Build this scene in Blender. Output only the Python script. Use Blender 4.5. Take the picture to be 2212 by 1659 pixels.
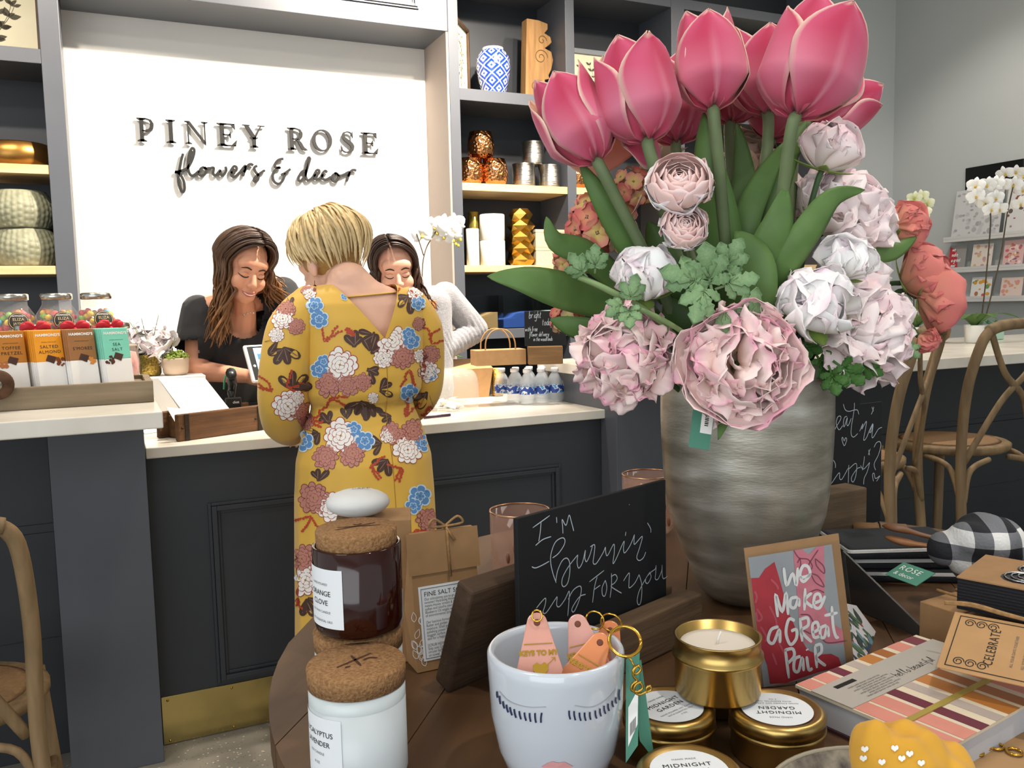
import bpy, math, random
import numpy as np
from mathutils import Vector, Matrix, Euler, noise
from mathutils.bvhtree import BVHTree

for _o in list(bpy.data.objects):
    bpy.data.objects.remove(_o)
random.seed(7)
SC = bpy.context.scene
COL = SC.collection
PI = math.pi
R = math.radians

# ------------------------------------------------------------------ camera
F_PX, CX, CY, CAM_H = 1850.0, 1106.0, 829.5, 1.30
YAW, PIT, ROL = R(25.0), R(5.25), R(-1.33)
_f = Vector((math.sin(YAW) * math.cos(PIT), math.cos(YAW) * math.cos(PIT), -math.sin(PIT)))
_r = Vector((math.cos(YAW), -math.sin(YAW), 0))
_u = _r.cross(_f)
_r, _u = _r * math.cos(ROL) + _u * math.sin(ROL), -_r * math.sin(ROL) + _u * math.cos(ROL)
CAM = Vector((0, 0, CAM_H))
cam_data = bpy.data.cameras.new('camera')
cam = bpy.data.objects.new('camera', cam_data)
COL.objects.link(cam)
cam_data.sensor_width = 36.0
cam_data.lens = F_PX / 2212 * 36.0
cam_data.clip_start = 0.02
cam.matrix_world = Matrix(((_r.x, _u.x, -_f.x, 0), (_r.y, _u.y, -_f.y, 0), (_r.z, _u.z, -_f.z, CAM_H), (0, 0, 0, 1)))
SC.camera = cam

# ------------------------------------------------------------------ world, exposure
SC.view_settings.view_transform = 'Standard'
SC.view_settings.look = 'None'
SC.view_settings.gamma = 1.0
SC.view_settings.exposure = 0.12
SC.view_settings.use_curve_mapping = False
SC.cycles.use_denoising = True
SC.cycles.max_bounces = 5
SC.cycles.diffuse_bounces = 3
SC.cycles.glossy_bounces = 3
SC.cycles.transmission_bounces = 3
SC.cycles.transparent_max_bounces = 8
SC.cycles.caustics_reflective = False
SC.cycles.caustics_refractive = False
SC.cycles.use_adaptive_sampling = True
SC.cycles.adaptive_threshold = 0.06
SC.cycles.sample_clamp_indirect = 6.0
world = bpy.data.worlds.new('world')
SC.world = world
world.use_nodes = True
world.node_tree.nodes['Background'].inputs[0].default_value = (0.90, 0.96, 1.0, 1)
world.node_tree.nodes['Background'].inputs[1].default_value = 0.7

def spot(name, loc, target, power, color=(1.0, 0.90, 0.76), size=60, blend=0.5, radius=0.05):
    l = bpy.data.lights.new(name, 'SPOT')
    l.energy = power; l.color = color; l.spot_size = R(size); l.spot_blend = blend; l.shadow_soft_size = radius
    o = bpy.data.objects.new(name, l); COL.objects.link(o)
    o.location = loc
    o.rotation_euler = (Vector(target) - Vector(loc)).to_track_quat('-Z', 'Y').to_euler()
    return o

# ceiling track spots: sign wall, shelves, service counter, table
WARM = (1.0, 0.89, 0.75)
for sx, tx in ((1.70, 0.2), (1.74, 0.9)):
    spot('track_spot_sign', (sx, 2.75, 3.62), (tx, 4.75, 1.5), 430, WARM, 92, 0.5, 0.05)
for sx in (-1.3, -0.5, 2.1, 2.8, 3.7):
    spot('track_spot_shelf', (sx, 2.5, 3.62), (sx, 4.5, 1.8), 130, WARM, 64, 0.7)
for sx in (-0.6, 0.35, 1.15, 2.2, 3.4):
    spot('track_spot_counter', (sx, 3.0, 3.62), (sx, 2.95, 0.9), 90, WARM, 75, 0.6)
spot('track_spot_customer', (0.75, 1.7, 3.62), (0.75, 2.35, 1.2), 45, WARM, 55, 0.7)
spot('track_spot_cards', (4.0, 3.2, 3.62), (5.5, 3.9, 1.6), 60, (1, .93, .84), 70, 0.7)
spot('track_spot_table', (0.9, -0.2, 3.62), (0.85, 0.85, 1.1), 72, (1, .93, .84), 55, 0.7)
for lx, ly in ((-1.2, 0.8), (2.4, 0.8), (4.4, 2.0)):  # area lights added under the ceiling as overall fill, not actual panel lamps
    _l = bpy.data.lights.new('ambient_fill_light', 'AREA'); _l.shape = 'RECTANGLE'; _l.size = 1.2; _l.size_y = 0.6; _l.energy = 22; _l.color = (1, .95, .88)
    _o = bpy.data.objects.new('ambient_fill_light', _l); COL.objects.link(_o); _o.location = (lx, ly, 3.72)
# storefront daylight from the glass front behind and left of the camera
_l = bpy.data.lights.new('storefront_window', 'AREA')
_l.shape = 'RECTANGLE'; _l.size = 4.5; _l.size_y = 2.6; _l.energy = 92; _l.color = (0.90, 0.96, 1.0)
_o = bpy.data.objects.new('storefront_window', _l); COL.objects.link(_o)
_o.location = (-2.6, -2.6, 1.9)
_o.rotation_euler = (Vector((0.8, 1.2, 1.0)) - Vector(_o.location)).to_track_quat('-Z', 'Y').to_euler()

# ------------------------------------------------------------------ pixel -> place helpers (2212 x 1659 frame)
def ray(x, y):
    return _f + _r * ((x - CX) / F_PX) - _u * ((y - CY) / F_PX)
def atY(x, y, Y):
    d = ray(x, y); return CAM + d * (Y / d.y)
def atZ(x, y, Z):
    d = ray(x, y); return CAM + d * ((Z - CAM_H) / d.z)
def atX(x, y, X):
    d = ray(x, y); return CAM + d * (X / d.x)
def atD(x, y, D):
    return CAM + ray(x, y) * D
def onplane(x, y, p, n):
    d = ray(x, y); return CAM + d * ((Vector(p) - CAM).dot(n) / d.dot(n))

# ------------------------------------------------------------------ colour + material helpers
def lin(c):
    return c / 12.92 if c <= 0.04045 else ((c + 0.055) / 1.055) ** 2.4
def C(h):
    h = h.lstrip('#')
    return tuple(lin(int(h[i:i + 2], 16) / 255) for i in (0, 2, 4)) + (1.0,)
MATS = {}
def mat(name, col, rough=0.5, metal=0.0, var=0.0, vs=12.0, bump=0.0, bs=60.0, stretch=None, spec=0.5, trans=0.0, ior=1.45,
        alpha=1.0, coat=0.0, emit=0.0, vcol=False, col2=None, sheen=0.0, sss=0.0, aniso=0.0, detail=4.0):
    if name in MATS:
        return MATS[name]
    m = bpy.data.materials.new(name); m.use_nodes = True
    nt = m.node_tree; b = nt.nodes['Principled BSDF']
    if isinstance(col, str): col = C(col)
    if isinstance(col2, str): col2 = C(col2)
    I = b.inputs
    I['Base Color'].default_value = col
    I['Roughness'].default_value = rough; I['Metallic'].default_value = metal
    I['Specular IOR Level'].default_value = spec; I['IOR'].default_value = ior
    I['Transmission Weight'].default_value = trans; I['Alpha'].default_value = alpha
    I['Coat Weight'].default_value = coat
    if sheen: I['Sheen Weight'].default_value = sheen
    if emit:
        I['Emission Color'].default_value = col; I['Emission Strength'].default_value = emit
    L = nt.links
    def coords(st):
        tc = nt.nodes.new('ShaderNodeTexCoord'); mp = nt.nodes.new('ShaderNodeMapping')
        L.new(tc.outputs['Object'], mp.inputs[0])
        if st: mp.inputs['Scale'].default_value = st
        return mp.outputs[0]
    src = None
    if vcol:
        a = nt.nodes.new('ShaderNodeVertexColor'); a.layer_name = 'Col'; src = a.outputs[0]
    if var or col2:
        n = nt.nodes.new('ShaderNodeTexNoise'); n.inputs['Scale'].default_value = vs; n.inputs['Detail'].default_value = detail
        L.new(coords(stretch), n.inputs['Vector'])
        rp = nt.nodes.new('ShaderNodeValToRGB'); L.new(n.outputs['Fac'], rp.inputs[0])
        rp.color_ramp.elements[0].position = 0.32; rp.color_ramp.elements[1].position = 0.68
        if vcol:
            rp.color_ramp.elements[0].color = (1 - var,) * 3 + (1,); rp.color_ramp.elements[1].color = (1 + var,) * 3 + (1,)
            mx = nt.nodes.new('ShaderNodeMix'); mx.data_type = 'RGBA'; mx.blend_type = 'MULTIPLY'; mx.inputs[0].default_value = 1
            L.new(src, mx.inputs[6]); L.new(rp.outputs[0], mx.inputs[7]); src = mx.outputs[2]
        else:
            c2 = col2 or tuple(min(1, c * (1 + var)) for c in col[:3]) + (1,)
            c1 = col if col2 else tuple(c * (1 - var) for c in col[:3]) + (1,)
            rp.color_ramp.elements[0].color = c1; rp.color_ramp.elements[1].color = c2; src = rp.outputs[0]
    if src is not None:
        L.new(src, I['Base Color'])
    if bump:
        n = nt.nodes.new('ShaderNodeTexNoise'); n.inputs['Scale'].default_value = bs; n.inputs['Detail'].default_value = 3
        L.new(coords(stretch), n.inputs['Vector'])
        bp = nt.nodes.new('ShaderNodeBump'); bp.inputs['Strength'].default_value = min(1, bump); bp.inputs['Distance'].default_value = 0.004
        L.new(n.outputs['Fac'], bp.inputs['Height']); L.new(bp.outputs[0], I['Normal'])
    MATS[name] = m
    return m

def wood(name, c1, c2, axis='x', rough=0.55, scale=9.0, bump=0.25, spec=0.4, coat=0.0):
    st = {'x': (0.12, 1, 1), 'y': (1, 0.12, 1), 'z': (1, 1, 0.12)}[axis]
    st = tuple(s * 6 for s in st)
    return mat(name, c1, rough, col2=c2, vs=scale, stretch=st, bump=bump, bs=scale * 2.5, spec=spec, coat=coat, detail=6)

# ------------------------------------------------------------------ mesh builder
def rotm(rx=0, ry=0, rz=0):
    return Euler((rx, ry, rz)).to_matrix().to_4x4()
def TR(loc=(0, 0, 0), rx=0, ry=0, rz=0, s=1.0):
    if not hasattr(s, '__len__'): s = (s, s, s)
    return Matrix.Translation(loc) @ rotm(rx, ry, rz) @ Matrix.Diagonal((*s, 1))
def frame(o, x, y, z=None):
    """matrix with origin o and axes x, y (z = x cross y)"""
    x = Vector(x); y = Vector(y); z = Vector(z) if z is not None else x.cross(y).normalized()
    return Matrix(((x.x, y.x, z.x, o[0]), (x.y, y.y, z.y, o[1]), (x.z, y.z, z.z, o[2]), (0, 0, 0, 1)))
def aim(loc, d, roll=0.0, s=1.0):
    """matrix whose +Z points along d"""
    return Matrix.Translation(loc) @ Vector(d).to_track_quat('Z', 'Y').to_matrix().to_4x4() @ rotm(0, 0, roll) @ Matrix.Diagonal((s, s, s, 1))

class MB:
    def __init__(s):
        s.v = []; s.f = []; s.m = []; s.sm = []; s.c = None
    def add(s, vs, fs, m=0, smooth=False, M=None, col=None):
        k = len(s.v)
        if M is not None: vs = [M @ Vector(p) for p in vs]
        s.v += [tuple(p) for p in vs]
        s.f += [tuple(i + k for i in f) for f in fs]
        s.m += [m] * len(fs); s.sm += [smooth] * len(fs)
        if col is not None or s.c is not None:
            if s.c is None: s.c = [(1, 1, 1, 1)] * k
            if col is None: s.c += [(1, 1, 1, 1)] * len(vs)
            elif len(col) and hasattr(col[0], '__len__'): s.c += [tuple(c) for c in col]
            else: s.c += [tuple(col)] * len(vs)
        return s
    def box(s, x0, x1, y0, y1, z0, z1, m=0, M=None, col=None):
        vs = [(x0, y0, z0), (x1, y0, z0), (x1, y1, z0), (x0, y1, z0), (x0, y0, z1), (x1, y0, z1), (x1, y1, z1), (x0, y1, z1)]
        return s.add(vs, [(3, 2, 1, 0), (4, 5, 6, 7), (0, 1, 5, 4), (1, 2, 6, 5), (2, 3, 7, 6), (3, 0, 4, 7)], m, False, M, col)
    def lathe(s, prof, n=32, m=0, M=None, smooth=True, col=None, fn=None, caps=True):
        vs = []; fs = []
        for r, z in prof:
            for i in range(n):
                a = 2 * PI * i / n
                rr = r if fn is None else fn(r, z, a)
                vs.append((rr * math.cos(a), rr * math.sin(a), z))
        for j in range(len(prof) - 1):
            for i in range(n):
                i2 = (i + 1) % n
                fs.append((j * n + i, j * n + i2, (j + 1) * n + i2, (j + 1) * n + i))
        if caps and prof[0][0] > 1e-6 and prof[1][0] > 1e-6: fs.append(tuple(range(n - 1, -1, -1)))
        if caps and prof[-1][0] > 1e-6 and prof[-2][0] > 1e-6: fs.append(tuple((len(prof) - 1) * n + i for i in range(n)))
        return s.add(vs, fs, m, smooth, M, col)
    def tube(s, pts, r, n=8, m=0, M=None, smooth=True, caps=True, col=None, flat=1.0, up=None):
        pts = [Vector(p) for p in pts]; k = len(pts)
        rs = r if hasattr(r, '__len__') else [r] * k
        vs = []; fs = []; prev = None
        for i, p in enumerate(pts):
            t = (pts[min(i + 1, k - 1)] - pts[max(i - 1, 0)])
            t = t.normalized() if t.length > 1e-9 else Vector((0, 0, 1))
            if prev is None:
                ref = Vector(up) if up is not None else (Vector((0, 0, 1)) if abs(t.z) < 0.9 else Vector((1, 0, 0)))
                a = t.cross(ref).normalized()
            else:
                a = (prev - t * prev.dot(t))
                a = a.normalized() if a.length > 1e-6 else t.orthogonal().normalized()
            prev = a; b = t.cross(a)
            for j in range(n):
                w = 2 * PI * j / n
                vs.append(p + a * (math.cos(w) * rs[i]) + b * (math.sin(w) * rs[i] * flat))
        for i in range(k - 1):
            for j in range(n):
                j2 = (j + 1) % n
                fs.append((i * n + j, i * n + j2, (i + 1) * n + j2, (i + 1) * n + j))
        if caps:
            fs.append(tuple(range(n - 1, -1, -1))); fs.append(tuple((k - 1) * n + j for j in range(n)))
        return s.add(vs, fs, m, smooth, M, col)
    def prism(s, poly, z0, z1, m=0, M=None, smooth=False, col=None):
        n = len(poly)
        ar = sum(poly[i][0] * poly[(i + 1) % n][1] - poly[(i + 1) % n][0] * poly[i][1] for i in range(n))
        if ar < 0: poly = poly[::-1]
        vs = [(x, y, z0) for x, y in poly] + [(x, y, z1) for x, y in poly]
        fs = [tuple(range(n - 1, -1, -1)), tuple(range(n, 2 * n))] + [(i, (i + 1) % n, n + (i + 1) % n, n + i) for i in range(n)]
        return s.add(vs, fs, m, smooth, M, col)
    def grid(s, fn, nu, nv, m=0, M=None, smooth=True, colfn=None, closeu=False):
        vs = []; fs = []; cs = [] if colfn else None
        for j in range(nv + 1):
            for i in range(nu if closeu else nu + 1):
                u, v = i / nu, j / nv
                vs.append(fn(u, v))
                if colfn: cs.append(colfn(u, v))
        w = nu if closeu else nu + 1
        for j in range(nv):
            for i in range(nu):
                i2 = (i + 1) % w if closeu else i + 1
                fs.append((j * w + i, j * w + i2, (j + 1) * w + i2, (j + 1) * w + i))
        return s.add(vs, fs, m, smooth, M, cs)
    def sphere(s, c, r, n=12, k=8, m=0, M=None, col=None):
        if not hasattr(r, '__len__'): r = (r, r, r)
        T = Matrix.Translation(c) @ Matrix.Diagonal((*r, 1))
        if M is not None: T = M @ T
        return s.lathe([(math.sin(PI * i / k) if 0 < i < k else 0, -math.cos(PI * i / k)) for i in range(k + 1)], n, m, T, True, col)
    def mesh(s, name, mats):
        me = bpy.data.meshes.new(name)
        me.from_pydata(s.v, [], s.f)
        if not isinstance(mats, (list, tuple)): mats = [mats]
        for mt in mats: me.materials.append(mt)
        me.polygons.foreach_set('material_index', s.m)
        me.polygons.foreach_set('use_smooth', s.sm)
        if s.c is not None:
            a = me.color_attributes.new('Col', 'FLOAT_COLOR', 'POINT')
            a.data.foreach_set('color', np.array(s.c, dtype=np.float32).ravel())
        me.update()
        return me
    def build(s, name, mats, parent=None, bevel=0.0, seg=2, M=None, solid=0.0, sub=0):
        return place(name, s.mesh(name, mats), parent, M, bevel, seg, solid, sub)

def place(name, me, parent=None, M=None, bevel=0.0, seg=2, solid=0.0, sub=0):
    o = bpy.data.objects.new(name, me); COL.objects.link(o)
    if parent is not None: o.parent = parent
    if M is not None: o.matrix_local = M
    if solid:
        d = o.modifiers.new('solid', 'SOLIDIFY'); d.thickness = solid; d.offset = 0
    if bevel:
        d = o.modifiers.new('bevel', 'BEVEL'); d.width = bevel; d.segments = seg; d.limit_method = 'ANGLE'; d.angle_limit = R(40)
        d.harden_normals = False
    if sub:
        d = o.modifiers.new('sub', 'SUBSURF'); d.levels = sub; d.render_levels = sub
    return o
def tag(o, label, cat=None, group=None, kind=None):
    if label: o['label'] = label
    if cat: o['category'] = cat
    if group: o['group'] = group
    if kind: o['kind'] = kind
    return o
def thing(name, label, cat, loc=(0, 0, 0), rz=0.0, group=None, M=None):
    o = bpy.data.objects.new(name, None); COL.objects.link(o)
    o.empty_display_size = 0.05
    if M is not None: o.matrix_world = M
    else:
        o.location = loc; o.rotation_euler = (0, 0, rz)
    return tag(o, label, cat, group)
def struct(o, label):
    o['kind'] = 'structure'; o['label'] = label; return o
def copy_tree(o, parent=None):
    c = o.copy(); COL.objects.link(c)
    if parent is not None:
        c.parent = parent; c.matrix_local = o.matrix_local.copy()
    for ch in list(o.children):
        copy_tree(ch, c)
    return c

# ------------------------------------------------------------------ curves, writing
def catmull(pts, k=6, closed=False):
    pts = [Vector(p) for p in pts]; n = len(pts)
    if n < 3 and not closed:
        return [pts[0].lerp(pts[-1], i / k) for i in range(k + 1)]
    out = []
    rng = range(n) if closed else range(n - 1)
    for i in rng:
        if closed: p0, p1, p2, p3 = (pts[(i + j) % n] for j in (-1, 0, 1, 2))
        else: p0, p1, p2, p3 = pts[max(i - 1, 0)], pts[i], pts[i + 1], pts[min(i + 2, n - 1)]
        for j in range(k):
            t = j / k
            out.append(0.5 * ((2 * p1) + (p2 - p0) * t + (2 * p0 - 5 * p1 + 4 * p2 - p3) * t * t + (3 * p1 - p0 - 3 * p2 + p3) * t ** 3))
    if not closed: out.append(pts[-1])
    return out
def text(s, size, M, mt, parent, name='lettering', align='CENTER', extrude=0.0, offset=0.0, spacing=1.0, sx=1.0):
    cu = bpy.data.curves.new('t', 'FONT'); cu.body = s; cu.size = size; cu.align_x = align; cu.align_y = 'CENTER'
    cu.extrude = extrude; cu.offset = offset; cu.space_character = spacing; cu.resolution_u = 3
    to = bpy.data.objects.new('t', cu); COL.objects.link(to)
    dg = bpy.context.evaluated_depsgraph_get()
    me = bpy.data.meshes.new_from_object(to.evaluated_get(dg))
    bpy.data.objects.remove(to); bpy.data.curves.remove(cu)
    me.materials.clear(); me.materials.append(mt)
    me.transform(M @ Matrix.Diagonal((sx, 1, 1, 1)))
    return place(name, me, parent)
def ribbon(mb, pts, w, M, m=0, smooth_k=5, z=0.0, h=None, taper=True):
    """flat stroke in the XY plane of M; h gives it thickness"""
    p = catmull([(x, y, 0) for x, y in pts], smooth_k) if smooth_k else [Vector((x, y, 0)) for x, y in pts]
    n = len(p); L = []; Rr = []
    for i in range(n):
        t = p[min(i + 1, n - 1)] - p[max(i - 1, 0)]
        if t.length < 1e-9: t = Vector((1, 0, 0))
        t.normalize(); nn = Vector((-t.y, t.x, 0))
        ww = w[i * len(w) // n] if hasattr(w, '__len__') else w
        if taper and (i == 0 or i == n - 1): ww *= 0.6
        L.append(p[i] + nn * ww / 2); Rr.append(p[i] - nn * ww / 2)
    if h is None:
        vs = [(a.x, a.y, z) for a in L] + [(a.x, a.y, z) for a in Rr]
        mb.add(vs, [(i, n + i, n + i + 1, i + 1) for i in range(n - 1)], m, False, M)
    else:
        vs = [(a.x, a.y, z) for a in L] + [(a.x, a.y, z) for a in Rr] + [(a.x, a.y, z + h) for a in L] + [(a.x, a.y, z + h) for a in Rr]
        fs = []
        for i in range(n - 1):
            fs += [(i + 1, n + i + 1, n + i, i), (2 * n + i, 3 * n + i, 3 * n + i + 1, 2 * n + i + 1), (i, 2 * n + i, 2 * n + i + 1, i + 1), (n + i + 1, 3 * n + i + 1, 3 * n + i, n + i)]
        fs += [(0, n, 3 * n, 2 * n), (n - 1, 3 * n - 1, 4 * n - 1, 2 * n - 1)]
        mb.add(vs, fs, m, False, M)

# ------------------------------------------------------------------ shared materials
M_SLATE = mat('slate_paint', '#55585f', 0.38, var=0.05, vs=3, spec=0.5)
M_SLATE_D = mat('slate_paint_dark', '#32353a', 0.42, var=0.05, vs=3)
M_MARBLE = mat('white_quartz', '#e9e4da', 0.25, col2='#d5cec0', vs=5, detail=8)
M_WHITE = mat('white_plaster', '#f3efe8', 0.7)
M_PAPER = mat('white_paper', '#f4f2ee', 0.75)
M_KRAFT = mat('kraft_paper', '#b28a5e', 0.8, var=0.07, vs=40)
M_GOLD = mat('brass_gold', '#b8923f', 0.28, metal=1.0)
M_GOLD_SHINY = mat('polished_gold', '#e0b048', 0.12, metal=1.0)
M_BLACK = mat('black_plastic', '#131415', 0.35)
M_INK = mat('black_ink', '#26241f', 0.8)
M_GREYINK = mat('grey_ink', '#6b6862', 0.8)
M_PRINT_WHITE = mat('white_print', '#f2f0ec', 0.7)
M_CHALK = mat('white_chalk', '#b9c4cc', 0.95)
M_BOARD = mat('chalkboard_black', '#121315', 0.75, var=0.12, vs=18)
M_GREEN_TAG = mat('green_card', '#4f8a74', 0.6)
M_GLASS = mat('clear_glass', (1, 1, 1, 1), 0.02, trans=1.0, ior=1.35)
M_TWINE = mat('jute_twine', '#a07c50', 0.95, var=0.2, vs=200)
M_CORK = mat('cork', '#a98055', 0.9, col2='#7f5936', vs=380, bump=0.5, bs=420, detail=8)
# ================================================================== the room
def plane_struct(name, label, x0, x1, y0, y1, z0, z1, m):
    return struct(MB().box(x0, x1, y0, y1, z0, z1).build(name, m), label)
def floor_mat():
    m = mat('terrazzo_concrete', '#8d877d', 0.35, var=0.08, vs=2.5)
    nt = m.node_tree; b = nt.nodes['Principled BSDF']; L = nt.links
    src = b.inputs['Base Color'].links[0].from_socket
    tc = nt.nodes.new('ShaderNodeTexCoord')
    for sc, col, th in ((55, '#cfc4ae', 0.16), (80, '#4a443c', 0.13)):
        v = nt.nodes.new('ShaderNodeTexVoronoi'); v.inputs['Scale'].default_value = sc
        L.new(tc.outputs['Object'], v.inputs['Vector'])
        lt = nt.nodes.new('ShaderNodeMath'); lt.operation = 'LESS_THAN'; lt.inputs[1].default_value = th
        L.new(v.outputs['Distance'], lt.inputs[0])
        mx = nt.nodes.new('ShaderNodeMix'); mx.data_type = 'RGBA'; mx.inputs[7].default_value = C(col)
        L.new(lt.outputs[0], mx.inputs[0]); L.new(src, mx.inputs[6]); src = mx.outputs[2]
    L.new(src, b.inputs['Base Color'])
    return m
plane_struct('floor', 'polished concrete floor with small stone flecks', -4.5, 5.6, -4, 4.95, -0.1, 0, floor_mat())
M_WALLG = mat('light_grey_paint', '#c3c6c4', 0.75)
plane_struct('wall_back', 'light grey painted back wall beyond the shelving', -4.5, 5.6, 4.8, 4.95, 0, 3.75, M_WALLG)
plane_struct('wall_right', 'light grey painted side wall carrying the card ledges', 5.5, 5.6, -4, 4.95, 0, 3.75, M_WALLG)
plane_struct('ceiling', 'white ceiling above the shop', -4.5, 5.6, -4, 4.95, 3.75, 3.85, mat('ceiling_white', '#d8d6d0', 0.8))

# sign wall inside its recess
YF, YB = 4.40, 4.75
SL, SR = -0.124, 1.712
plane_struct('wall_sign', 'white plastered recess wall behind the shop sign', SL, SR, YB, 4.80, 0, 2.9, M_WHITE)
sj = MB(); sj.box(SR, SR + 0.012, YF + 0.005, 4.8, 0.0, 2.76); sj.box(SL - 0.012, SL, YF + 0.005, 4.8, 0, 2.76)
struct(sj.build('trim_1', mat('taupe_trim', '#a3968d', .7)), 'taupe painted side returns of the sign recess')
# header above the sign
hd = thing('header_panel', 'dark slate header above the white sign recess', 'panel', (0, 0, 0))
MB().box(SL + .001, SR + 0.011, YF, 4.8, 2.76, 3.75).build('beam', M_SLATE, hd, bevel=0.003)
def molding(mb, x0, x1, z0, z1, y, w=0.035, d=0.018):
    """raised picture-frame moulding on a face that looks towards -Y"""
    for k, (a, dd) in enumerate(((0, d * 0.55), (w * 0.28, d), (w * 0.72, d * 0.4))):
        b = (w * 0.28, w * 0.72, w)[k]
        mb.box(x0 + a, x0 + b, y - dd, y, z0 + a, z1 - a); mb.box(x1 - b, x1 - a, y - dd, y, z0 + a, z1 - a)
        mb.box(x0 + b, x1 - b, y - dd, y, z1 - b, z1 - a); mb.box(x0 + b, x1 - b, y - dd, y, z0 + a, z0 + b)
m = MB(); molding(m, SL + 0.2, SR - 0.15, 2.853, 3.6, YF); m.build('moulding', M_SLATE, hd, bevel=0.002)

M_SHELFWOOD = wood('pale_oak_shelf', '#dcc296', '#cbab78', 'x', 0.5, 5, 0.1)
def shelf_unit(label, ups, x0, x1, wood_spans, painted_spans):
    t = thing('shelving_unit', label, 'shelving', ((x0 + x1) / 2, YF, 0))
    ox, oy = (x0 + x1) / 2, YF
    def part(name, a, b, c, d, e, f, m, bev=0.002):
        return MB().box(a - ox, b - ox, c - oy, d - oy, e, f).build(name, m, t, bevel=bev)
    part('back_panel', x0, x1, YB, 4.8, 0, 3.7, M_SLATE_D, 0)
    for a, b in ups: part('upright', a, b, YF, YB, 0, 3.7, M_SLATE)
    for a, b in painted_spans:
        part('rail', a, b, YF + 0.002, YB, 2.411, 2.474, M_SLATE)
        part('shelf', a, b, YF + 0.002, YB, 1.115, 1.169, M_SLATE)
        part('top_board', a, b, YF + 0.002, YB, 3.06, 3.12, M_SLATE)
        part('base_cabinet', a, b, YF + 0.03, YB, 0, 0.85, M_SLATE_D)
    for a, b in wood_spans:
        part('wooden_shelf', a, b, YF + 0.004, YB, 1.931, 1.972, M_SHELFWOOD)
        part('wooden_shelf', a, b, YF + 0.004, YB, 1.487, 1.525, M_SHELFWOOD)
    return t
shelf_unit('dark slate built-in shelving at the left of the white sign wall', [(-0.205, -0.124), (-1.05, -0.98), (-1.9, -1.83)], -1.9, SL,
           [(-0.98, -0.205), (-1.83, -1.05)], [(-0.98, -0.205), (-1.83, -1.05)])
sp = [(1.776, 2.436), (2.494, 3.164), (3.26, 4.38)]
shelf_unit('dark slate built-in shelving at the right of the white sign wall', [(SR + 0.012, 1.782), (2.436, 2.494), (3.164, 3.26), (4.38, 4.45)], SR + 0.012, 4.45, sp, sp)

# ------------------------------------------------------------------ service counter
pc = thing('service_counter', 'low dark slate service counter with panel mouldings between the raised counters', 'counter', (0.845, 2.7, 0))
def pb(name, a, b, c, d, e, f, m, par, bev=0.002, o=(0.845, 2.7)):
    return MB().box(a - o[0], b - o[0], c - o[1], d - o[1], e, f).build(name, m, par, bevel=bev)
pb('body', 0.07, 1.62, 2.706, 3.36, 0.0, 0.878, M_SLATE_D, pc)
for x0, x1 in ((0.235, 0.84), (0.88, 1.445)):
    m = MB(); molding(m, x0 - 0.845, x1 - 0.845, 0.16, 0.725, 0.006); m.build('panel_moulding', M_SLATE_D, pc, bevel=0.002)
kp = pb('kick_plate', 0.072, 1.618, 2.700, 2.706, 0.002, 0.150, mat('brass_plate', '#cbb878', 0.2, metal=1.0, var=0.10, vs=3), pc, 0.001)
for i in range(9):
    for z in (0.012, 0.138):
        MB().sphere((0.09 + i * 0.185 - 0.845, -0.0005, z), 0.004, 8, 6).build('screw', M_GOLD, kp)
tag(MB().box(0.072, 1.655, 2.68, 3.42, 0.879, 0.912).build('counter_slab', M_MARBLE, bevel=0.003), 'white quartz slab on the low service counter', 'countertop')

for name, lab, labs, px0, px1, bx0, bx1, sx0, sx1, yb in (
        ('bar_counter', 'dark slate raised counter under the chocolate bars', 'white quartz slab under the wooden trough of chocolate bars', -0.171, 0.068, -2.6, -0.171, -2.6, 0.10, 2.86),
        ('bar_counter', 'dark slate raised bar running behind the flower vase and bar stools', 'white quartz slab on the raised bar behind the stools', 1.622, 1.86, 1.86, 5.45, 1.60, 5.45, 3.16)):
    ox = (sx0 + sx1) / 2
    t = thing(name, lab, 'counter', (ox, 2.7, 0))
    pb('pillar', px0, px1, 2.6, yb, 0, 1.029, M_SLATE, t, o=(ox, 2.7))
    pb('body', bx0, bx1, 2.79, yb, 0, 1.029, M_SLATE_D, t, o=(ox, 2.7))
    for zz in (0.36, 0.70):
        pb('plank_line', bx0 + .01, bx1 - .01, 2.784, 2.79, zz, zz + 0.315, M_SLATE_D, t, 0.004, o=(ox, 2.7))
    tag(MB().box(sx0, sx1, 2.165, yb + 0.02, 1.03, 1.07).build('counter_slab', M_MARBLE, bevel=0.003), labs, 'countertop')

# ------------------------------------------------------------------ round table
TZ = 0.90
_c = Vector((0.0, 0.0, 0.0))
TC = (0.715, 0.77); TRAD = 0.60
tb = thing('round_table', 'round dark-stained wooden display table in the foreground', 'table', (TC[0], TC[1], 0))
M_TABLE = wood('walnut_stained_table', '#4b3524', '#6b4e35', 'y', 0.42, 3.2, 0.12)
planks = 10; w = 2 * TRAD / planks
for i in range(planks):
    a0 = -TRAD + i * w; a1 = a0 + w - 0.0012
    poly = []
    for k in range(9):
        x = a0 + (a1 - a0) * k / 8; poly.append((x, math.sqrt(max(0, TRAD ** 2 - x * x))))
    for k in range(8, -1, -1):
        x = a0 + (a1 - a0) * k / 8; poly.append((x, -math.sqrt(max(0, TRAD ** 2 - x * x))))
    q = []
    for p in poly:
        if not q or (abs(p[0] - q[-1][0]) + abs(p[1] - q[-1][1])) > 1e-6: q.append(p)
    MB().prism(q, TZ - 0.035, TZ).build('plank', M_TABLE, tb, M=rotm(0, 0, R(-38)))
MB().lathe([(TRAD - 0.06, TZ - 0.11), (TRAD - 0.06, TZ - 0.035)], 64, smooth=True).build('apron', M_TABLE, tb)
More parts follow.
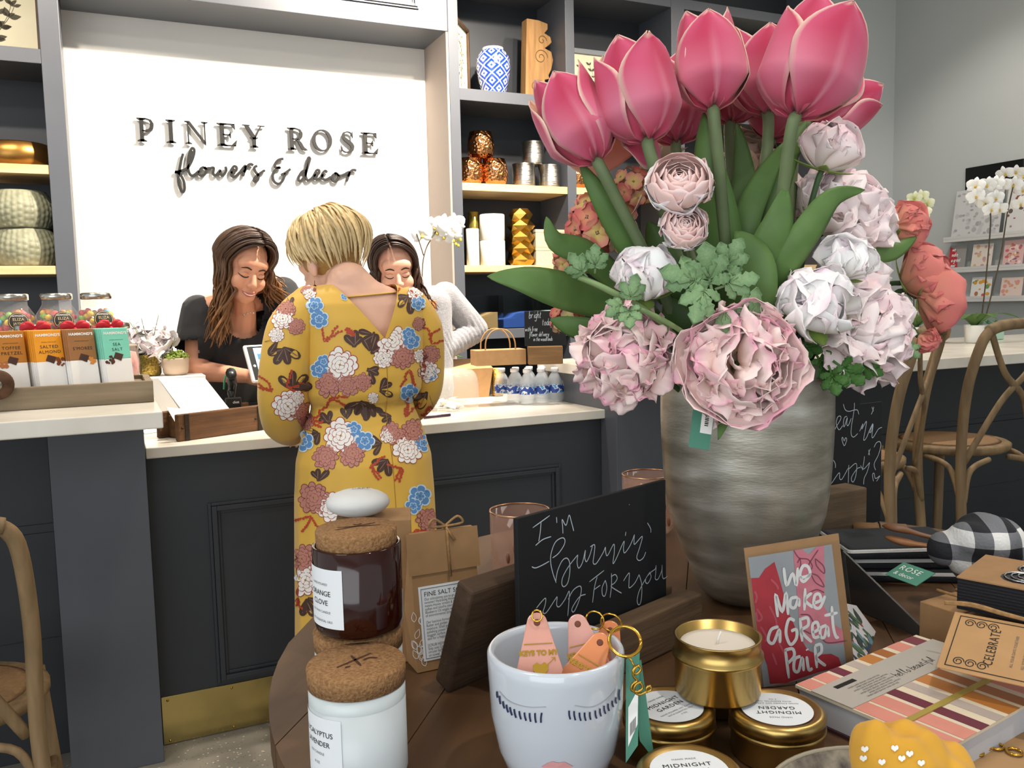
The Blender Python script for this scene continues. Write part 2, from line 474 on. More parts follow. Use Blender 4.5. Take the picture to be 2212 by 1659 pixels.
MB().lathe([(0.30, 0.0), (0.30, 0.03), (0.12, 0.06), (0.07, 0.12), (0.06, 0.5), (0.09, 0.72), (0.22, TZ - 0.11)], 32).build('pedestal', M_TABLE, tb)
# ================================================================== shop sign
M_LETTER = mat('dark_grey_letter', '#141213', 0.6)
LY = 4.736
def to_sign(px, py):
    p = atY(px, py, LY); return p.x, p.z
GL = {}
def box2(mb, x0, y0, x1, y1): mb.prism([(x0, y0), (x1, y0), (x1, y1), (x0, y1)], 0, 1)
def glyph(ch):
    b = MB(); T, t, s = 0.155, 0.05, 0.035
    def bar(x0, y0, x1, y1): box2(b, x0, y0, x1, y1)
    def poly(*p): b.prism(list(p), 0, 1)
    def stem(x, y0=0, y1=1, w=T, sl=0.11):
        bar(x, y0, x + w, y1)
        for yy, d in ((y0, 1), (y1, -1)):
            poly((x - sl, yy), (x + w + sl, yy), (x + w + sl, yy + d * s * 0.8), (x + w, yy + d * s * 2.6), (x, yy + d * s * 2.6), (x - sl, yy + d * s * 0.8))
    def rib(pts, ws): ribbon(b, pts, ws, Matrix(), 0, 6, 0, 1, False)
    if ch == 'I': stem(0.11)
    elif ch in 'PR':
        stem(0.11)
        yb = 0.45 if ch == 'P' else 0.48
        rib([(0.2, 0.975), (0.4, 0.97), (0.55, 0.9), (0.6, 0.74), (0.55, yb + 0.09), (0.4, yb + 0.02), (0.2, yb + 0.01)], [t, t, .1, .15, .15, .1, t])
        if ch == 'R':
            rib([(0.42, 0.49), (0.55, 0.3), (0.66, 0.1), (0.78, 0.03), (0.86, 0.02)], [.1, .15, .15, .11, .05])
    elif ch == 'N':
        bar(0.12, 0, 0.12 + t, 0.95); bar(0.78, 0.03, 0.78 + t, 1)
        poly((0.02, 1), (0.02, 0.97), (0.12, 0.93), (0.80, -0.02), (0.83, -0.02), (0.83, 0.1), (0.22, 1))
        for x, y, d in ((0.145, 0, 1), (0.805, 1, -1)):
            poly((x - 0.13, y), (x + 0.13, y), (x + 0.13, y + d * s * 0.8), (x + 0.025, y + d * s * 2.5), (x - 0.025, y + d * s * 2.5), (x - 0.13, y + d * s * 0.8))
    elif ch == 'E':
        stem(0.11)
        bar(0.2, 1 - t, 0.66, 1); bar(0.2, 0, 0.68, t); bar(0.2, 0.5 - t / 2, 0.5, 0.5 + t / 2)
        poly((0.66, 1), (0.68, 0.76), (0.655, 0.76), (0.52, 1 - t)); poly((0.68, 0), (0.73, 0.27), (0.705, 0.27), (0.52, t))
        poly((0.49, 0.36), (0.51, 0.36), (0.51, 0.64), (0.49, 0.64), (0.42, 0.5))
    elif ch == 'Y':
        stem(0.36, 0, 0.45, T, 0.1)
        poly((0.0, 1), (0.36, 0.42), (0.51, 0.42), (0.52, 0.47), (0.19, 1)); poly((0.74, 1), (0.46, 0.47), (0.51, 0.42), (0.80, 1))
        bar(-0.06, 1 - s, 0.27, 1); bar(0.62, 1 - s, 0.93, 1)
    elif ch == 'O':
        pts = [(0.42 + 0.37 * math.cos(a), 0.5 + 0.475 * math.sin(a)) for a in [2 * PI * k / 24 for k in range(25)]]
        rib(pts, [0.05 + 0.105 * abs(math.cos(2 * PI * k / 25)) for k in range(25)])
    elif ch == 'S':
        rib([(0.52, 0.78), (0.46, 0.93), (0.31, 0.975), (0.16, 0.9), (0.13, 0.75), (0.22, 0.62), (0.4, 0.47), (0.51, 0.33), (0.5, 0.15), (0.36, 0.03), (0.2, 0.02), (0.08, 0.1), (0.05, 0.24)],
            [t, t, t, .09, .13, .16, .17, .16, .13, .09, t, t, t])
        poly((0.52, 0.70), (0.545, 0.70), (0.545, 0.99), (0.52, 0.99)); poly((0.02, 0.0), (0.045, 0.0), (0.045, 0.31), (0.02, 0.31))
    return b
sg = thing('wall_sign', 'dark grey letters of the shop sign on the white recess wall', 'sign', (0.8, LY, 2.15))
LET = [('P', 62, 222, 160, .75), ('I', 310, 392, 180, .375), ('N', 467, 668, 195, .935), ('E', 745, 912, 210, .73), ('Y', 975, 1152, 220, .93),
       ('R', 1345, 1510, 245, .86), ('O', 1560, 1725, 260, .87), ('S', 1795, 1908, 275, .58), ('E', 1972, 2116, 285, .73)]
for ch, a, b_, ym, wd in LET:
    x0, _ = to_sign(280 + a * .2532, 240 + ym * .2533); x1, _ = to_sign(280 + b_ * .2532, 240 + ym * .2533)
    g = glyph(ch)
    g.build('letter_' + ch.lower(), M_LETTER, sg, M=Matrix.Translation((x0 - 0.8, 0, 2.157 - 2.15)) @ rotm(R(90), 0, 0) @ Matrix.Diagonal(((x1 - x0) / wd, 0.114, 0.013, 1)))
SCRIPT = dict(
 f=[[(455,365),(440,420),(425,500),(414,570),(420,630),(440,682),(458,690),(468,660),(462,605),(440,556),(412,528),(384,520),(400,522),(440,512)]],
 l=[[(430,514),(485,493),(520,445),(545,380),(550,332),(530,320),(510,360),(498,430),(500,505),(520,547),(548,548),(590,512)]],
 o=[[(635,480),(605,495),(592,535),(612,553),(640,540),(652,505),(635,480),(650,492),(690,488)]],
 w=[[(690,488),(716,488),(712,535),(735,548),(770,508),(775,540),(798,548),(822,508),(815,476)]],
 e=[[(862,530),(905,510),(910,482),(888,474),(866,508),(870,552),(898,560),(940,522)]],
 r=[[(940,522),(980,472),(984,485),(966,558)],[(973,525),(1008,466),(1035,455),(1052,466)]],
 s=[[(1086,468),(1062,484),(1070,515),(1095,552),(1092,588),(1070,605),(1060,582),(1090,548),(1152,506)]],
 ampersand=[[(1310,408),(1265,420),(1238,455),(1244,482),(1280,484),(1244,500),(1219,550),(1230,600),(1265,622),(1298,602),(1318,560),(1324,532)],[(1290,546),(1330,526),(1370,496)]],
 d=[[(1500,512),(1470,517),(1442,560),(1442,594),(1465,590),(1497,540),(1525,450),(1536,408),(1521,402),(1508,460),(1500,550),(1515,590),(1545,580),(1575,546)]],
 e2=[[(1575,550),(1610,535),(1615,511),(1596,505),(1576,540),(1581,578),(1610,580),(1650,542)]],
 c=[[(1682,526),(1665,511),(1641,540),(1646,578),(1675,585),(1715,562)]],
 o2=[[(1757,530),(1727,555),(1732,594),(1760,600),(1780,566),(1766,536),(1750,534),(1790,553),(1830,541)]],
 r2=[[(1830,541),(1868,521),(1866,545),(1848,602)],[(1858,562),(1888,512),(1913,503),(1929,512)]])
for k, strokes in SCRIPT.items():
    b = MB()
    for st in strokes:
        pts = [to_sign(280 + x * .2532, 240 + y * .2533) for x, y in st]
        ribbon(b, [(x - 0.8, z - 2.15) for x, z in pts], 0.0125, rotm(R(90), 0, 0), 0, 7, 0, 0.012, True)
    b.build('script_letter_' + k.rstrip('2'), M_LETTER, sg)

# ================================================================== things on the back shelves
def leaf_poly(w, l, n=5):
    pts = [(0, 0)]
    for i in range(1, n): pts.append((w * math.sin(PI * (i / n) ** 0.8) / 2, l * i / n))
    pts.append((0, l))
    for i in range(n - 1, 0, -1): pts.append((-w * math.sin(PI * (i / n) ** 0.8) / 2, l * i / n))
    return pts
def botanical(mb, w, h, seed, M, leaves=True):
    rnd = random.Random(seed)
    for k in range(3 if leaves else 6):
        x = w * (rnd.random() - 0.5) * 0.3; ang = rnd.uniform(-0.5, 0.5)
        p = [(x * 0.2, -h * 0.42)]
        for i in range(6): p.append((p[-1][0] + math.sin(ang + 0.3 * math.sin(i)) * h * 0.12, p[-1][1] + math.cos(ang) * h * 0.12))
        ribbon(mb, p, 0.0022, M, 0, 3)
        for i in range(1, 7):
            for sd in (-1, 1):
                a = ang + sd * rnd.uniform(0.6, 1.2); l = h * rnd.uniform(0.06, 0.11)
                if leaves:
                    mb.add([(x_, y_, 0) for x_, y_ in leaf_poly(l * 0.5, l)], [tuple(range(10))], 0, False, M @ TR((p[i][0], p[i][1], 0.0002), 0, 0, -a))
                else:
                    q = (p[i][0] + math.sin(a) * l, p[i][1] + math.cos(a) * l)
                    ribbon(mb, [p[i], q], 0.0015, M, 0, 0)
                    for j in range(4):
                        b2 = a + (j - 1.5) * 0.4
                        ribbon(mb, [q, (q[0] + math.sin(b2) * l * .3, q[1] + math.cos(b2) * l * .3)], 0.003, M, 0, 0)
M_FRAMEWOOD = wood('dark_walnut_frame', '#3d2c1e', '#5a4330', 'z', 0.5, 8)
M_ART = mat('cream_art_paper', '#efe4c4', 0.8, var=0.04, vs=6)
def picture(label, M, w, h, fw, mf, seed, leaves=True, depth=0.025):
    """frame stands on local z=0, faces local -Y, x centred"""
    t = thing('picture_frame', label, 'picture', M=M)
    f = MB()
    f.box(-w / 2, -w / 2 + fw, 0, depth, 0, h); f.box(w / 2 - fw, w / 2, 0, depth, 0, h)
    f.box(-w / 2 + fw, w / 2 - fw, 0, depth, 0, fw); f.box(-w / 2 + fw, w / 2 - fw, 0, depth, h - fw, h)
    f.build('frame', mf, t, bevel=0.002)
    pp = MB().box(-w / 2 + fw, w / 2 - fw, depth * 0.5, depth * 0.8, fw, h - fw).build('art_paper', M_ART, t)
    b = MB(); botanical(b, w - 2 * fw, h - 2 * fw, seed, TR((0, depth * 0.5 - 0.0006, h / 2), R(90), 0, 0), leaves)
    b.build('printed_branch', mat('sepia_ink', '#5f5848', 0.9), pp)
    return t
picture('botanical print with dark leaves at the top left corner', TR((-0.415, 4.66, 2.474), R(-6)), 0.40, 0.50, 0.012, M_FRAMEWOOD, 5)
picture('narrow botanical print in a dark wood frame beside the blue jar', TR((1.865, 4.545, 2.474), 0, 0, R(52)), 0.30, 0.395, 0.018, M_FRAMEWOOD, 3, False, 0.03)
picture('picture in a grey frame standing behind the tulips', TR((2.755, 4.60, 2.474), R(-5)), 0.42, 0.36, 0.03, mat('grey_frame', '#8e9196', 0.5), 9)
picture('dark framed picture high on the shelf behind the rightmost tulips', TR((3.92, 4.60, 2.474), R(-5)), 0.50, 0.46, 0.02, M_BLACK, 11)

# left shelf: bronze bowl, carved planters
tag(MB().lathe([(0, 0), (0.135, 0.0), (0.155, 0.02), (0.16, 0.06), (0.15, 0.105), (0.14, 0.11), (0.138, 0.10), (0.14, 0.06), (0.12, 0.015), (0, 0.012)], 40)
    .build('bronze_bowl', mat('bronze', '#a5793f', 0.33, metal=1.0, var=0.25, vs=9), M=Matrix.Translation((-0.345, 4.585, 1.972))), 'bronze metal bowl on the upper left wooden shelf', 'bowl')
M_CARVED = mat('carved_grey_green', '#8a8a72', 0.5, var=0.16, vs=25, bump=0.3, bs=40)
def planter(label, loc, seed):
    t = thing('carved_planter', label, 'planter', loc, group='carved planters on the left shelf')
    rnd = random.Random(seed)
    def fn(r, z, a):
        if not 0.006 < z < 0.165: return r
        k = a * 36 / (2 * PI); c = int(k); fr = k - c
        row = (z + 0.012 * math.sin(c * 2.3 + seed)) / 0.028; fz = row - int(row)
        return r * (1 - 0.0 + 0.040 * math.sin(PI * fr) * (0.30 + 0.70 * math.sin(PI * fz)))
    prof = [(0, 0), (0.10, 0.0)] + [(0.115 + 0.028 * math.sin(PI * min(1, (i / 2 + 2.0) / 24)) , 0.004 + 0.164 * i / 44) for i in range(45)] + [(0.115, 0.172), (0.108, 0.165), (0.11, 0.05), (0, 0.02)]
    MB().lathe(prof, 144, fn=fn).build('carved_body', M_CARVED, t)
planter('upper carved grey green planter of the stacked pair', (-0.345, 4.575, 1.697), 2)
planter('lower carved grey green planter standing on the pale shelf', (-0.335, 4.575, 1.525), 5)

# right shelf: blue and white jar
JB, JW = C('#1d3f9e'), C('#eef0f2')
def jar_prof(t):
    pts = [(0, .05), (0.03, .066), (0.12, .070), (0.35, .086), (0.62, .097), (0.80, .092), (0.90, .076), (0.955, .060), (0.985, .058), (1.0, .060)]
    for (a, ra), (b, rb) in zip(pts, pts[1:]):
        if t <= b: return ra + (rb - ra) * (t - a) / (b - a)
    return pts[-1][1]
def jar_col(u, t):
    if t < 0.05 or t > 0.93: return JW if (t < 0.035 or t > 0.955) else JB
    x = (u * 6) % 1.0; y = (t * 3.4) % 1.0
    d = abs(x - 0.5) + abs(y - 0.5)
    row2 = d
    for lim, cc in ((.10, JB), (.24, JW), (.45, JB), (.55, JW), (.76, JB), (.90, JW)):
        if d < lim: return cc
    return JB
b = MB(); HJ = 0.275
b.grid(lambda u, v: (jar_prof(v) * math.cos(2 * PI * u), jar_prof(v) * math.sin(2 * PI * u), v * HJ), 288, 180, colfn=jar_col, closeu=True)
b.lathe([(0, 0), (0.05, 0)], 32, col=JW); b.lathe([(0.060, HJ), (0.050, HJ), (0.048, HJ - .03), (0, HJ - .05)], 32, col=JW)
tag(b.build('ginger_jar', mat('glazed_blue_white', '#ffffff', 0.12, vcol=True, coat=0.5), M=TR((2.055, 4.56, 2.474))), 'blue and white diamond patterned ceramic jar on the shelf', 'jar')
# carved corbel
COR = [(1127,28),(1152,32),(1172,40),(1172,52),(1165,60),(1178,68),(1181,80),(1172,88),(1166,92),(1180,100),(1184,118),(1180,138),(1174,150),(1176,158),(1166,160),(1168,184),(1160,200),(1124,203)]
cp = [atY(x, y, 4.60) for x, y in COR]; cz = min(p.z for p in cp)
ct = thing('carved_corbel', 'carved brown wooden corbel with scalloped edge beside the blue jar', 'corbel', (cp[0].x, 4.57, 2.474))
sc_ = (2.474 + 0.44 - 2.474) / (max(p.z for p in cp) - cz)
cl = [((p.x - cp[0].x), (p.z - cz)) for p in cp]
MB().prism(cl, -0.035, 0.035, M=rotm(R(90), 0, 0)).build('board', wood('old_teak', '#a07a4c', '#83603a', 'z', 0.75, 6, 0.4), ct, bevel=0.004)
for cx_, cz_, r0, turns in ((0.085, 0.25, 0.045, 1.6), (0.095, 0.345, 0.03, 1.2), (0.05, 0.07, 0.07, 0.6)):
    b = MB()
    pts = [(cx_ + r0 * (1 - 0.85 * k / 30) * math.cos(turns * 2 * PI * k / 30), cz_ + r0 * (1 - 0.85 * k / 30) * math.sin(turns * 2 * PI * k / 30)) for k in range(31)]
    ribbon(b, pts, 0.004, TR((0, -0.0355, 0), R(90)), 0, 2, 0, 0.001)
    b.build('carved_scroll', mat('carve_dark', '#55401f', 0.9), ct)

# metal votives and cylinders
def metal_bump(name, col, kind):
    m = mat(name, col, 0.16 if kind == 'hammer' else 0.25, metal=1.0)
    if name + '_done' in MATS: return m
    MATS[name + '_done'] = 1
    nt = m.node_tree; L = nt.links; b = nt.nodes['Principled BSDF']
    tc = nt.nodes.new('ShaderNodeTexCoord'); mp = nt.nodes.new('ShaderNodeMapping'); L.new(tc.outputs['Object'], mp.inputs[0])
    bp = nt.nodes.new('ShaderNodeBump')
    if kind == 'hammer':
        v = nt.nodes.new('ShaderNodeTexVoronoi'); v.inputs['Scale'].default_value = 75; v.feature = 'SMOOTH_F1'
        bp.inputs['Strength'].default_value = 1.0; bp.inputs['Distance'].default_value = 0.006
        L.new(mp.outputs[0], v.inputs['Vector']); L.new(v.outputs['Distance'], bp.inputs['Height'])
    else:
        mp.inputs['Scale'].default_value = (3, 3, 160)
        v = nt.nodes.new('ShaderNodeTexNoise'); v.inputs['Scale'].default_value = 3
        bp.inputs['Strength'].default_value = 0.5; bp.inputs['Distance'].default_value = 0.004
        L.new(mp.outputs[0], v.inputs['Vector']); L.new(v.outputs['Fac'], bp.inputs['Height'])
    L.new(bp.outputs[0], b.inputs['Normal'])
    return m
M_COPPER = metal_bump('hammered_copper', '#c98a58', 'hammer')
M_SILVER = metal_bump('brushed_silver', '#b5b0a8', 'brush')
me_cop = MB().lathe([(0, 0), (0.055, 0), (0.072, 0.02), (0.077, 0.06), (0.072, 0.11), (0.062, 0.15), (0.058, 0.15), (0.066, 0.10), (0.07, 0.06), (0.06, 0.02), (0, 0.012)], 40).mesh('copper_votive', M_COPPER)
me_sil = MB().lathe([(0, 0), (0.064, 0), (0.066, 0.004), (0.066, 0.132), (0.062, 0.132), (0.061, 0.01), (0, 0.008)], 40).mesh('silver_cylinder', M_SILVER)
def on_shelf(px, y, z):
    p = atY(px, 380, y); return (p.x, y, z)
for px, y, z, lab in ((1016, 4.52, 1.972, 'hammered copper votive at the left end of the shelf row'), (1068, 4.50, 1.972, 'hammered copper votive next to the silver cylinders, lower row'),
                      (1040, 4.53, 2.1225, 'hammered copper votive stacked on the other two'), (1243, 4.5, 1.972, 'hammered copper votive right of the silver cylinders')):
    tag(place('copper_votive', me_cop, M=TR(on_shelf(px, y, z))), lab, 'votive', 'copper votives')
for px, y, z, lab in ((1131, 4.50, 1.972, 'brushed silver cylinder, lower left of the stack of three'), (1187, 4.50, 1.972, 'brushed silver cylinder, lower right of the stack of three'),
                      (1152, 4.53, 2.1045, 'brushed silver cylinder on top of the stack of three')):
    tag(place('silver_cylinder', me_sil, M=TR(on_shelf(px, y, z))), lab, 'vase', 'silver cylinders')
# second wooden shelf
M_CER = mat('white_ceramic', '#f4f1ea', 0.3)
def cyl(r, h, m, name, n=32): return MB().lathe([(0, 0), (r - .003, 0), (r, .003), (r, h - .003), (r - .003, h), (r - .006, h), (r - .006, .01), (0, .008)], n).mesh(name, m)
me_wc = cyl(0.072, 0.145, M_CER, 'white_cylinder_vase')
p = on_shelf(1060, 4.52, 1.525)
tag(place('white_cylinder_vase', me_wc, M=TR(p)), 'wide white cylinder vase standing under its twin', 'vase', 'white cylinder vases')
tag(place('white_cylinder_vase', me_wc, M=TR((p[0], p[1], 1.671))), 'wide white cylinder vase stacked on its twin', 'vase', 'white cylinder vases')
p = on_shelf(1017, 4.47, 1.525)
tag(place('slim_white_vase', cyl(0.036, 0.205, M_CER, 'slim_white_vase'), M=TR(p)), 'slim white vase at the left end of the lower shelf', 'vase')
p = on_shelf(1020, 4.58, 1.525)
tag(place('slim_gold_vase', cyl(0.03, 0.31, mat('gold_glass', '#c8b25a', 0.12, metal=0.85), 'slim_gold_vase'), M=TR(p)), 'slim shiny gold vase behind the slim white vase', 'vase')
def faceted(label, loc):
    b = MB(); n = 6; vs = []; fs = []
    H = 0.325; rows = 11
    for j in range(rows):
        z = H * j / (rows - 1); big = j % 2
        rr = (0.062 if not big else 0.082) * (1.0 - 0.22 * max(0, (j / (rows - 1) - 0.7)) / 0.3)
        for i in range(n):
            a = 2 * PI * (i + 0.5 * ((j // 1) % 2)) / n
            vs.append((rr * math.cos(a), rr * math.sin(a), z))
    for j in range(rows - 1):
        for i in range(n):
            i2 = (i + 1) % n; a, b_, c, d = j * n + i, j * n + i2, (j + 1) * n + i, (j + 1) * n + i2
            fs += [(a, b_, c), (b_, d, c)] if j % 2 == 0 else [(a, d, c), (a, b_, d)]
    fs += [tuple(range(n - 1, -1, -1)), tuple((rows - 1) * n + i for i in range(n))]
    b.add(vs, fs)
    return tag(b.build('faceted_vase', mat('satin_gold', '#cda24a', 0.24, metal=1.0), M=TR(loc)), label, 'vase')
faceted('tall gold vase of stacked faceted tiers', on_shelf(1123, 4.50, 1.525))
M_PALEBOX = mat('pale_wood_box', '#d6bd98', 0.6, var=0.05, vs=8)
for k, (lab) in enumerate(('lower pale wooden box beside the faceted gold vase', 'upper pale wooden box beside the faceted gold vase')):
    p = on_shelf(1158, 4.43, 0)
    t = thing('pale_box', lab, 'box', (p[0] + 0.15, 4.55, 1.525 + k * 0.104), group='pale wooden boxes')
    MB().box(-.15, .15, -.1, .1, 0, .085).build('box_body', M_PALEBOX, t, bevel=.002)
    MB().box(-.152, .152, -.102, .102, .0855, .103).build('lid', M_PALEBOX, t, bevel=.002)
# painted shelf: clear bins with coloured sand
M_ACR = mat('clear_acrylic', '#dfe6e8', 0.05, trans=1.0, ior=1.2, alpha=0.35)
for i, (px0, px1, col, lab) in enumerate(((1008, 1078, '#a88f62', 'clear bin with a slope of tan sand'), (1087, 1153, '#2f57a8', 'clear bin with a slope of blue sand'), (1160, 1226, '#a9d3c4', 'clear bin with mint green filling'))):
    a = atY(px0, 700, 4.43).x; b_ = atY(px1, 700, 4.43).x
    t = thing('sand_bin', lab, 'bin', ((a + b_) / 2, 4.53, 1.169), group='clear bins on the painted shelf')
    w = (b_ - a) / 2
    bb = MB()
    bb.box(-w, w, -.1, .1, 0, .004); bb.box(-w, -w + .003, -.1, .1, .004, .19); bb.box(w - .003, w, -.1, .1, .004, .19); bb.box(-w + .003, w - .003, -.1, -.097, .004, .19); bb.box(-w + .003, w - .003, .097, .1, .004, .19)
    bb.build('clear_box', M_ACR, t)
    hs = [(.02, .05, .095), (.05, .06, .095), (.07, .07, .09)][i]
    poly = [(-w + .005, .005), (w - .005, .005), (w - .005, hs[2]), (w * .3, hs[1] * 1.4), (0, hs[1]), (-w + .005, hs[0])]
    MB().prism(poly, -.094, .094, M=rotm(R(90))).build('sand', mat('sand_%d' % i, col, 0.9, bump=.3, bs=200), t)
# ================================================================== handwriting strokes (x-height 1)
HF = {
 'a': [[(.75,.85),(.4,1),(.08,.5),(.3,0),(.65,.3),(.78,.95),(.75,.2),(1,0.05)]], 'b': [[(.1,1.9),(.1,.1),(.45,0),(.8,.4),(.6,.95),(.12,.6)]],
 'c': [[(.7,.85),(.4,1),(.08,.5),(.35,0),(.75,.15)]], 'd': [[(.75,.85),(.4,1),(.08,.5),(.3,0),(.68,.3),(.85,1.9),(.78,.2),(1,.05)]],
 'e': [[(.1,.5),(.6,.6),(.6,.95),(.3,1),(.08,.5),(.35,0),(.8,.2)]], 'f': [[(.75,1.75),(.5,1.9),(.35,1.5),(.3,-.6),(.1,-.7)],[(.05,.8),(.7,.9)]],
 'g': [[(.75,.85),(.4,1),(.08,.5),(.3,.05),(.7,.4),(.78,.95),(.7,-.6),(.3,-.75),(.1,-.5)]], 'h': [[(.1,1.9),(.1,0)],[(.1,.6),(.45,1),(.7,.7),(.7,.1),(.9,.05)]],
 'i': [[(.3,.95),(.3,.15),(.5,.05)],[(.32,1.35),(.33,1.45)]], 'k': [[(.1,1.9),(.1,0)],[(.7,1),(.12,.45),(.75,0)]], 'l': [[(.1,.3),(.5,1.7),(.3,1.9),(.2,.3),(.5,.05)]],
 'm': [[(.05,1),(.1,0)],[(.1,.6),(.35,1),(.48,.7),(.48,0)],[(.48,.6),(.75,1),(.88,.7),(.88,.1),(1.05,.05)]], 'n': [[(.08,1),(.12,0)],[(.12,.6),(.45,1),(.65,.7),(.65,.1),(.85,.05)]],
 'o': [[(.45,1),(.1,.6),(.2,.05),(.6,.05),(.75,.6),(.45,1)]], 'p': [[(.15,1),(.1,-.8)],[(.12,.6),(.45,1),(.75,.6),(.45,.05),(.12,.3)]],
 'q': [[(.75,.85),(.4,1),(.08,.5),(.3,.05),(.7,.4),(.75,.95),(.75,-.8)]], 'r': [[(.12,1),(.12,0)],[(.12,.55),(.4,.95),(.65,.9)]],
 's': [[(.6,.85),(.35,1),(.12,.75),(.55,.35),(.4,.02),(.08,.12)]], 't': [[(.35,1.6),(.3,.2),(.6,.05)],[(.05,1.05),(.7,1.1)]], 'u': [[(.1,1),(.12,.2),(.4,0),(.65,.4),(.7,1),(.7,.15),(.9,.05)]],
 'v': [[(.08,1),(.35,0),(.7,1)]], 'w': [[(.05,1),(.22,.05),(.45,.8),(.65,.05),(.9,1)]], 'x': [[(.1,1),(.7,0)],[(.7,1),(.1,0)]], 'y': [[(.1,1),(.2,.3),(.45,.25),(.7,1),(.45,-.6),(.15,-.7)]],
 'z': [[(.1,1),(.7,1),(.1,0),(.75,0)]], '-': [[(.1,.5),(.6,.5)]], "'": [[(.2,1.9),(.18,1.5)]], '!': [[(.2,1.8),(.2,.5)],[(.2,.1),(.2,0)]]}
def handwrite(mb, s, x, y, h, w, M, slant=0.15, m=0, wf=1.0):
    """x-height h, baseline at (x, y)"""
    for ch in s:
        if ch == ' ': x += h * 0.6 * wf; continue
        for st in HF.get(ch, []):
            ribbon(mb, [(x + (a + b * slant) * h * wf, y + b * h) for a, b in st], w, M, m, 3)
        x += h * (0.55 if ch in "i'!" else 1.25 if ch in 'mw' else 0.95) * wf
    return x

def thin_glass(name, tint=(0.97, 0.98, 0.98, 1), ior=1.45, rough=0.03, glow=0.0):
    if name in MATS: return MATS[name]
    m = bpy.data.materials.new(name); m.use_nodes = True; nt = m.node_tree; nt.nodes.clear()
    out = nt.nodes.new('ShaderNodeOutputMaterial'); mx = nt.nodes.new('ShaderNodeMixShader'); tr = nt.nodes.new('ShaderNodeBsdfTransparent')
    gl = nt.nodes.new('ShaderNodeBsdfGlossy'); fr = nt.nodes.new('ShaderNodeFresnel')
    tr.inputs[0].default_value = tint; gl.inputs['Roughness'].default_value = rough; fr.inputs[0].default_value = ior
    nt.links.new(fr.outputs[0], mx.inputs[0]); nt.links.new(tr.outputs[0], mx.inputs[1]); nt.links.new(gl.outputs[0], mx.inputs[2]); nt.links.new(mx.outputs[0], out.inputs[0])
    MATS[name] = m
    return m
M_THIN = mat('thin_clear_glass', '#eef2f2', .06, alpha=.13, coat=.3)

# ------------------------------------------------------------------ wooden trough with chocolate bars
pR = atZ(333, 868, 1.0705); TX1 = pR.x; TY0 = pR.y
M_TROUGH = wood('grey_oak', '#8f7f68', '#6f604c', 'x', 0.7, 4.5, 0.35)
tr = thing('wooden_trough', 'long weathered wooden trough with an iron wheel on the raised counter', 'tray', (TX1 - 0.45, TY0, 1.0705))
def tp(n, *a, m=None): return MB().box(*a).build(n, m or M_TROUGH, tr, bevel=0.002)
tp('front_board', -0.45, 0.45, 0, 0.018, 0, 0.056); tp('back_board', -0.45, 0.45, 0.26, 0.278, 0, 0.056)
tp('end_board', 0.432, 0.45, 0.019, 0.259, 0, 0.056); tp('end_board', -0.45, -0.432, 0.019, 0.259, 0, 0.056); tp('base_board', -0.431, 0.431, 0.019, 0.259, 0, 0.044)
wp = atY(5, 832, TY0 - 0.03)
wh = MB(); Mw = TR((wp.x - (TX1 - 0.45) - 0.012, -0.012, wp.z - 1.0705), R(90))
wh.lathe([(0, -.011), (.034, -.011), (.036, -.006), (.036, .006), (.034, .011), (0, .011)], 28, M=Mw)
wh.build('wheel', mat('rusty_iron', '#5a4030', 0.6, metal=.6, var=.3, vs=40), tr)
MB().lathe([(0, 0), (.012, 0), (.012, .006), (0, .006)], 12, M=Mw @ TR((0, 0, .011))).build('wheel_hub', mat('dull_steel', '#8b8a84', .4, metal=1), tr)

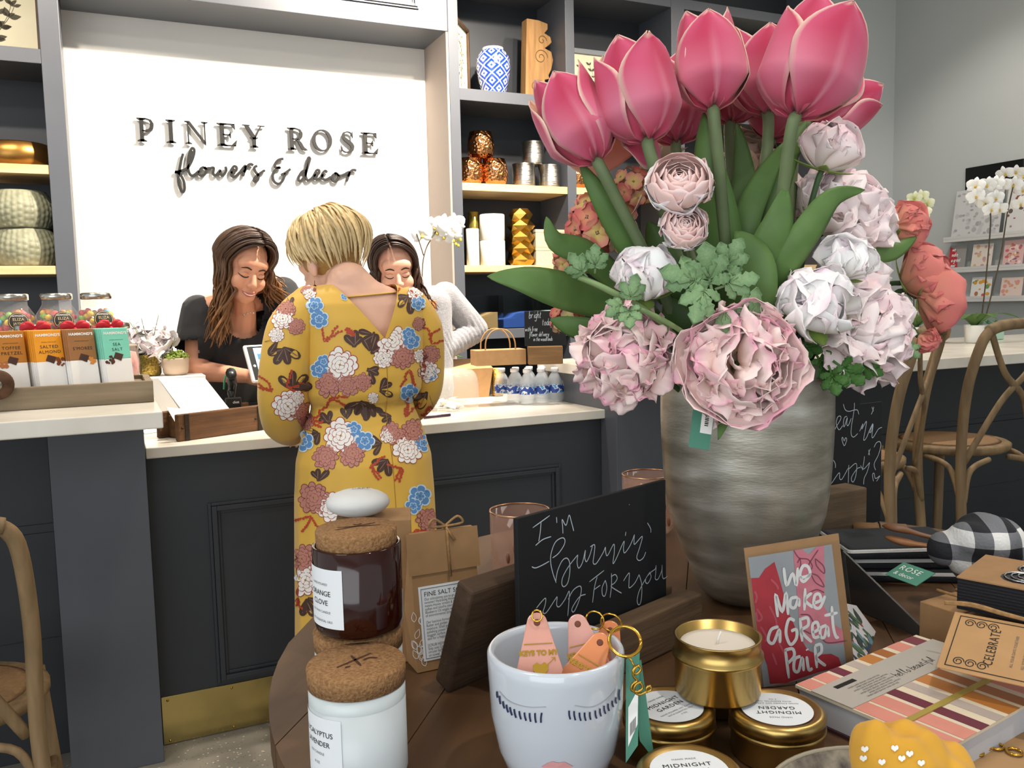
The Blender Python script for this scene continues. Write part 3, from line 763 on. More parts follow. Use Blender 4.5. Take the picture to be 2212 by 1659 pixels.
M_CHOC = mat('dark_chocolate_print', '#4a2f26', 0.6); M_BARWHITE = mat('bar_wrapper_white', '#f3f0ec', 0.55)
def make_stack(kind, colr, lines, fx, fy, n, labn):
    """front bar's lower right corner near pixel fx, fy (at the top edge of the trough)"""
    W, H, D = 0.068, 0.152, 0.0125
    mc = mat('wrapper_' + kind.replace(' ', '_'), colr, 0.5, var=0.03, vs=30)
    base = atY(fx, fy, TY0 + 0.07)
    ang = R(24)
    g = MB()
    def zone(z0, z1, m):
        g.box(-W / 2, W / 2, 0, D - 0.0008, z0, z1, m)
    zone(0, H * 0.46, 1); zone(H * 0.46, H, 0)
    me = g.mesh('chocolate_bar', [mc, M_BARWHITE])
    for i in range(n):
        t = thing('chocolate_bar', ('%s chocolate bar at the front of its stack' if i == 0 else '%s chocolate bars stacked behind the front one') % labn, 'chocolate bar', group=labn + ' bars')
        nx, ny = math.sin(ang), -math.cos(ang)
        loc = Vector((base.x - 0.03 - nx * D * i, base.y - ny * D * i, 1.0705 + 0.0445))
        t.matrix_world = Matrix.Translation(loc) @ rotm(0, 0, ang) @ rotm(R(-10), 0, 0) @ Matrix.Translation((0, 0.002 * random.random(), 0.0))
        place('wrapper', me, t, bevel=0.0012, seg=1)
        if i == 0:
            P = lambda x, z: TR((x, -0.0006, z), R(90))
            text("HAMMOND'S", 0.0095, P(0, H * 0.91), M_PRINT_WHITE, t, 'brand_lettering', offset=0.0004, spacing=1.1)
            text('ARTISAN CHOCOLATE', 0.0035, P(0, H * 0.79), M_INK, t, 'small_lettering')
            for k, ln in enumerate(lines): text(ln, 0.0115, P(0, H * (0.71 if len(lines) == 2 else 0.66) - k * 0.0135), M_INK, t, 'flavour_lettering', spacing=1.15)
            MB().prism([(-.013, -.002), (.006, -.011), (.014, .006), (-.006, .013)], 0, .0004, M=P(0, H * 0.49)).build('chocolate_square', M_CHOC, t)
            cr = MB(); rnd = random.Random(len(kind))
            for _ in range(9):
                a, b_ = rnd.uniform(.014, .032), rnd.uniform(-.012, .008)
                cr.lathe([(0, .0005), (rnd.uniform(.002, .006), .0004)], 7, M=P(a * (1 if kind in ('salted almond', "s'mores") else -1), H * .46 + b_), smooth=False)
            tag(cr.build('crumb_print', mat('crumb_' + kind.replace(' ', '_'), {'toffee pretzel': '#b0683a', 'salted almond': '#7d3f22', "s'mores": '#d98a3c', 'sea salt': '#4f2c22'}[kind], .7), t), None, kind='stuff')
            text('NET WT 2.25 OZ', 0.0035, P(0.005, H * 0.035), M_GREYINK, t, 'weight_lettering')
            for k in range(3): text(('with dark chocolate', 'and a pinch of', 'crunch'), 0.003, P(0, 0), M_GREYINK, t) if False else None
make_stack('toffee pretzel', '#b8772a', ['TOFFEE', 'PRETZEL'], 66, 838, 5, 'caramel brown')
make_stack('salted almond', '#eb9a22', ['SALTED', 'ALMOND'], 147, 830, 6, 'bright orange')
make_stack("s'mores", '#9c6a3e', ["S'MORES"], 217, 824, 6, 'milk brown')
make_stack('sea salt', '#7fd3ba', ['SEA', 'SALT'], 291, 818, 6, 'mint green')

# ------------------------------------------------------------------ candy jars
riser = MB().box(TX1 - 0.9, TX1 - 0.02, TY0 + 0.44, TY0 + 0.60, 1.0705, 1.205).build('jar_riser', M_TROUGH, bevel=.002)
tag(riser, 'low wooden riser under the three upper candy jars', 'riser')
JP = [(0, 0), (.036, 0), (.048, .006), (.062, .035), (.066, .065), (.060, .095), (.046, .118), (.040, .128), (.040, .142)]
def jar_body(): return MB().lathe(JP, 40, caps=False).mesh('jar_glass', M_THIN)
ME_JAR = jar_body()
ME_LID = MB().lathe([(0, .020), (.040, .020), (.044, .017), (.044, .002), (.041, 0)][::-1] , 40).mesh('lid', mat('silver_lid', '#b9b6ae', .25, metal=1))
CANDY = [mat('candy_' + k, c, .35, sss=0.0) for k, c in (('yellow', '#f2c224'), ('orange', '#ef8a2c'), ('red', '#dc3a42'), ('green', '#8fbf3a'), ('blue', '#4aa8c8'), ('pink', '#ec7a86'))]
ME_CANDY = []
for cm in CANDY:
    cb = MB(); cb.sphere((0, 0, 0), (.0092, .0092, .0105), 8, 6); ME_CANDY.append(cb.mesh('gumdrop', cm))
rnd = random.Random(3)
for k, (px, where) in enumerate(((28, 'left'), (124, 'middle'), (210, 'right'))):
    c = atY(px, 680, TY0 + 0.52); zb = 1.2055
    t = thing('candy_jar', 'round glass jar of bright candies, %s of the three upper jars' % where, 'jar', (c.x, c.y, zb), group='upper candy jars')
    place('jar_glass', ME_JAR, t); place('lid', ME_LID, t, TR((0, 0, .142)))
    lb = MB().lathe([(0, .0012), (.0265, .0008), (.0275, 0)], 32, 0); lb.lathe([(.024, .0014), (.0252, .0014)], 32, 1, caps=False)
    Ml = Matrix.Translation((0.018, -.0605, .080)) @ rotm(R(78), 0, R(16))
    lo = lb.build('round_label', [mat('label_black', '#2b2620', .6), mat('label_gold', '#cdb98a', .5)], t, M=Ml)
    text("ELIZA", .012, TR((0, .006, .0018)), mat('label_gold', '#cdb98a', .5), lo, 'label_lettering')
    text("JAYNE", .010, TR((0, -.006, .0018)), mat('label_gold', '#cdb98a', .5), lo, 'label_lettering')
    text("HAMMOND'S", .0065, TR((0, .0165, .0018)), M_PRINT_WHITE, lo, 'label_lettering')
    placed = []; tries = 0
    while len(placed) < 80 and tries < 12000:
        tries += 1
        a = rnd.uniform(0, 2 * PI); z = rnd.uniform(.016, .108); rm = .0
        for (r0, z0), (r1, z1) in zip(JP, JP[1:]):
            if z0 <= z <= z1 and z1 > z0: rm = r0 + (r1 - r0) * (z - z0) / (z1 - z0)
        rr = (rm - .014) * math.sqrt(rnd.uniform(.35, 1)); q = Vector((rr * math.cos(a), rr * math.sin(a), z))
        if rm < .02 or (q.y > .035): continue
        if all((q - w).length > .0148 for w in placed): placed.append(q)
    for q in placed:
        i = rnd.choices(range(6), (5, 4, 4, 3, 1.5, 3))[0]
        o = place('gumdrop', ME_CANDY[i], M=TR(Vector((c.x, c.y, zb)) + q, rnd.random() * 3, rnd.random() * 3, 0))
        tag(o, '%s candy in the %s upper glass jar' % (('yellow', 'orange', 'red', 'green', 'blue', 'pink')[i], where), 'candy', 'candies in the upper jars')
M_RED = mat('red_ribbon', '#c2202f', .55)
def bow():
    b = MB()
    for s in (-1, 1):
        for dz, sc in ((0, 1), (.004, .8)):
            pts = [(0, 0, 0), (s * .014 * sc, -.006, .010 + dz), (s * .028 * sc, -.003, .008 + dz), (s * .026 * sc, .003, -.004), (0, 0, 0)]
            b.tube(catmull(pts, 4), [.001, .004, .006, .007, .008, .008, .008, .008, .007, .006, .005, .005, .004, .004, .003, .002, .001], 6, flat=.25, up=(0, 1, 0))
        b.tube(catmull([(0, 0, 0), (s * .02, -.006, -.012), (s * .036, -.002, -.02)], 4), .005, 6, flat=.2, up=(0, 1, 0))
    b.sphere((0, -.004, 0), (.006, .005, .006), 8, 6)
    return b.mesh('bow', M_RED)
ME_BOW = bow()
M_PINKC = mat('pink_candy_fill', '#d99a92', .5, var=.25, vs=60, bump=1, bs=80)
ME_FILL = MB().lathe([(0, .006), (.034, .006), (.058, .035), (.062, .065), (.056, .09), (0, .10)], 24).mesh('candy_fill', M_PINKC)
for k, (px, where) in enumerate(((67, 'behind the orange bars'), (160, 'behind the brown bars'), (244, 'behind the mint bars'))):
    c = atY(px, 690, TY0 + 0.34)
    t = thing('ribboned_jar', 'glass jar of pink candy with a red ribbon bow, ' + where, 'jar', (c.x, c.y, 1.0705), group='ribboned candy jars')
    S = TR((0, 0, 0), s=(1, 1, 1.32))
    place('jar_glass', ME_JAR, t, S); place('lid', ME_LID, t, TR((0, 0, .187))); place('bow', ME_BOW, t, TR((.012 - .01 * k, -.044, .190), 0, 0, R(10 * k), 1.15))
    f = place('candy_fill', ME_FILL, t, S); f['kind'] = 'stuff'

# ------------------------------------------------------------------ low counter: brick-mould box, papers, till gear
CZ = 0.912
a = atZ(386, 955, CZ); b_ = atZ(584, 927, CZ)
xd = (b_ - a); L_ = xd.length; xd.normalize(); yd = Vector((-xd.y, xd.x, 0))
bm_ = thing('brick_mould', 'old wooden brick-mould box with iron straps holding papers', 'box', M=frame(a + Vector((0, 0, .0005)), xd, yd, (0, 0, 1)))
M_OLD = wood('aged_teak_mould', '#6d4c2f', '#4e3522', 'x', .65, 7, .5)
def bp_(n, *q, m=M_OLD, bev=.004): return MB().box(*q).build(n, m, bm_, bevel=bev)
fb = bp_('front_board', 0, L_, 0, .020, 0, .082); bp_('back_board', 0, L_, .12, .14, 0, .082); bp_('end_board', .03, .045, .0205, .1195, .0, .07); bp_('end_board', L_ - .045, L_ - .03, .0205, .1195, 0, .07); bp_('base_board', .0455, L_ - .0455, .0205, .1195, .002, .012)
M_IRON = mat('dark_iron', '#3a332c', .6, metal=.7, var=.2, vs=50)
for x in (.022, L_ - .045):
    MB().box(x, x + .014, -.0025, .0, .001, .081).build('iron_strap', M_IRON, fb); MB().sphere((x - .008, -.001, .04), .004, 8, 6).build('nail', M_IRON, fb)
# papers in the box
def sheet(label, corners, name='paper_sheet', lift=0.0):
    """thin sheet through four world corners"""
    v = [Vector(c) for c in corners]; n = (v[1] - v[0]).cross(v[3] - v[0]).normalized() * .0006
    o = MB().add([p + n for p in v] + [p - n for p in v], [(0, 1, 2, 3), (7, 6, 5, 4), (0, 4, 5, 1), (1, 5, 6, 2), (2, 6, 7, 3), (3, 7, 4, 0)]).build(name, M_PAPER)
    return tag(o, label, 'paper')
def boxpt(u, v, z): return bm_.matrix_world @ Vector((u * L_, v * .14, z))
for i in range(5):
    d = i * .0035
    sheet('large white sheet leaning out of the wooden mould box, layer %d' % (i + 1) if False else ('front white sheet leaning back in the wooden mould box' if i == 0 else 'white sheets stacked behind the front sheet in the mould box'),
          [boxpt(.24, .30, .03) + yd * d, boxpt(.74, .34, .03) + yd * d, boxpt(.60, .80, .165 + .002 * i) + yd * (.05 + d), boxpt(.10, .76, .175 + .002 * i) + yd * (.05 + d)])['group'] = 'papers in the mould box'
sheet('folded white receipt at the left end of the mould box', [boxpt(.10, .3, .02), boxpt(.30, .35, .02), boxpt(.18, .6, .09), boxpt(.02, .55, .10)])
sheet('white receipt curling up behind the mould box', [boxpt(.05, 1.8, .002), boxpt(.30, 1.9, .002), boxpt(.16, 2.6, .09), boxpt(-.02, 2.5, .10)])
q = atZ(415, 868, CZ)
t = thing('receipt_printer', 'small black receipt printer behind the papers', 'printer', (q.x + .02, 3.05, CZ), R(10))
MB().box(-.07, .07, -.06, .06, 0.0005, .07).build('printer_body', M_BLACK, t, bevel=.008); MB().box(-.05, .05, -.062, -.05, .05, .078).build('paper_cover', mat('grey_plastic', '#3a3c3e', .4), t, bevel=.004)
q = atY(540, 880, 2.98)
t = thing('cash_drawer', 'black cash drawer under the tablet', 'cash drawer', (q.x, 3.09, CZ), 0)
MB().box(-.15, .15, -.12, .15, .0005, .055).build('drawer_case', M_BLACK, t, bevel=.004); MB().box(-.14, .14, -.124, -.119, .008, .045).build('drawer_front', mat('black_metal', '#1d1f21', .3), t, bevel=.002)
MB().box(-.02, .02, -.127, -.1245, .02, .028).build('slot', mat('chrome_dull', '#6d7072', .3, metal=1), t)
# tablet on stand
bl = atY(547, 826, 2.93); TH = .135
_a, _l2 = R(20), R(24)
xv = Vector((math.cos(_a), math.sin(_a), 0)); yv = Vector((-math.sin(_a) * math.sin(_l2), math.cos(_a) * math.sin(_l2), math.cos(_l2))); zv = xv.cross(yv)
tab = thing('tablet_till', 'white framed tablet till with a lit screen beside the customer', 'tablet', M=frame(bl, xv, yv, zv))
TWD = .27
MB().box(0, TWD, 0, TH, -.014, 0).build('tablet_case', mat('tablet_white', '#dcdcda', .35), tab, bevel=.008, seg=3)
MB().box(.010, TWD - .010, .008, TH - .008, .0002, .0012).build('bezel', M_BLACK, tab)
MB().box(.030, TWD - .03, .014, TH - .014, .0014, .002).build('screen', mat('lit_screen', '#9cc4ee', .3, emit=.9), tab)
for x, m_, tx in ((.040, mat('tile_blue', '#2f74c0', .4, emit=.5), 'Scan'), (.078, mat('tile_purple', '#8a3f9c', .4, emit=.5), 'Sale')):
    MB().box(x, x + .034, TH - .056, TH - .036, .0021, .0026).build('screen_tile', m_, tab); text(tx, .008, TR((x + .017, TH - .046, .0028)), M_PRINT_WHITE, tab, 'tile_lettering')
MB().box(.118, TWD - .036, .03, TH - .03, .0021, .0026).build('screen_window', mat('screen_white', '#e8f0f8', .4, emit=.8), tab)
MB().lathe([(0, .0022), (.005, .0022), (.005, .0014)], 16, M=TR((.020, TH * .42, 0))).build('home_button', mat('btn_white', '#d0d4d8', .3), tab)
MB().tube([(TWD / 2, TH * .3, -.016), (TWD / 2, -.01, -.06), (TWD / 2, -.05, -.06)], .014, 10).build('stand_arm', M_BLACK, tab)
# scanner stand
q = atZ(500, 838, CZ + .056)
t = thing('scanner_stand', 'black barcode scanner on its stand with a green rim', 'scanner', (atY(497, 800, 2.99).x, 2.985, CZ + .0555))
MB().lathe([(0, 0), (.035, 0), (.033, .008), (.014, .016), (.011, .05), (.014, .07)], 20).build('stand_post', M_BLACK, t)
sh = MB(); sh.tube(catmull([(0, .01, .055), (.004, 0, .085), (0, -.015, .115), (-.002, -.035, .13)], 4), [.016] * 5 + [.02] * 5 + [.022] * 3, 10, flat=.8); sh.build('scanner_head', M_BLACK, t)
MB().tube(catmull([(-.022, .012, .075), (-.018, .005, .112), (-.004, -.005, .137), (.012, -.015, .142)], 5), .006, 8, flat=.5).build('green_rim', mat('green_plastic', '#1f8f62', .4), t)
MB().box(-.026, .026, -.040, -.030, -.0, .05).build('holder_plate', M_BLACK, t, bevel=.004); text('cket', .012, TR((.008, -.0405, .034), R(90)), M_PRINT_WHITE, t)
q = atY(535, 838, 2.99)
tag(MB().box(-.028, .028, -.02, .02, 0, .0006).build('sticky_note', mat('mint_paper', '#8fd0ae', .8), M=TR((q.x, 2.995, CZ + .0562), 0, 0, R(12))), 'mint green paper note lying on the cash drawer', 'note')
# counter sign behind customer, card reader
p0 = atZ(573, 905, CZ)
t = thing('counter_sign', 'white printed counter sign with a green foot beside the card reader', 'sign', (p0.x + .06, p0.y + .05, CZ), R(-4))
MB().box(-.065, .065, 0, .004, .001, .175, M=rotm(R(-8))).build('sign_sheet', M_PAPER, t); MB().box(-.066, .066, -.0012, -.0002, .001, .04, M=rotm(R(-8))).build('green_foot', M_GREEN_TAG, t)
MB().box(-.072, -.0655, -.002, .008, .001, .178, M=rotm(R(-8))).build('wooden_edge', M_PALEBOX, t)
for k, s in enumerate(('TEXT TO JOIN', '1. Pick your phone', '2. Add THE ROSE', '3. Pick your gift', '4. Reward yourself')): text(s, .008, rotm(R(-8)) @ TR((-.055, -.0008, .125 - k * .014), R(90)), M_INK, t, align='LEFT')
text('FIND US', .012, rotm(R(-8)) @ TR((-.05, -.0016, .02), R(90)), M_PRINT_WHITE, t, align='LEFT')
p0 = atZ(600, 928, CZ)
t = thing('card_reader', 'small black and silver card reader on the low counter edge', 'card reader', (p0.x + .045, p0.y + .05, CZ), R(-5))
MB().box(-.04, .04, -.04, .05, .0005, .026).build('silver_base', mat('silver_plastic', '#b9b7b2', .35), t, bevel=.006); MB().box(-.041, .041, -.041, .051, .0265, .044).build('black_top', M_BLACK, t, bevel=.005)
MB().box(-.005, .03, -.0418, -.0412, .033, .036).build('card_slot_light', mat('slot_white', '#e8e8e8', .4), t)

# ------------------------------------------------------------------ right part of low counter
p0 = atZ(1000, 862, CZ)
def kraft_box(label, M, w, d, h, flare=1.12):
    t = thing('kraft_box', label, 'box', M=M)
    b = MB(); z0, z1 = 0.0005, h
    vs = [(-w / 2, -d / 2, z0), (w / 2, -d / 2, z0), (w / 2, d / 2, z0), (-w / 2, d / 2, z0)] + [(x * flare, y * flare, z1) for x, y in ((-w / 2, -d / 2), (w / 2, -d / 2), (w / 2, d / 2), (-w / 2, d / 2))]
    b.add(vs, [(3, 2, 1, 0), (0, 1, 5, 4), (1, 2, 6, 5), (2, 3, 7, 6), (3, 0, 4, 7)]); b.build('box_walls', M_KRAFT, t)
    f = flare
    MB().add([(-w / 2 * f, -d / 2 * f, z1), (w / 2 * f, -d / 2 * f, z1), (w / 2 * f, d * .05, z1 + .035), (-w / 2 * f, d * .05, z1 + .035), (-w / 2 * f, -d / 2 * f, z1 - .002), (w / 2 * f, -d / 2 * f, z1 - .002), (w / 2 * f, d * .05, z1 + .033), (-w / 2 * f, d * .05, z1 + .033)],
             [(0, 1, 2, 3), (7, 6, 5, 4), (0, 4, 5, 1), (1, 5, 6, 2), (2, 6, 7, 3), (3, 7, 4, 0)]).build('front_flap', M_KRAFT, t)
    MB().add([(-w / 2 * f, d / 2 * f, z1), (w / 2 * f, d / 2 * f, z1), (w / 2 * f, d * .052, z1 + .034), (-w / 2 * f, d * .052, z1 + .034)], [(0, 1, 2, 3)]).build('back_flap', M_KRAFT, t, solid=.002)
    return t
kraft_box('large open-flapped kraft carton behind the glass dome', TR((p0.x - .01, p0.y + .14, CZ), 0, 0, R(-8)), .30, .22, .125)
# glass dome with folded notes
g0 = atZ(995, 890, CZ)
t = thing('glass_dome', 'wide clear glass dome jar holding folded white notes', 'jar', (g0.x, g0.y + .115, CZ))
prof = [(.105, .001), (.112, .004), (.114, .02), (.114, .10), (.108, .13), (.092, .148), (.06, .156), (.045, .158)]
MB().lathe([(0, .001)] + prof, 48, caps=False).build('dome_glass', mat('thin_clear_glass2', '#f2efe8', .04, alpha=.26, coat=1.0), t)
rnd = random.Random(8)
for i in range(16):
    a_, r_ = rnd.uniform(0, 2 * PI), .085 * math.sqrt(rnd.random())
    o = MB().add([(-.014, -.018, 0), (.014, -.018, .006), (.014, .018, .006), (-.014, .018, 0), (-.006, -.018, .012), (-.006, .018, .012)], [(0, 1, 2, 3), (0, 4, 1), (3, 2, 5), (0, 3, 5, 4), (4, 5, 2, 1)]).build('folded_note', M_PAPER,
        M=TR((t.location.x + r_ * math.cos(a_), t.location.y + r_ * math.sin(a_), CZ + .004 + .012 * (i % 3)), rnd.uniform(-.5, .5), rnd.uniform(-.5, .5), rnd.uniform(0, 6)))
    tag(o, 'folded white paper notes inside the glass dome', 'note', 'folded notes in the dome')
pn = atZ(943, 903, CZ)
t = thing('pen', 'dark purple pen lying on the counter edge right of the customer', 'pen', (pn.x, pn.y, CZ + .006), R(8))
MB().tube([(-.05, 0, 0), (.055, 0, 0)], .0048, 10).build('barrel', mat('plum_plastic', '#3b2236', .3), t); MB().box(.02, .058, -.003, .003, .005, .0065).build('clip', M_PRINT_WHITE, t)
# water bottles
def bottle_meshes():
    r = .030
    prof = [(0, .004), (.020, 0), (.027, .003), (r, .012), (r * .96, .03), (r, .036), (r, .075), (r * .97, .080), (r * .9, .092), (.020, .108), (.0125, .118), (.0125, .126)]
    return (MB().lathe(prof, 24, caps=False).mesh('bottle_body', mat('bottle_plastic', '#dfe8f0', .12, alpha=.28, coat=.4)),
            MB().lathe([(.0145, .124), (.0145, .136), (.013, .138), (0, .138)], 18).mesh('cap', mat('white_cap', '#f0f2f4', .4)),
            MB().lathe([(r + .0006, .040), (r + .0006, .070)], 24, caps=False).mesh('label_wrap', label_mat()))
def label_mat():
    m = mat('bottle_label', '#2a4f9e', .4); nt = m.node_tree; L = nt.links; b = nt.nodes['Principled BSDF']
    tc = nt.nodes.new('ShaderNodeTexCoord'); v = nt.nodes.new('ShaderNodeTexNoise'); v.inputs['Scale'].default_value = 45
    rp = nt.nodes.new('ShaderNodeValToRGB'); rp.color_ramp.interpolation = 'CONSTANT'
    rp.color_ramp.elements[0].color = C('#27489a'); rp.color_ramp.elements[1].position = .52; rp.color_ramp.elements[1].color = C('#dfe6f0')
    e = rp.color_ramp.elements.new(.6); e.color = C('#3f9bd6')
    L.new(tc.outputs['Object'], v.inputs['Vector']); L.new(v.outputs['Fac'], rp.inputs[0]); L.new(rp.outputs[0], b.inputs['Base Color'])
    return m
BB = bottle_meshes()
o0 = atZ(1156, 874, CZ)
for r_ in range(3):
    for c_ in range(4):
        x = o0.x - .02 + c_ * .062 + r_ * .005 - (r_ * .03); y = o0.y + .03 + r_ * .063 - c_ * .0
        nm = ('front', 'middle', 'back')[r_]
        t = thing('water_bottle', 'small clear water bottle with blue label, %s row, %s' % (nm, ('leftmost', 'second from left', 'third from left', 'rightmost')[c_]), 'bottle', (x, y, CZ + .0005), random.random() * 6, 'water bottles in the pack')
        place('bottle_body', BB[0], t); place('cap', BB[1], t); place('label_wrap', BB[2], t)
# items on the raised bar's left end
BZ = 1.0705
p0 = atZ(1152, 789, BZ); p1 = atZ(1227, 787, BZ)
w_ = (p1 - p0).length
t = thing('chalk_sign', 'small chalk sign in a wooden block offering flower delivery', 'sign', (p0.x + w_ / 2, p0.y + .03, BZ), math.atan2((p1 - p0).y, (p1 - p0).x))
MB().box(-w_ / 2, w_ / 2, -.03, .03, .0005, .07).build('wood_block', wood('block_oak', '#8c6b45', '#735535', 'x', .7, 6), t, bevel=.003)
cb = MB().box(-w_ * .58, w_ * .62, -.004, .004, .0705, .205).build('chalkboard', M_BOARD, t, bevel=.001)
hb = MB(); MM = TR((0, -.0046, 0), R(90))
for s, x, y, h in (('bright', -.06, .178, .015), ('today', -.01, .150, .014), ('with free', -.075, .128, .0095), ('flower delivery', -.06, .108, .009), ('in the woodlands', -.045, .09, .0085)): handwrite(hb, s, x, y, h, .0016, MM, wf=.62)
tag(hb.build('chalk_writing', M_CHALK, cb), None, kind='stuff')
p0 = atZ(1110, 790, BZ)
t = thing('gift_bag', 'brown kraft gift bag with two twisted handles', 'bag', (p0.x - .02, p0.y + .10, BZ), R(-10))
MB().box(-.10, .10, -.05, .05, .0005, .06).build('bag_body', M_KRAFT, t, bevel=.002)
for y in (-.04, .04): MB().tube(catmull([(-.06, y, .058), (-.055, y, .10), (-.025, y, .135), (.025, y, .135), (.055, y, .10), (.06, y, .058)], 5), .0028, 8).build('handle', mat('kraft_cord', '#b58d5c', .8), t)
p0 = atY(1080, 765, 3.05)
b = MB(); rnd = random.Random(2)
b.grid(lambda u, v: ((u - .5) * .11 + .01 * math.sin(v * 5), (v - .5) * .09, .03 * math.sin(u * 5 + v * 3) + .02 * math.cos(v * 6)), 6, 6, smooth=False)
# gold speckled tumbler beside the bottles
p0 = atZ(1094, 860, CZ)
tag(MB().lathe([(0, 0), (.022, 0), (.026, .01), (.028, .12), (.026, .12), (.024, .012), (0, .01)], 24, M=TR((0, 0, .0005))).build('gold_tumbler', mat('speckled_gold', '#a9853c', .35, metal=.9, var=.5, vs=220, bump=.8, bs=200), M=TR((p0.x + .005, p0.y + .10, CZ))), 'narrow speckled gold tumbler left of the water bottles', 'tumbler')
# back counter in the recess, orchid
bc = tag(MB().box(SL + .01, SR - .01, 4.42, 4.74, 0, .90).build('back_counter', M_WHITE, bevel=.004), 'white low cabinet in the sign recess behind the staff', 'cabinet')
# ================================================================== people
def blob(mb, voxel, smooth=4, name='body', fn=None):
    me = mb.mesh(name + '_src', M_WHITE)
    o = bpy.data.objects.new('tmp', me); COL.objects.link(o)
    r = o.modifiers.new('r', 'REMESH'); r.mode = 'VOXEL'; r.voxel_size = voxel; r.use_smooth_shade = True
    if smooth:
        sm = o.modifiers.new('s', 'SMOOTH'); sm.factor = 0.5; sm.iterations = smooth
    dg = bpy.context.evaluated_depsgraph_get()
    out = bpy.data.meshes.new_from_object(o.evaluated_get(dg))
    bpy.data.objects.remove(o); bpy.data.meshes.remove(me)
    out.name = name
    out.materials.clear()
    out.polygons.foreach_set('use_smooth', [True] * len(out.polygons))
    if fn:
        for v in out.vertices: v.co = fn(v.co)
    out.update()
    return out
def cap(mb, p0, r0, p1, r1, n=14, M=None):
    p0, p1 = Vector(p0), Vector(p1); d = p1 - p0; L = d.length; d.normalize()
    pts = []; rs = []
    for k in range(5):
        a = PI / 2 * k / 4; pts.append(p0 - d * r0 * math.cos(a)); rs.append(max(1e-4, r0 * math.sin(a)))
    for k in range(5):
        a = PI / 2 * k / 4; pts.append(p1 + d * r1 * math.sin(a)); rs.append(max(1e-4, r1 * math.cos(a)))
    mb.tube(pts, rs, n, M=M)
def ell(mb, c, r, M=None, rx=0, ry=0, rz=0):
    T = TR(c, rx, ry, rz)
    mb.sphere((0, 0, 0), r, 18, 12, M=(M @ T) if M is not None else T)
def loft(mb, rings, n=40, M=None, fn=None):
    """closed loft of ellipses (z, cx, cy, a, b)"""
    vs = []; fs = []
    for z, cx, cy, a, b in rings:
        for i in range(n):
            t = 2 * PI * i / n; k = 1.0 if fn is None else fn(t, z)
            vs.append((cx + a * k * math.cos(t), cy + b * k * math.sin(t), z))
    m = len(rings)
    for j in range(m - 1):
        for i in range(n): fs.append((j * n + i, j * n + (i + 1) % n, (j + 1) * n + (i + 1) % n, (j + 1) * n + i))
    fs.append(tuple(range(n - 1, -1, -1))); fs.append(tuple((m - 1) * n + i for i in range(n)))
    mb.add(vs, fs, 0, True, M)
def head_prims(mb, H, female=True):
    ell(mb, (0, -.014, .036), (.076, .096, .086), H); ell(mb, (0, .030, -.028), (.063, .064, .084), H)
    ell(mb, (0, .066, -.098), (.024, .022, .018), H); ell(mb, (0, .050, -.082), (.042, .045, .034), H)
    for s in (-1, 1):
        ell(mb, (s * .034, .060, -.034), (.030, .030, .032), H); ell(mb, (s * .078, -.012, -.008), (.010, .018, .030), H)
        ell(mb, (s * .031, .073, .000), (.0175, .016, .0135), H)
        ell(mb, (s * .0105, .100, -.036), (.009, .010, .0075), H)
    ell(mb, (0, .066, .034), (.058, .030, .034), H)
    cap(mb, (0, .086, .010), .0085, (0, .110, -.030), .0115, M=H)
    ell(mb, (0, .082, -.066), (.027, .019, .019), H)
def hand_prims(mb, W, d, side, palm_n, curl=.5):
    """relaxed hand: W wrist, d pointing direction, side = thumb direction"""
    W = Vector(W); d = Vector(d).normalized(); s = Vector(side); s = (s - d * s.dot(d)).normalized(); n = d.cross(s)
    if n.dot(Vector(palm_n)) < 0: n = -n
    for k in range(4):
        o = (1.5 - k) * .019
        cap(mb, W + s * o * .5, .016, W + d * .085 + s * o, .0125)
        L = (.070, .078, .072, .056)[k]; p = W + d * .088 + s * o
        q1 = p + (d * .85 + n * curl * .5).normalized() * L * .45; q2 = q1 + (d * .6 + n * curl).normalized() * L * .32; q3 = q2 + (d * .3 + n * curl * 1.2).normalized() * L * .25
        cap(mb, p, .0088, q1, .0082, 10); cap(mb, q1, .0082, q2, .0076, 10); cap(mb, q2, .0076, q3, .0066, 10)
    t0 = W + d * .025 + s * .03; t1 = t0 + (d * .6 + s * .7 + n * .2).normalized() * .04; t2 = t1 + (d * .9 + s * .1 + n * .3).normalized() * .03
    cap(mb, t0, .013, t1, .0105, 10); cap(mb, t1, .0105, t2, .008, 10)
def bvh_of(me, M=None):
    vs = [(M @ v.co if M is not None else v.co.copy()) for v in me.vertices]
    return BVHTree.FromPolygons(vs, [tuple(p.vertices) for p in me.polygons])
def face_poly(mb, bvh, H, pts, off=.0012, m=0):
    """polygon given in head x,z projected onto the face along head -y"""
    d = (H.to_3x3() @ Vector((0, -1, 0))).normalized(); vs = []
    for x, z in pts:
        o = H @ Vector((x, .2, z)); h = bvh.ray_cast(o, d)
        vs.append((h[0] if h[0] is not None else o) - d * off)
    return vs
def face_strip(mb, bvh, H, pts, w, off=.0012, m=0):
    p = catmull([(x, z, 0) for x, z in pts], 4); n = len(p); A = []; B = []
    for i in range(n):
        t = (p[min(i + 1, n - 1)] - p[max(i - 1, 0)]).normalized(); nn = Vector((-t.y, t.x, 0))
        f = i / (n - 1); ww = w * (0.35 + 0.65 * math.sin(PI * min(1, f * .85 + .12)))
        A.append((p[i] + nn * ww / 2)[:2]); B.append((p[i] - nn * ww / 2)[:2])
    va = face_poly(mb, bvh, H, A, off); vb = face_poly(mb, bvh, H, B, off)
    mb.add(va + vb, [(i, n + i, n + i + 1, i + 1) for i in range(n - 1)], m, True)
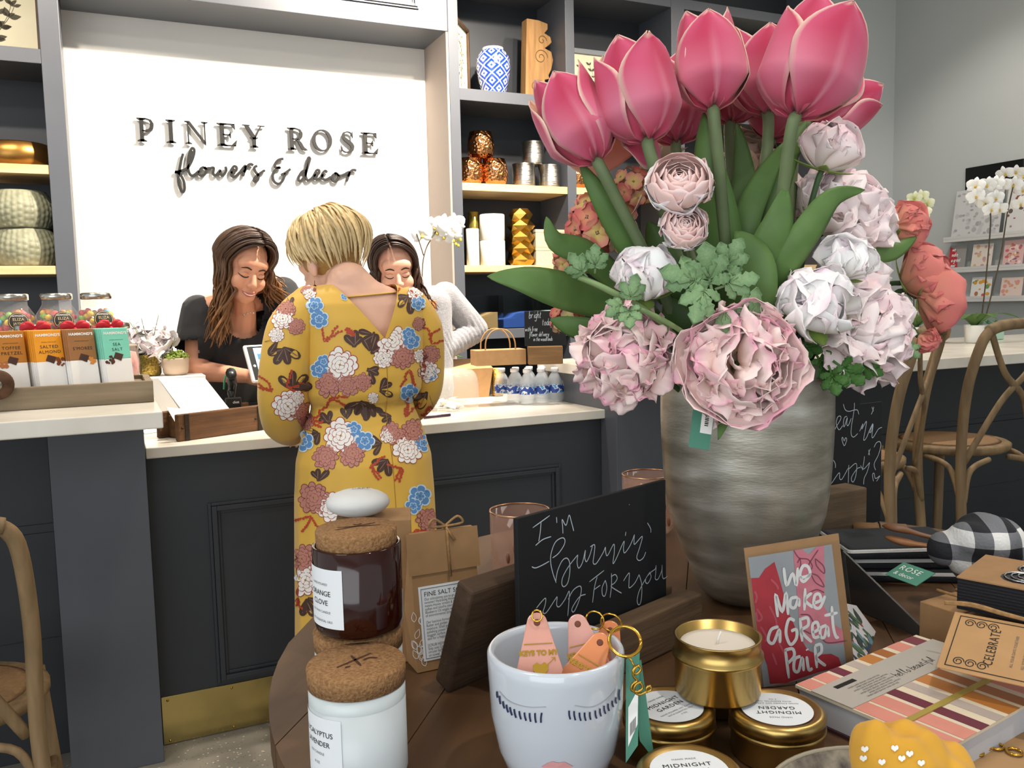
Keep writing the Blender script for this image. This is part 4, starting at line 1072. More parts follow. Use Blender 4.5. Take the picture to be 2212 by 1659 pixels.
def lock(mb, pts, r, c0, c1, flat=.45, k=4, n=6):
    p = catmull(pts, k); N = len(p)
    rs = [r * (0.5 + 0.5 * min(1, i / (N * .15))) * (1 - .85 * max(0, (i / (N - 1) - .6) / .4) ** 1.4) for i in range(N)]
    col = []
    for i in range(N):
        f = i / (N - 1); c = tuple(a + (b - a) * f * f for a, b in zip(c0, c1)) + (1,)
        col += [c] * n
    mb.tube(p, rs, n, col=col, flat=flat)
def jit(c, rnd, a): k = 1 + rnd.uniform(-a, a); return tuple(min(1, x * k) for x in c[:3])

SKIN1 = mat('skin_fair', '#e3b49c', 0.5, var=.04, vs=14, sss=.12, spec=.35)
SKIN2 = mat('skin_warm', '#cf9477', 0.5, var=.04, vs=14, sss=.12, spec=.35)
SKIN3 = mat('skin_light', '#dca68e', 0.5, var=.04, vs=14, sss=.12, spec=.35)
M_HAIR = mat('hair_strands', '#ffffff', .36, vcol=True, var=.12, vs=90, spec=.45)
M_LIP = mat('lip_pink', '#b9605c', .4); M_BROW = mat('brow_brown', '#3a281f', .8); M_LASH = mat('lash_black', '#1c1512', .7)

# ------------------------------------------------------------------ the customer
CU = Matrix.Translation((0.625, 2.31, 0)) @ Matrix.Diagonal((1, 1, .984, 1))
cust = thing('person', 'customer seen from behind in a yellow floral dress with short blonde hair', 'person', M=CU)
HC = TR((-.052, .092, 1.445), R(-26), R(-4), R(24), 1.0)
b = MB(); head_prims(b, HC)
cap(b, HC @ Vector((0, -.02, -.05)), .052, (-.03, .0, 1.385), .058); cap(b, (-.03, 0, 1.39), .062, (0, 0, 1.34), .075)
loft(b, [(.92, 0, .02, .165, .12), (1.0, 0, .02, .145, .105), (1.07, 0, .015, .128, .095), (1.18, 0, .01, .148, .105), (1.27, 0, .008, .162, .105), (1.33, 0, .005, .160, .088), (1.375, -.01, .0, .105, .066), (1.40, -.02, 0, .06, .05)])
for s, sh, el, wr in ((-1, (-.150, 0, 1.325), (-.205, .03, 1.10), (-.155, .235, .962)), (1, (.150, 0, 1.318), (.185, .06, 1.09), (.145, .25, .962))):
    cap(b, sh, .042, el, .038); cap(b, el, .038, wr, .027); hand_prims(b, Vector(wr) + Vector((0, .02, -.01)), (-s * .2, 1, -.15), (-s, .1, 0), (0, 0, -1))
    hp, kn, an = (s * .085, .02, .90), (s * .085, .03, .50), (s * .08, .0, .09)
    cap(b, hp, .085, kn, .055); cap(b, kn, .055, an, .036); cap(b, an, .034, (s * .085, .12, .03), .026)
bm1 = blob(b, .0055, 3, 'customer_body'); bm1.materials.append(SKIN1)
place('body', bm1, cust)
# dress
d = MB()
def fold(t, z): return 1 + (.012 * math.sin(13 * t + 3 * z) + .008 * math.sin(23 * t)) * max(0, min(1, (1.04 - z) * 2.2))
loft(d, [(.10, 0, .03, .225, .20), (.30, 0, .03, .214, .19), (.60, 0, .03, .203, .178), (.80, 0, .025, .197, .165), (.90, 0, .02, .190, .155), (.98, 0, .02, .168, .135), (1.04, 0, .018, .145, .115), (1.065, 0, .016, .140, .110)], 96, fn=fold)
def gath(t, z): return 1 + .010 * math.sin(26 * t) * max(0, 1 - abs(z - 1.07) / .05)
loft(d, [(1.055, 0, .016, .138, .108), (1.068, 0, .012, .150, .122), (1.09, 0, .008, .163, .132), (1.14, 0, .004, .168, .134), (1.22, 0, .002, .174, .130), (1.29, 0, 0, .180, .122), (1.335, 0, 0, .180, .110), (1.365, -.004, 0, .152, .092), (1.388, -.008, 0, .105, .075), (1.392, -.01, 0, .06, .055)], 96, fn=gath)
SLV = []
def sleeve(pts, rs):
    d = MB()
    P = catmull(pts, 5); N = len(P)
    rr = [np.interp(i / (N - 1), np.linspace(0, 1, len(rs)), rs) for i in range(N)]
    d.tube(P, rr, 20)
    for q, r_ in ((P[0], rr[0]), (P[-1], rr[-1])): d.sphere(q, r_ * .98, 16, 10)
    SLV.append(blob(d, .0055, 3, 'sleeve'))
sleeve([(-.140, 0, 1.338), (-.187, -.005, 1.27), (-.208, .0, 1.17), (-.212, .03, 1.08), (-.198, .11, 1.01), (-.170, .185, .965)], [.052, .068, .070, .070, .064, .042])
sleeve([(.140, 0, 1.330), (.172, .005, 1.26), (.186, .025, 1.17), (.19, .055, 1.08), (.185, .14, 1.02), (.155, .21, .975)], [.052, .063, .060, .056, .05, .04])
dm = blob(d, .0055, 3, 'dress')
import bmesh
bmd = bmesh.new(); bmd.from_mesh(dm)
# back V opening: apex and two upper corners in local x, z
VA, VLt, VRt = (.028, 1.240), (-.078, 1.375), (.092, 1.388)
def cut(a, b_):
    dx, dz = b_[0] - a[0], b_[1] - a[1]
    nrm = Vector((dz, 0, -dx)).normalized()
    geom = [f for f in bmd.faces if f.calc_center_median().y < .0 and 1.2 < f.calc_center_median().z < 1.45]
    eg = {e for f in geom for e in f.edges}; vg = {v for f in geom for v in f.verts}
    bmesh.ops.bisect_plane(bmd, geom=list(vg) + list(eg) + geom, plane_co=(a[0], 0, a[1]), plane_no=nrm, dist=1e-5)
cut(VA, VLt); cut(VA, VRt)
def side(p, a, b_): return (b_[0] - a[0]) * (p[1] - a[1]) - (b_[1] - a[1]) * (p[0] - a[0])
dead = []
for f in bmd.faces:
    c = f.calc_center_median(); p = (c.x, c.z)
    inV = c.y < .03 and side(p, VA, VRt) > 0 and side(p, VA, VLt) < 0
    neck = (Vector((c.x + .012, c.y * 1.05)).length < .088 and c.z > 1.352)
    if inV or neck: dead.append(f)
bmesh.ops.delete(bmd, geom=dead, context='FACES')
bmd.to_mesh(dm); bmd.free(); dm.materials.append(mat('mustard_chiffon', '#d9ac45', .55, var=.05, vs=5, sheen=.2)); dm.update()
dress = place('dress', dm, cust)
for sv in SLV: sv.materials.append(dm.materials[0]); place('sleeve', sv, dress)
strap = MB(); bb = bvh_of(bm1)
sp_ = []
for k in range(13):
    f = k / 12; x = VLt[0] + .006 + (VRt[0] - VLt[0] - .012) * f; z = 1.352 + .012 * f
    h = bb.ray_cast(Vector((x, -1, z)), Vector((0, 1, 0)))
    if h[0] is not None: sp_.append(h[0] + Vector((0, -.003, 0)))
strap.tube(sp_, .0042, 8, flat=.6)
strap.build('strap', dm.materials[0], dress)
h = MB(); seam = []
bd = bvh_of(dm)
_vs = [v.co.copy() for v in dm.vertices]; _fs = [tuple(p.vertices) for p in dm.polygons]
for sv in SLV:
    k_ = len(_vs); _vs += [v.co.copy() for v in sv.vertices]; _fs += [tuple(i + k_ for i in p.vertices) for p in sv.polygons]
bd2 = BVHTree.FromPolygons(_vs, _fs)
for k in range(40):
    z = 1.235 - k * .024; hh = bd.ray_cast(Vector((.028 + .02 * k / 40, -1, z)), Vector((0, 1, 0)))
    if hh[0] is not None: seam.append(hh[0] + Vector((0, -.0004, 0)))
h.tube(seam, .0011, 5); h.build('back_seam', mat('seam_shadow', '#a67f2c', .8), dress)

# floral print on the dress: flat shapes laid on the cloth
PR = MB(); PCOL = ['#f1ece6', '#a4473c', '#bd7f72', '#7d4640', '#4b352c', '#5a8bc0', '#c9dcea', '#b5432c', '#8b6a5e']
PM = [mat('print_%d' % i, c, .6) for i, c in enumerate(PCOL)]
INVC = cust.matrix_world.inverted()
def onto(px, py):
    o = INVC @ CAM; dr = ray(px, py).normalized()
    return o, dr
def lay(pts, m, lvl):
    vs = []
    for px, py in pts:
        o, dr = onto(px, py); hh = bd2.ray_cast(o, dr)
        if hh[0] is None or (vs and (hh[0] - vs[0]).length > .12): return
        vs.append(hh[0] + hh[1] * (.0010 + .00016 * lvl) if hh[1].dot(dr) < 0 else hh[0] - hh[1] * (.0010 + .00016 * lvl))
    PR.add(vs, [tuple(range(len(vs)))], m)
def petal2(cx, cy, a, r0, r1, w, m, lvl, sc=0):
    pts = []
    for f, ww in ((0, .25), (.35, .75), (.65, 1), (.85, .9), (1.0, .5), (1.04, 0), (1.0, -.5), (.85, -.9), (.65, -1), (.35, -.75), (0, -.25)):
        r = r0 + (r1 - r0) * f + (sc * .5 if abs(ww) in (.5,) else 0); pts.append((cx + r * math.cos(a) - ww * w * math.sin(a), cy + r * math.sin(a) + ww * w * math.cos(a)))
    lay(pts, m, lvl)
rf = random.Random(21)
def peony2(cx, cy, r, fill=0, line=1, n=(11, 9, 7, 4)):
    lv = 2; r *= 1.2
    for k, cnt in enumerate(n):
        R1 = r * (1, .74, .5, .28)[k]; off = rf.random() * 6
        for i in range(cnt):
            a = off + 2 * PI * i / cnt + rf.uniform(-.12, .12); rr = R1 * rf.uniform(.9, 1.08)
            petal2(cx, cy, a, rr * .2, rr, rr * 2.6 / cnt * 1.12, line, lv); petal2(cx, cy, a, rr * .22, rr * .955, rr * 2.6 / cnt * .93, fill, lv + 1)
        lv += 2
def carn2(cx, cy, r, fill=2, line=3):
    peony2(cx, cy, r, fill, line, (13, 11, 9, 6))
def blue2(cx, cy, r):
    r *= 1.15; off = rf.random() * 6
    for i in range(6):
        a = off + 2 * PI * i / 6; petal2(cx, cy, a, r * .1, r, r * .42, 6, 3); petal2(cx, cy, a, r * .12, r * .88, r * .33, 5, 4)
    for i in range(5): petal2(cx, cy, off + 2 * PI * i / 5, r * .05, r * .45, r * .2, 6, 5); petal2(cx, cy, off + 2 * PI * i / 5, r * .05, r * .38, r * .15, 5, 6)
def leaf2(cx, cy, a, l):
    l *= 1.15
    petal2(cx, cy, a, 0, l, l * .24, 4, 1); ex = (cx + l * .5 * math.cos(a), cy + l * .5 * math.sin(a)); petal2(cx, cy, a, l * .1, l * .85, l * .03, 8, 2)
def leaves2(cx, cy, l, a0, n=4):
    for i in range(n): leaf2(cx + rf.uniform(-4, 4), cy + rf.uniform(-4, 4), a0 + (i - (n - 1) / 2) * .75, l * rf.uniform(.8, 1.1))
def sprig2(cx, cy, l, a0):
    for br in range(3):
        a = a0 + (br - 1) * .6; x, y = cx, cy
        for i in range(7):
            a += rf.uniform(-.35, .35); nx, ny = x + math.cos(a) * l / 7, y + math.sin(a) * l / 7
            petal2(x, y, a, 0, l / 6.0, 1.1, 7, 1)
            petal2(nx, ny, a + rf.uniform(-1.5, 1.5), -2.2, 4.2, 2.6, 7, 2); x, y = nx, ny
U = -PI / 2
for c in ((700, 740, 44, -.9), (765, 728, 22, -2.4), (884, 800, 40, 1.4), (875, 905, 42, -1.2), (800, 1010, 34, .7), (672, 1120, 40, 2.0), (588, 850, 44, -2.2), (618, 838, 36, -.3), (712, 862, 36, .9), (932, 745, 40, -1.3), (925, 880, 26, 1.2), (868, 1015, 30, 2.4), (672, 910, 26, .6), (850, 640, 26, -1.4), (898, 1150, 40, 1.2), (645, 1300, 36, 1.8)): sprig2(*c)
for c in ((765, 752, 30, U, 3), (800, 762, 34, -.9, 4), (795, 800, 26, .5, 3), (835, 705, 26, U, 4), (806, 720, 26, 2.6, 3), (715, 918, 26, -2.2, 3), (745, 905, 24, U, 2), (690, 940, 24, 2.6, 3), (838, 1000, 30, 2.2, 3), (826, 965, 28, 2.9, 3), (612, 752, 34, 1.7, 4), (598, 735, 30, 2.5, 2), (632, 842, 36, -1.2, 4), (780, 870, 32, 1.6, 4), (803, 880, 26, 1.2, 3), (885, 640, 30, 1.9, 4), (925, 850, 34, 2.0, 3), (665, 1300, 34, 1.5, 4), (690, 1045, 24, U, 3), (845, 905, 24, 2.6, 3), (820, 845, 24, -.4, 3), (627, 660, 18, U, 2)): leaves2(*c)
for c in ((690, 800, 17), (700, 783, 14), (888, 737, 17), (882, 722, 13), (788, 957, 19), (764, 932, 16), (914, 962, 17), (906, 1078, 22), (892, 1100, 16), (690, 690, 18), (680, 660, 17), (656, 958, 20), (640, 972, 12), (884, 852, 18), (903, 655, 14), (924, 908, 14), (930, 812, 12), (745, 640, 8)): blue2(*c)
for c in ((712, 830, 26), (752, 835, 20), (783, 828, 17), (868, 772, 24), (762, 985, 24), (704, 992, 24), (892, 936, 24), (846, 940, 20), (680, 1082, 30), (655, 1215, 28), (618, 668, 18), (640, 705, 16), (652, 893, 20), (662, 915, 14), (930, 768, 17), (664, 618, 16), (925, 1130, 22), (850, 1180, 26), (760, 1190, 26), (905, 700, 12)): carn2(*c)
for c in ((735, 790, 32), (846, 736, 28), (828, 776, 18), (737, 946, 32), (880, 977, 26), (840, 945, 16), (716, 1102, 28), (662, 1262, 30), (612, 690, 20), (598, 725, 14), (622, 880, 28), (640, 862, 14), (925, 805, 20), (908, 770, 13), (668, 632, 13), (897, 632, 14), (806, 862, 10), (900, 1230, 28), (720, 1250, 26)): peony2(*c)
pr = PR.build('floral_print', PM, dress)
# blonde hair
hb = MB(); rnd = random.Random(5)
HC_hair = HC @ TR((0, -.012, .036))
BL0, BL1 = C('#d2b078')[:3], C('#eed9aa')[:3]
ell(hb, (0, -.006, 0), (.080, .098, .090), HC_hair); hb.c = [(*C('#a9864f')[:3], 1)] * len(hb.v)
for i in range(620):
    az = rnd.uniform(0, 2 * PI); layer = rnd.random(); ca, sa = math.cos(az), math.sin(az)
    back = max(0, -sa); front = max(0, sa)
    end = (1.95 + .55 * back - .55 * front) * rnd.uniform(.80, 1.04) * (.62 + .38 * layer)
    st = rnd.uniform(.05, .9) * (.3 + .7 * rnd.random())
    if st > end - .4: continue
    pts = []; sw = rnd.uniform(-.35, .35); lift = .006 + .016 * rnd.random()
    for k in range(6):
        f = k / 5; ph = st + (end - st) * f; a2 = az + sw * f
        o = 1 + (lift + .02 * math.sin(PI * f)) / .09
        x, y, z = math.sin(ph) * math.cos(a2) * .080 * o, math.sin(ph) * math.sin(a2) * .100 * o - .004, math.cos(ph) * .092 * o
        if ph > 1.75: z = math.cos(1.75) * .092 * o - (ph - 1.75) * .115; x *= 1 - .16 * (ph - 1.75); y *= 1 - .10 * (ph - 1.75)
        pts.append(HC_hair @ Vector((x, y + .01 * (k == 5) * rnd.uniform(-1, 1), z)))
    c = jit(BL0, rnd, .25); lock(hb, pts, rnd.uniform(.0045, .0085), c, jit(BL1, rnd, .15), .35, 3, 5)
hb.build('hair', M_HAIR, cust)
ear = HC @ Vector((-.083, -.006, -.045))
e = MB(); e.tube([ear, ear + Vector((0, 0, -.012))], .0008, 5); e.sphere(ear + Vector((0, 0, -.019)), (.006, .004, .008), 10, 8)
for k in (-1, 0, 1): e.sphere(ear + Vector((k * .0075, 0, -.044 - .004 * (k == 0))), .0062, 10, 8)
e.tube([ear + Vector((-.008, 0, -.036)), ear + Vector((0, 0, -.026)), ear + Vector((.008, 0, -.036))], .0014, 5)
tag(e.build('earring', mat('garnet_bead', '#3a1414', .25), cust), 'dark red beaded drop earring')

# ------------------------------------------------------------------ long-haired staff
def face_details(t, bm, H, gaze_down=True, smile=False, liner=.0042):
    bv = bvh_of(bm)
    br = MB()
    for s in (-1, 1):
        b = MB(); face_strip(b, bv, H, [(s * .013, .0205), (s * .03, .0265), (s * .047, .0205)], .0062); b.build('eyebrow', M_BROW, t)
        b = MB(); face_strip(b, bv, H, [(s * .0165, -.005), (s * .024, -.0098), (s * .033, -.0105), (s * .043, -.007), (s * .049, -.003)], liner, .0016); b.build('eyelash', M_LASH, t)
        b = MB(); face_strip(b, bv, H, [(s * .018, .004), (s * .03, .0085), (s * .044, .0045)], .0016, .0008); b.build('eyelid_crease', mat('crease_brown', '#96614e', .7), t)
        b = MB(); face_strip(b, bv, H, [(s * .006, -.0425), (s * .012, -.0415)], .0022, .0006); b.build('nostril', mat('nostril_shade', '#7d4b3d', .8), t)
    b = MB(); c = .004 if smile else 0
    face_strip(b, bv, H, [(-.027, -.0655 + c), (-.012, -.0645), (0, -.0655), (.012, -.0645), (.027, -.0655 + c)], .0075, .0010)
    face_strip(b, bv, H, [(-.025, -.0675 + c), (-.010, -.0725), (0, -.0735), (.010, -.0725), (.025, -.0675 + c)], .0105, .0012); b.build('lips', M_LIP, t)
    b = MB()
    if smile: face_strip(b, bv, H, [(-.021, -.0665 + c * .6), (-.01, -.0688), (0, -.0695), (.01, -.0688), (.021, -.0665 + c * .6)], .0042, .0022); b.build('teeth', mat('teeth_ivory', '#e6ddd0', .3), t)
    else: face_strip(b, bv, H, [(-.025, -.0672), (0, -.0690), (.025, -.0672)], .0016, .0022); b.build('lip_line', mat('lip_shade', '#7c3b38', .6), t)
def long_hair(t, H, part_x, drops, c0, c1, seed, nlock=150, wave=.012, front_open=.055):
    """drops: for each side (world x, y, z end) the locks hang towards"""
    hb = MB(); rnd = random.Random(seed)
    HH = H @ TR((0, -.014, .036))
    for e_c, e_r in (((0, -.016, .004), (.0785, .090, .0895)), ((0, -.045, -.03), (.07, .065, .09))): ell(hb, e_c, e_r, HH)
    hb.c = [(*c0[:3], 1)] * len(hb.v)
    for i in range(nlock):
        s = -1 if i % 2 else 1
        fy = rnd.random(); y0 = .084 - .17 * fy
        lay_ = rnd.random(); off = .004 + .016 * lay_
        ex, ey, ez = drops[s]; pts = []
        sweep = rnd.uniform(-.02, .02)
        for k in range(6):
            ph = (k / 5) * 1.72
            rx, ry, rz = .0785 + off, .098 + off, .090 + off
            cy = y0 / (.098)
            yy = cy * ry * (math.cos(ph * .25)) - (.045 if fy < .45 else .0) * (k / 5) ** 1.2 * 1.0 + sweep * k / 5
            sq = math.sqrt(max(.02, 1 - min(.98, cy * cy)))
            x = part_x * (1 - k / 5) + s * math.sin(ph) * rx * (sq * .35 + .65) ; z = math.cos(ph) * rz * (sq * .5 + .5)
            if k == 0: x = part_x + s * .004
            pts.append(HH @ Vector((x, yy, z)))
        last = pts[-1]; tgt = Vector((ex + rnd.uniform(-.035, .035), ey + (fy - .4) * .09 + rnd.uniform(-.02, .02), ez + rnd.uniform(-.06, .05)))
        ph0 = rnd.uniform(0, 6); L = last.z - tgt.z; nseg = 6
        for k in range(1, nseg + 1):
            f = k / nseg; q = last.lerp(tgt, f); q.x += math.sin(f * PI) * s * .018
            w = wave * math.sin(ph0 + f * 9) * min(1, f * 2); q.x += w; q.y += wave * .7 * math.cos(ph0 + f * 8)
            pts.append(q)
        lock(hb, pts, rnd.uniform(.007, .0125), jit(c0, rnd, .3), jit(c1, rnd, .3), .45, 3, 6)
    return hb.build('hair', M_HAIR, t)

# staff member at the till, black top, facing the customer
wl = thing('person', 'woman with long brown hair in a black top leaning over the till', 'person', (0, 0, 0))
def P3(px, py, Y): return atY(px, py, Y)
hc = P3(527, 578, 3.19)
H1 = TR(hc, 0, R(0), R(180 + 14)) @ rotm(R(-22), 0, 0) @ rotm(0, R(-9), 0) @ Matrix.Diagonal((.98, .98, .98, 1))
nb = P3(520, 672, 3.30); ch = P3(505, 745, 3.36)
shl, shr = P3(428, 672, 3.36), P3(612, 632, 3.34)
ell_, wrl = P3(425, 800, 3.28), P3(530, 812, 3.20)
elr, wrr = P3(650, 770, 3.28), P3(622, 800, 3.18)
b = MB(); head_prims(b, H1)
cap(b, H1 @ Vector((0, -.015, -.06)), .048, nb, .052); cap(b, nb, .056, ch, .085)
cap(b, shl, .05, shr, .05)
for sh, el_, wr in ((shl, ell_, wrl), (shr, elr, wrr)):
    cap(b, sh, .047, el_, .041); cap(b, el_, .041, wr, .026); hand_prims(b, wr + (wr - el_).normalized() * .02, wr - el_, (0, -.3, 1), (0, 0, -1))
for dz, r_ in ((0, .115),): cap(b, ch + Vector((0, .0, -.02)), .115, Vector((ch.x, 3.62, .98)), .125)
for s in (-1, 1): cap(b, (ch.x + s * .085, 3.64, .95), .085, (ch.x + s * .085, 3.64, .5), .055); cap(b, (ch.x + s * .085, 3.64, .5), .055, (ch.x + s * .085, 3.66, .08), .036); cap(b, (ch.x + s * .085, 3.66, .06), .03, (ch.x + s * .09, 3.53, .03), .025)
bmw = blob(b, .0045, 2, 'staff_body'); bmw.materials.append(SKIN2); place('body', bmw, wl)
face_details(wl, bmw, H1, smile=True)
# black top
d = MB()
cap(d, ch + Vector((0, .0, -.01)), .128, Vector((ch.x, 3.60, 1.0)), .135); cap(d, shl + Vector((.02, 0, -.03)), .062, shr + Vector((-.02, 0, -.03)), .062)
cap(d, ch + Vector((-.045, -.035, .0)), .075, ch + Vector((.06, -.035, .0)), .075)
cap(d, ch + Vector((.085, 0, .0)), .10, Vector((ch.x + .05, 3.58, 1.0)), .115)
for sh, el_ in ((shl, ell_), (shr, elr)): cap(d, sh, .060, sh.lerp(el_, .35), .072); cap(d, sh.lerp(el_, .35), .07, sh.lerp(el_, .55), .082)
tm = blob(d, .006, 4, 'black_top')
bmd = bmesh.new(); bmd.from_mesh(tm); dead = []
nk = nb + Vector((.004, -.06, -.01))
for f in bmd.faces:
    c = f.calc_center_median()
    q = c - nk
    if (q.x / .078) ** 2 + (q.z / .092) ** 2 < 1 and c.y < nb.y + .06: dead.append(f)
    for sh, el_ in ((shl, ell_), (shr, elr)):
        ax = (el_ - sh); tt = (c - sh).dot(ax) / ax.length_squared
        if tt > .60 and (c - (sh + ax * tt)).length < .10 and abs(c.x - ch.x) > .135: dead.append(f)
bmesh.ops.delete(bmd, geom=list(set(dead)), context='FACES'); bmd.to_mesh(tm); bmd.free()
tm.materials.append(mat('black_jersey', '#15161a', .8, sheen=.15)); place('top', tm, wl, solid=.003)
d = MB(); cap(d, (ch.x, 3.62, 1.0), .138, (ch.x, 3.63, .88), .15)
for s in (-1, 1): cap(d, (ch.x + s * .085, 3.64, .93), .098, (ch.x + s * .085, 3.65, .12), .06)
jm = blob(d, .012, 3, 'trousers'); jm.materials.append(mat('dark_denim', '#23262e', .85)); place('trousers', jm, wl)
dl = P3(470, 715, 3.17); dr_ = P3(606, 640, 3.26)
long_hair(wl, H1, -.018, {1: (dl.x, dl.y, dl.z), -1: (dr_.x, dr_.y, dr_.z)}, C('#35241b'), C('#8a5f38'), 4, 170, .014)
bvw = bvh_of(bmw); nc = MB()
for px, py in ((527, 680), (534, 677), (541, 675), (548, 676)):
    o, dr2 = CAM, ray(px, py).normalized(); hh = bvw.ray_cast(o, dr2)
    if hh[0] is not None: nc.sphere(hh[0] - dr2 * .002, .0034, 8, 6)
nc.build('necklace', mat('silver_bead', '#e8e2d8', .2, metal=.6), wl)
nt_ = P3(598, 692, 3.20)
MB().box(-.02, .02, -.002, .002, -.028, .028).build('name_tag', mat('tan_leather', '#b8733f', .6), wl, bevel=.002, M=TR(nt_, R(-15), R(14), R(10)))

# staff member in the grey cardigan
wr_ = thing('person', 'woman with wavy brown hair in a grey cardigan behind the customer', 'person', (0, 0, 0))
hc = P3(853, 586, 3.28)
H2 = TR(hc, 0, 0, R(180 - 10)) @ rotm(R(-13), 0, 0) @ rotm(0, R(4), 0)
nb = P3(868, 668, 3.40); ch = P3(905, 745, 3.46)
shl, shr = P3(815, 650, 3.42), P3(962, 640, 3.46)
elr, wrr = P3(1026, 712, 3.45), P3(965, 755, 3.40)
ell_, wrl = P3(800, 760, 3.36), P3(850, 775, 3.14)
b = MB(); head_prims(b, H2)
cap(b, H2 @ Vector((0, -.015, -.06)), .048, nb, .052); cap(b, nb, .056, ch, .085); cap(b, shl, .05, shr, .05)
for sh, e1, w1 in ((shl, ell_, wrl), (shr, elr, wrr)):
    cap(b, sh, .047, e1, .039); cap(b, e1, .039, w1, .026); hand_prims(b, w1 + (w1 - e1).normalized() * .02, w1 - e1, (0, -.3, 1), (0, 0, -1))
cap(b, ch, .11, Vector((ch.x - .03, 3.60, .98)), .125)
for s in (-1, 1): cap(b, (ch.x - .03 + s * .085, 3.62, .95), .085, (ch.x - .03 + s * .085, 3.63, .5), .055); cap(b, (ch.x - .03 + s * .085, 3.63, .5), .055, (ch.x - .03 + s * .085, 3.66, .08), .036); cap(b, (ch.x - .03 + s * .085, 3.66, .06), .03, (ch.x - .03 + s * .09, 3.53, .03), .025)
bmw = blob(b, .005, 2, 'staff_body'); bmw.materials.append(SKIN3); place('body', bmw, wr_)
face_details(wr_, bmw, H2, liner=.0034)
d = MB()
cap(d, ch + Vector((0, 0, .02)), .122, Vector((ch.x - .03, 3.58, .95)), .14); cap(d, shl + Vector((0, 0, -.015)), .062, shr + Vector((-.015, 0, -.02)), .066)
for sh, e1, w1 in ((shl, ell_, wrl), (shr, elr, wrr)): cap(d, sh, .062, e1, .056); cap(d, e1, .056, w1, .040)
cap(d, shr + Vector((-.05, -.03, -.03)), .06, Vector((ch.x + .05, 3.40, .95)), .075); cap(d, shl + Vector((.03, -.03, -.03)), .06, Vector((ch.x - .10, 3.42, .95)), .07)
def ripple(co):
    ax = wrr - elr; tt = (co - elr).dot(ax) / ax.length_squared
    if -.15 < tt < 1.2 and (co - (elr + ax * tt)).length < .09:
        rad = (co - (elr + ax * tt)).normalized(); return co + rad * (.0025 * math.sin(tt * 55))
    return co
cm = blob(d, .006, 3, 'cardigan', ripple)
bmd = bmesh.new(); bmd.from_mesh(cm); dead = []
for f in bmd.faces:
    c = f.calc_center_median(); q = c - (nb + Vector((0, -.05, .0)))
    if (q.x / .075) ** 2 + (q.z / .07) ** 2 < 1 and c.y < nb.y + .06: dead.append(f)
bmesh.ops.delete(bmd, geom=dead, context='FACES'); bmd.to_mesh(cm); bmd.free()
cm.materials.append(mat('grey_heather_knit', '#8b8b90', .9, var=.16, vs=160, bump=.5, bs=260, sheen=.3)); place('cardigan', cm, wr_, solid=.004)
d = MB(); cap(d, (ch.x - .03, 3.61, .98), .13, (ch.x - .03, 3.62, .88), .15)
for s in (-1, 1): cap(d, (ch.x - .03 + s * .085, 3.63, .93), .098, (ch.x - .03 + s * .085, 3.65, .12), .06)
jm = blob(d, .012, 3, 'trousers'); jm.materials.append(mat('dark_denim', '#23262e', .85)); place('trousers', jm, wr_)
dl = P3(818, 650, 3.30); dr_ = P3(926, 690, 3.25)
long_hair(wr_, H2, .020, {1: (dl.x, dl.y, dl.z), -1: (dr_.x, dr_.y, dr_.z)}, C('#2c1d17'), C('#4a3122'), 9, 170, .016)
nt_ = P3(928, 658, 3.335)
MB().box(-.032, .032, -.002, .002, -.018, .018).build('name_tag', mat('tan_leather', '#b8733f', .6), wr_, bevel=.002, M=TR(nt_, R(-8), R(3), R(10)))
# ================================================================== vase and bouquet
vb = atZ(1610, 1292, TZ)
_fh = Vector((vb.x, vb.y, 0)).normalized()
def vase_row(py):
    return onplane(1610, py, vb, _fh)
ROWS = [(1340, 62), (1330, 82), (1313, 99), (1285, 112), (1256, 124), (1227, 137), (1192, 150), (1150, 164), (1100, 172), (1050, 176), (1000, 179), (950, 181), (900, 181), (860, 178), (835, 174)]
prof = []
for py, hw in ROWS:
    q = vase_row(py); Dq = (q - CAM).dot(_f)
    prof.append((hw * Dq / F_PX, q.z))
zb = prof[0][1]; prof = [(r, z - zb) for r, z in prof]
VH = prof[-1][1]; VZ0 = TZ + 0.0005
prof = [(0, 0)] + prof + [(prof[-1][0] - .004, VH + .002), (prof[-1][0] - .009, VH - .004)] + [(prof[-4][0] - .008, VH * .6), (prof[6][0] - .008, VH * .25), (0, .02)]
def vase_mat():
    m = mat('aged_silver', '#a9a69a', .36, metal=.7)
    nt = m.node_tree; L = nt.links; b = nt.nodes['Principled BSDF']
    tc = nt.nodes.new('ShaderNodeTexCoord'); mp = nt.nodes.new('ShaderNodeMapping'); mp.inputs['Scale'].default_value = (1, 1, 4.5); L.new(tc.outputs['Object'], mp.inputs[0])
    n1 = nt.nodes.new('ShaderNodeTexNoise'); n1.inputs['Scale'].default_value = 9; n1.inputs['Detail'].default_value = 9; L.new(mp.outputs[0], n1.inputs['Vector'])
    rp = nt.nodes.new('ShaderNodeValToRGB'); L.new(n1.outputs['Fac'], rp.inputs[0])
    rp.color_ramp.elements[0].position = .30; rp.color_ramp.elements[0].color = C('#837d70'); rp.color_ramp.elements[1].position = .55; rp.color_ramp.elements[1].color = C('#b5b0a2')
    e = rp.color_ramp.elements.new(.75); e.color = C('#dad7cd')
    L.new(rp.outputs[0], b.inputs['Base Color'])
    n2 = nt.nodes.new('ShaderNodeTexNoise'); n2.inputs['Scale'].default_value = 120; L.new(mp.outputs[0], n2.inputs['Vector'])
    bp = nt.nodes.new('ShaderNodeBump'); bp.inputs['Strength'].default_value = .12; bp.inputs['Distance'].default_value = .0015; L.new(n2.outputs['Fac'], bp.inputs['Height']); L.new(bp.outputs[0], b.inputs['Normal'])
    return m
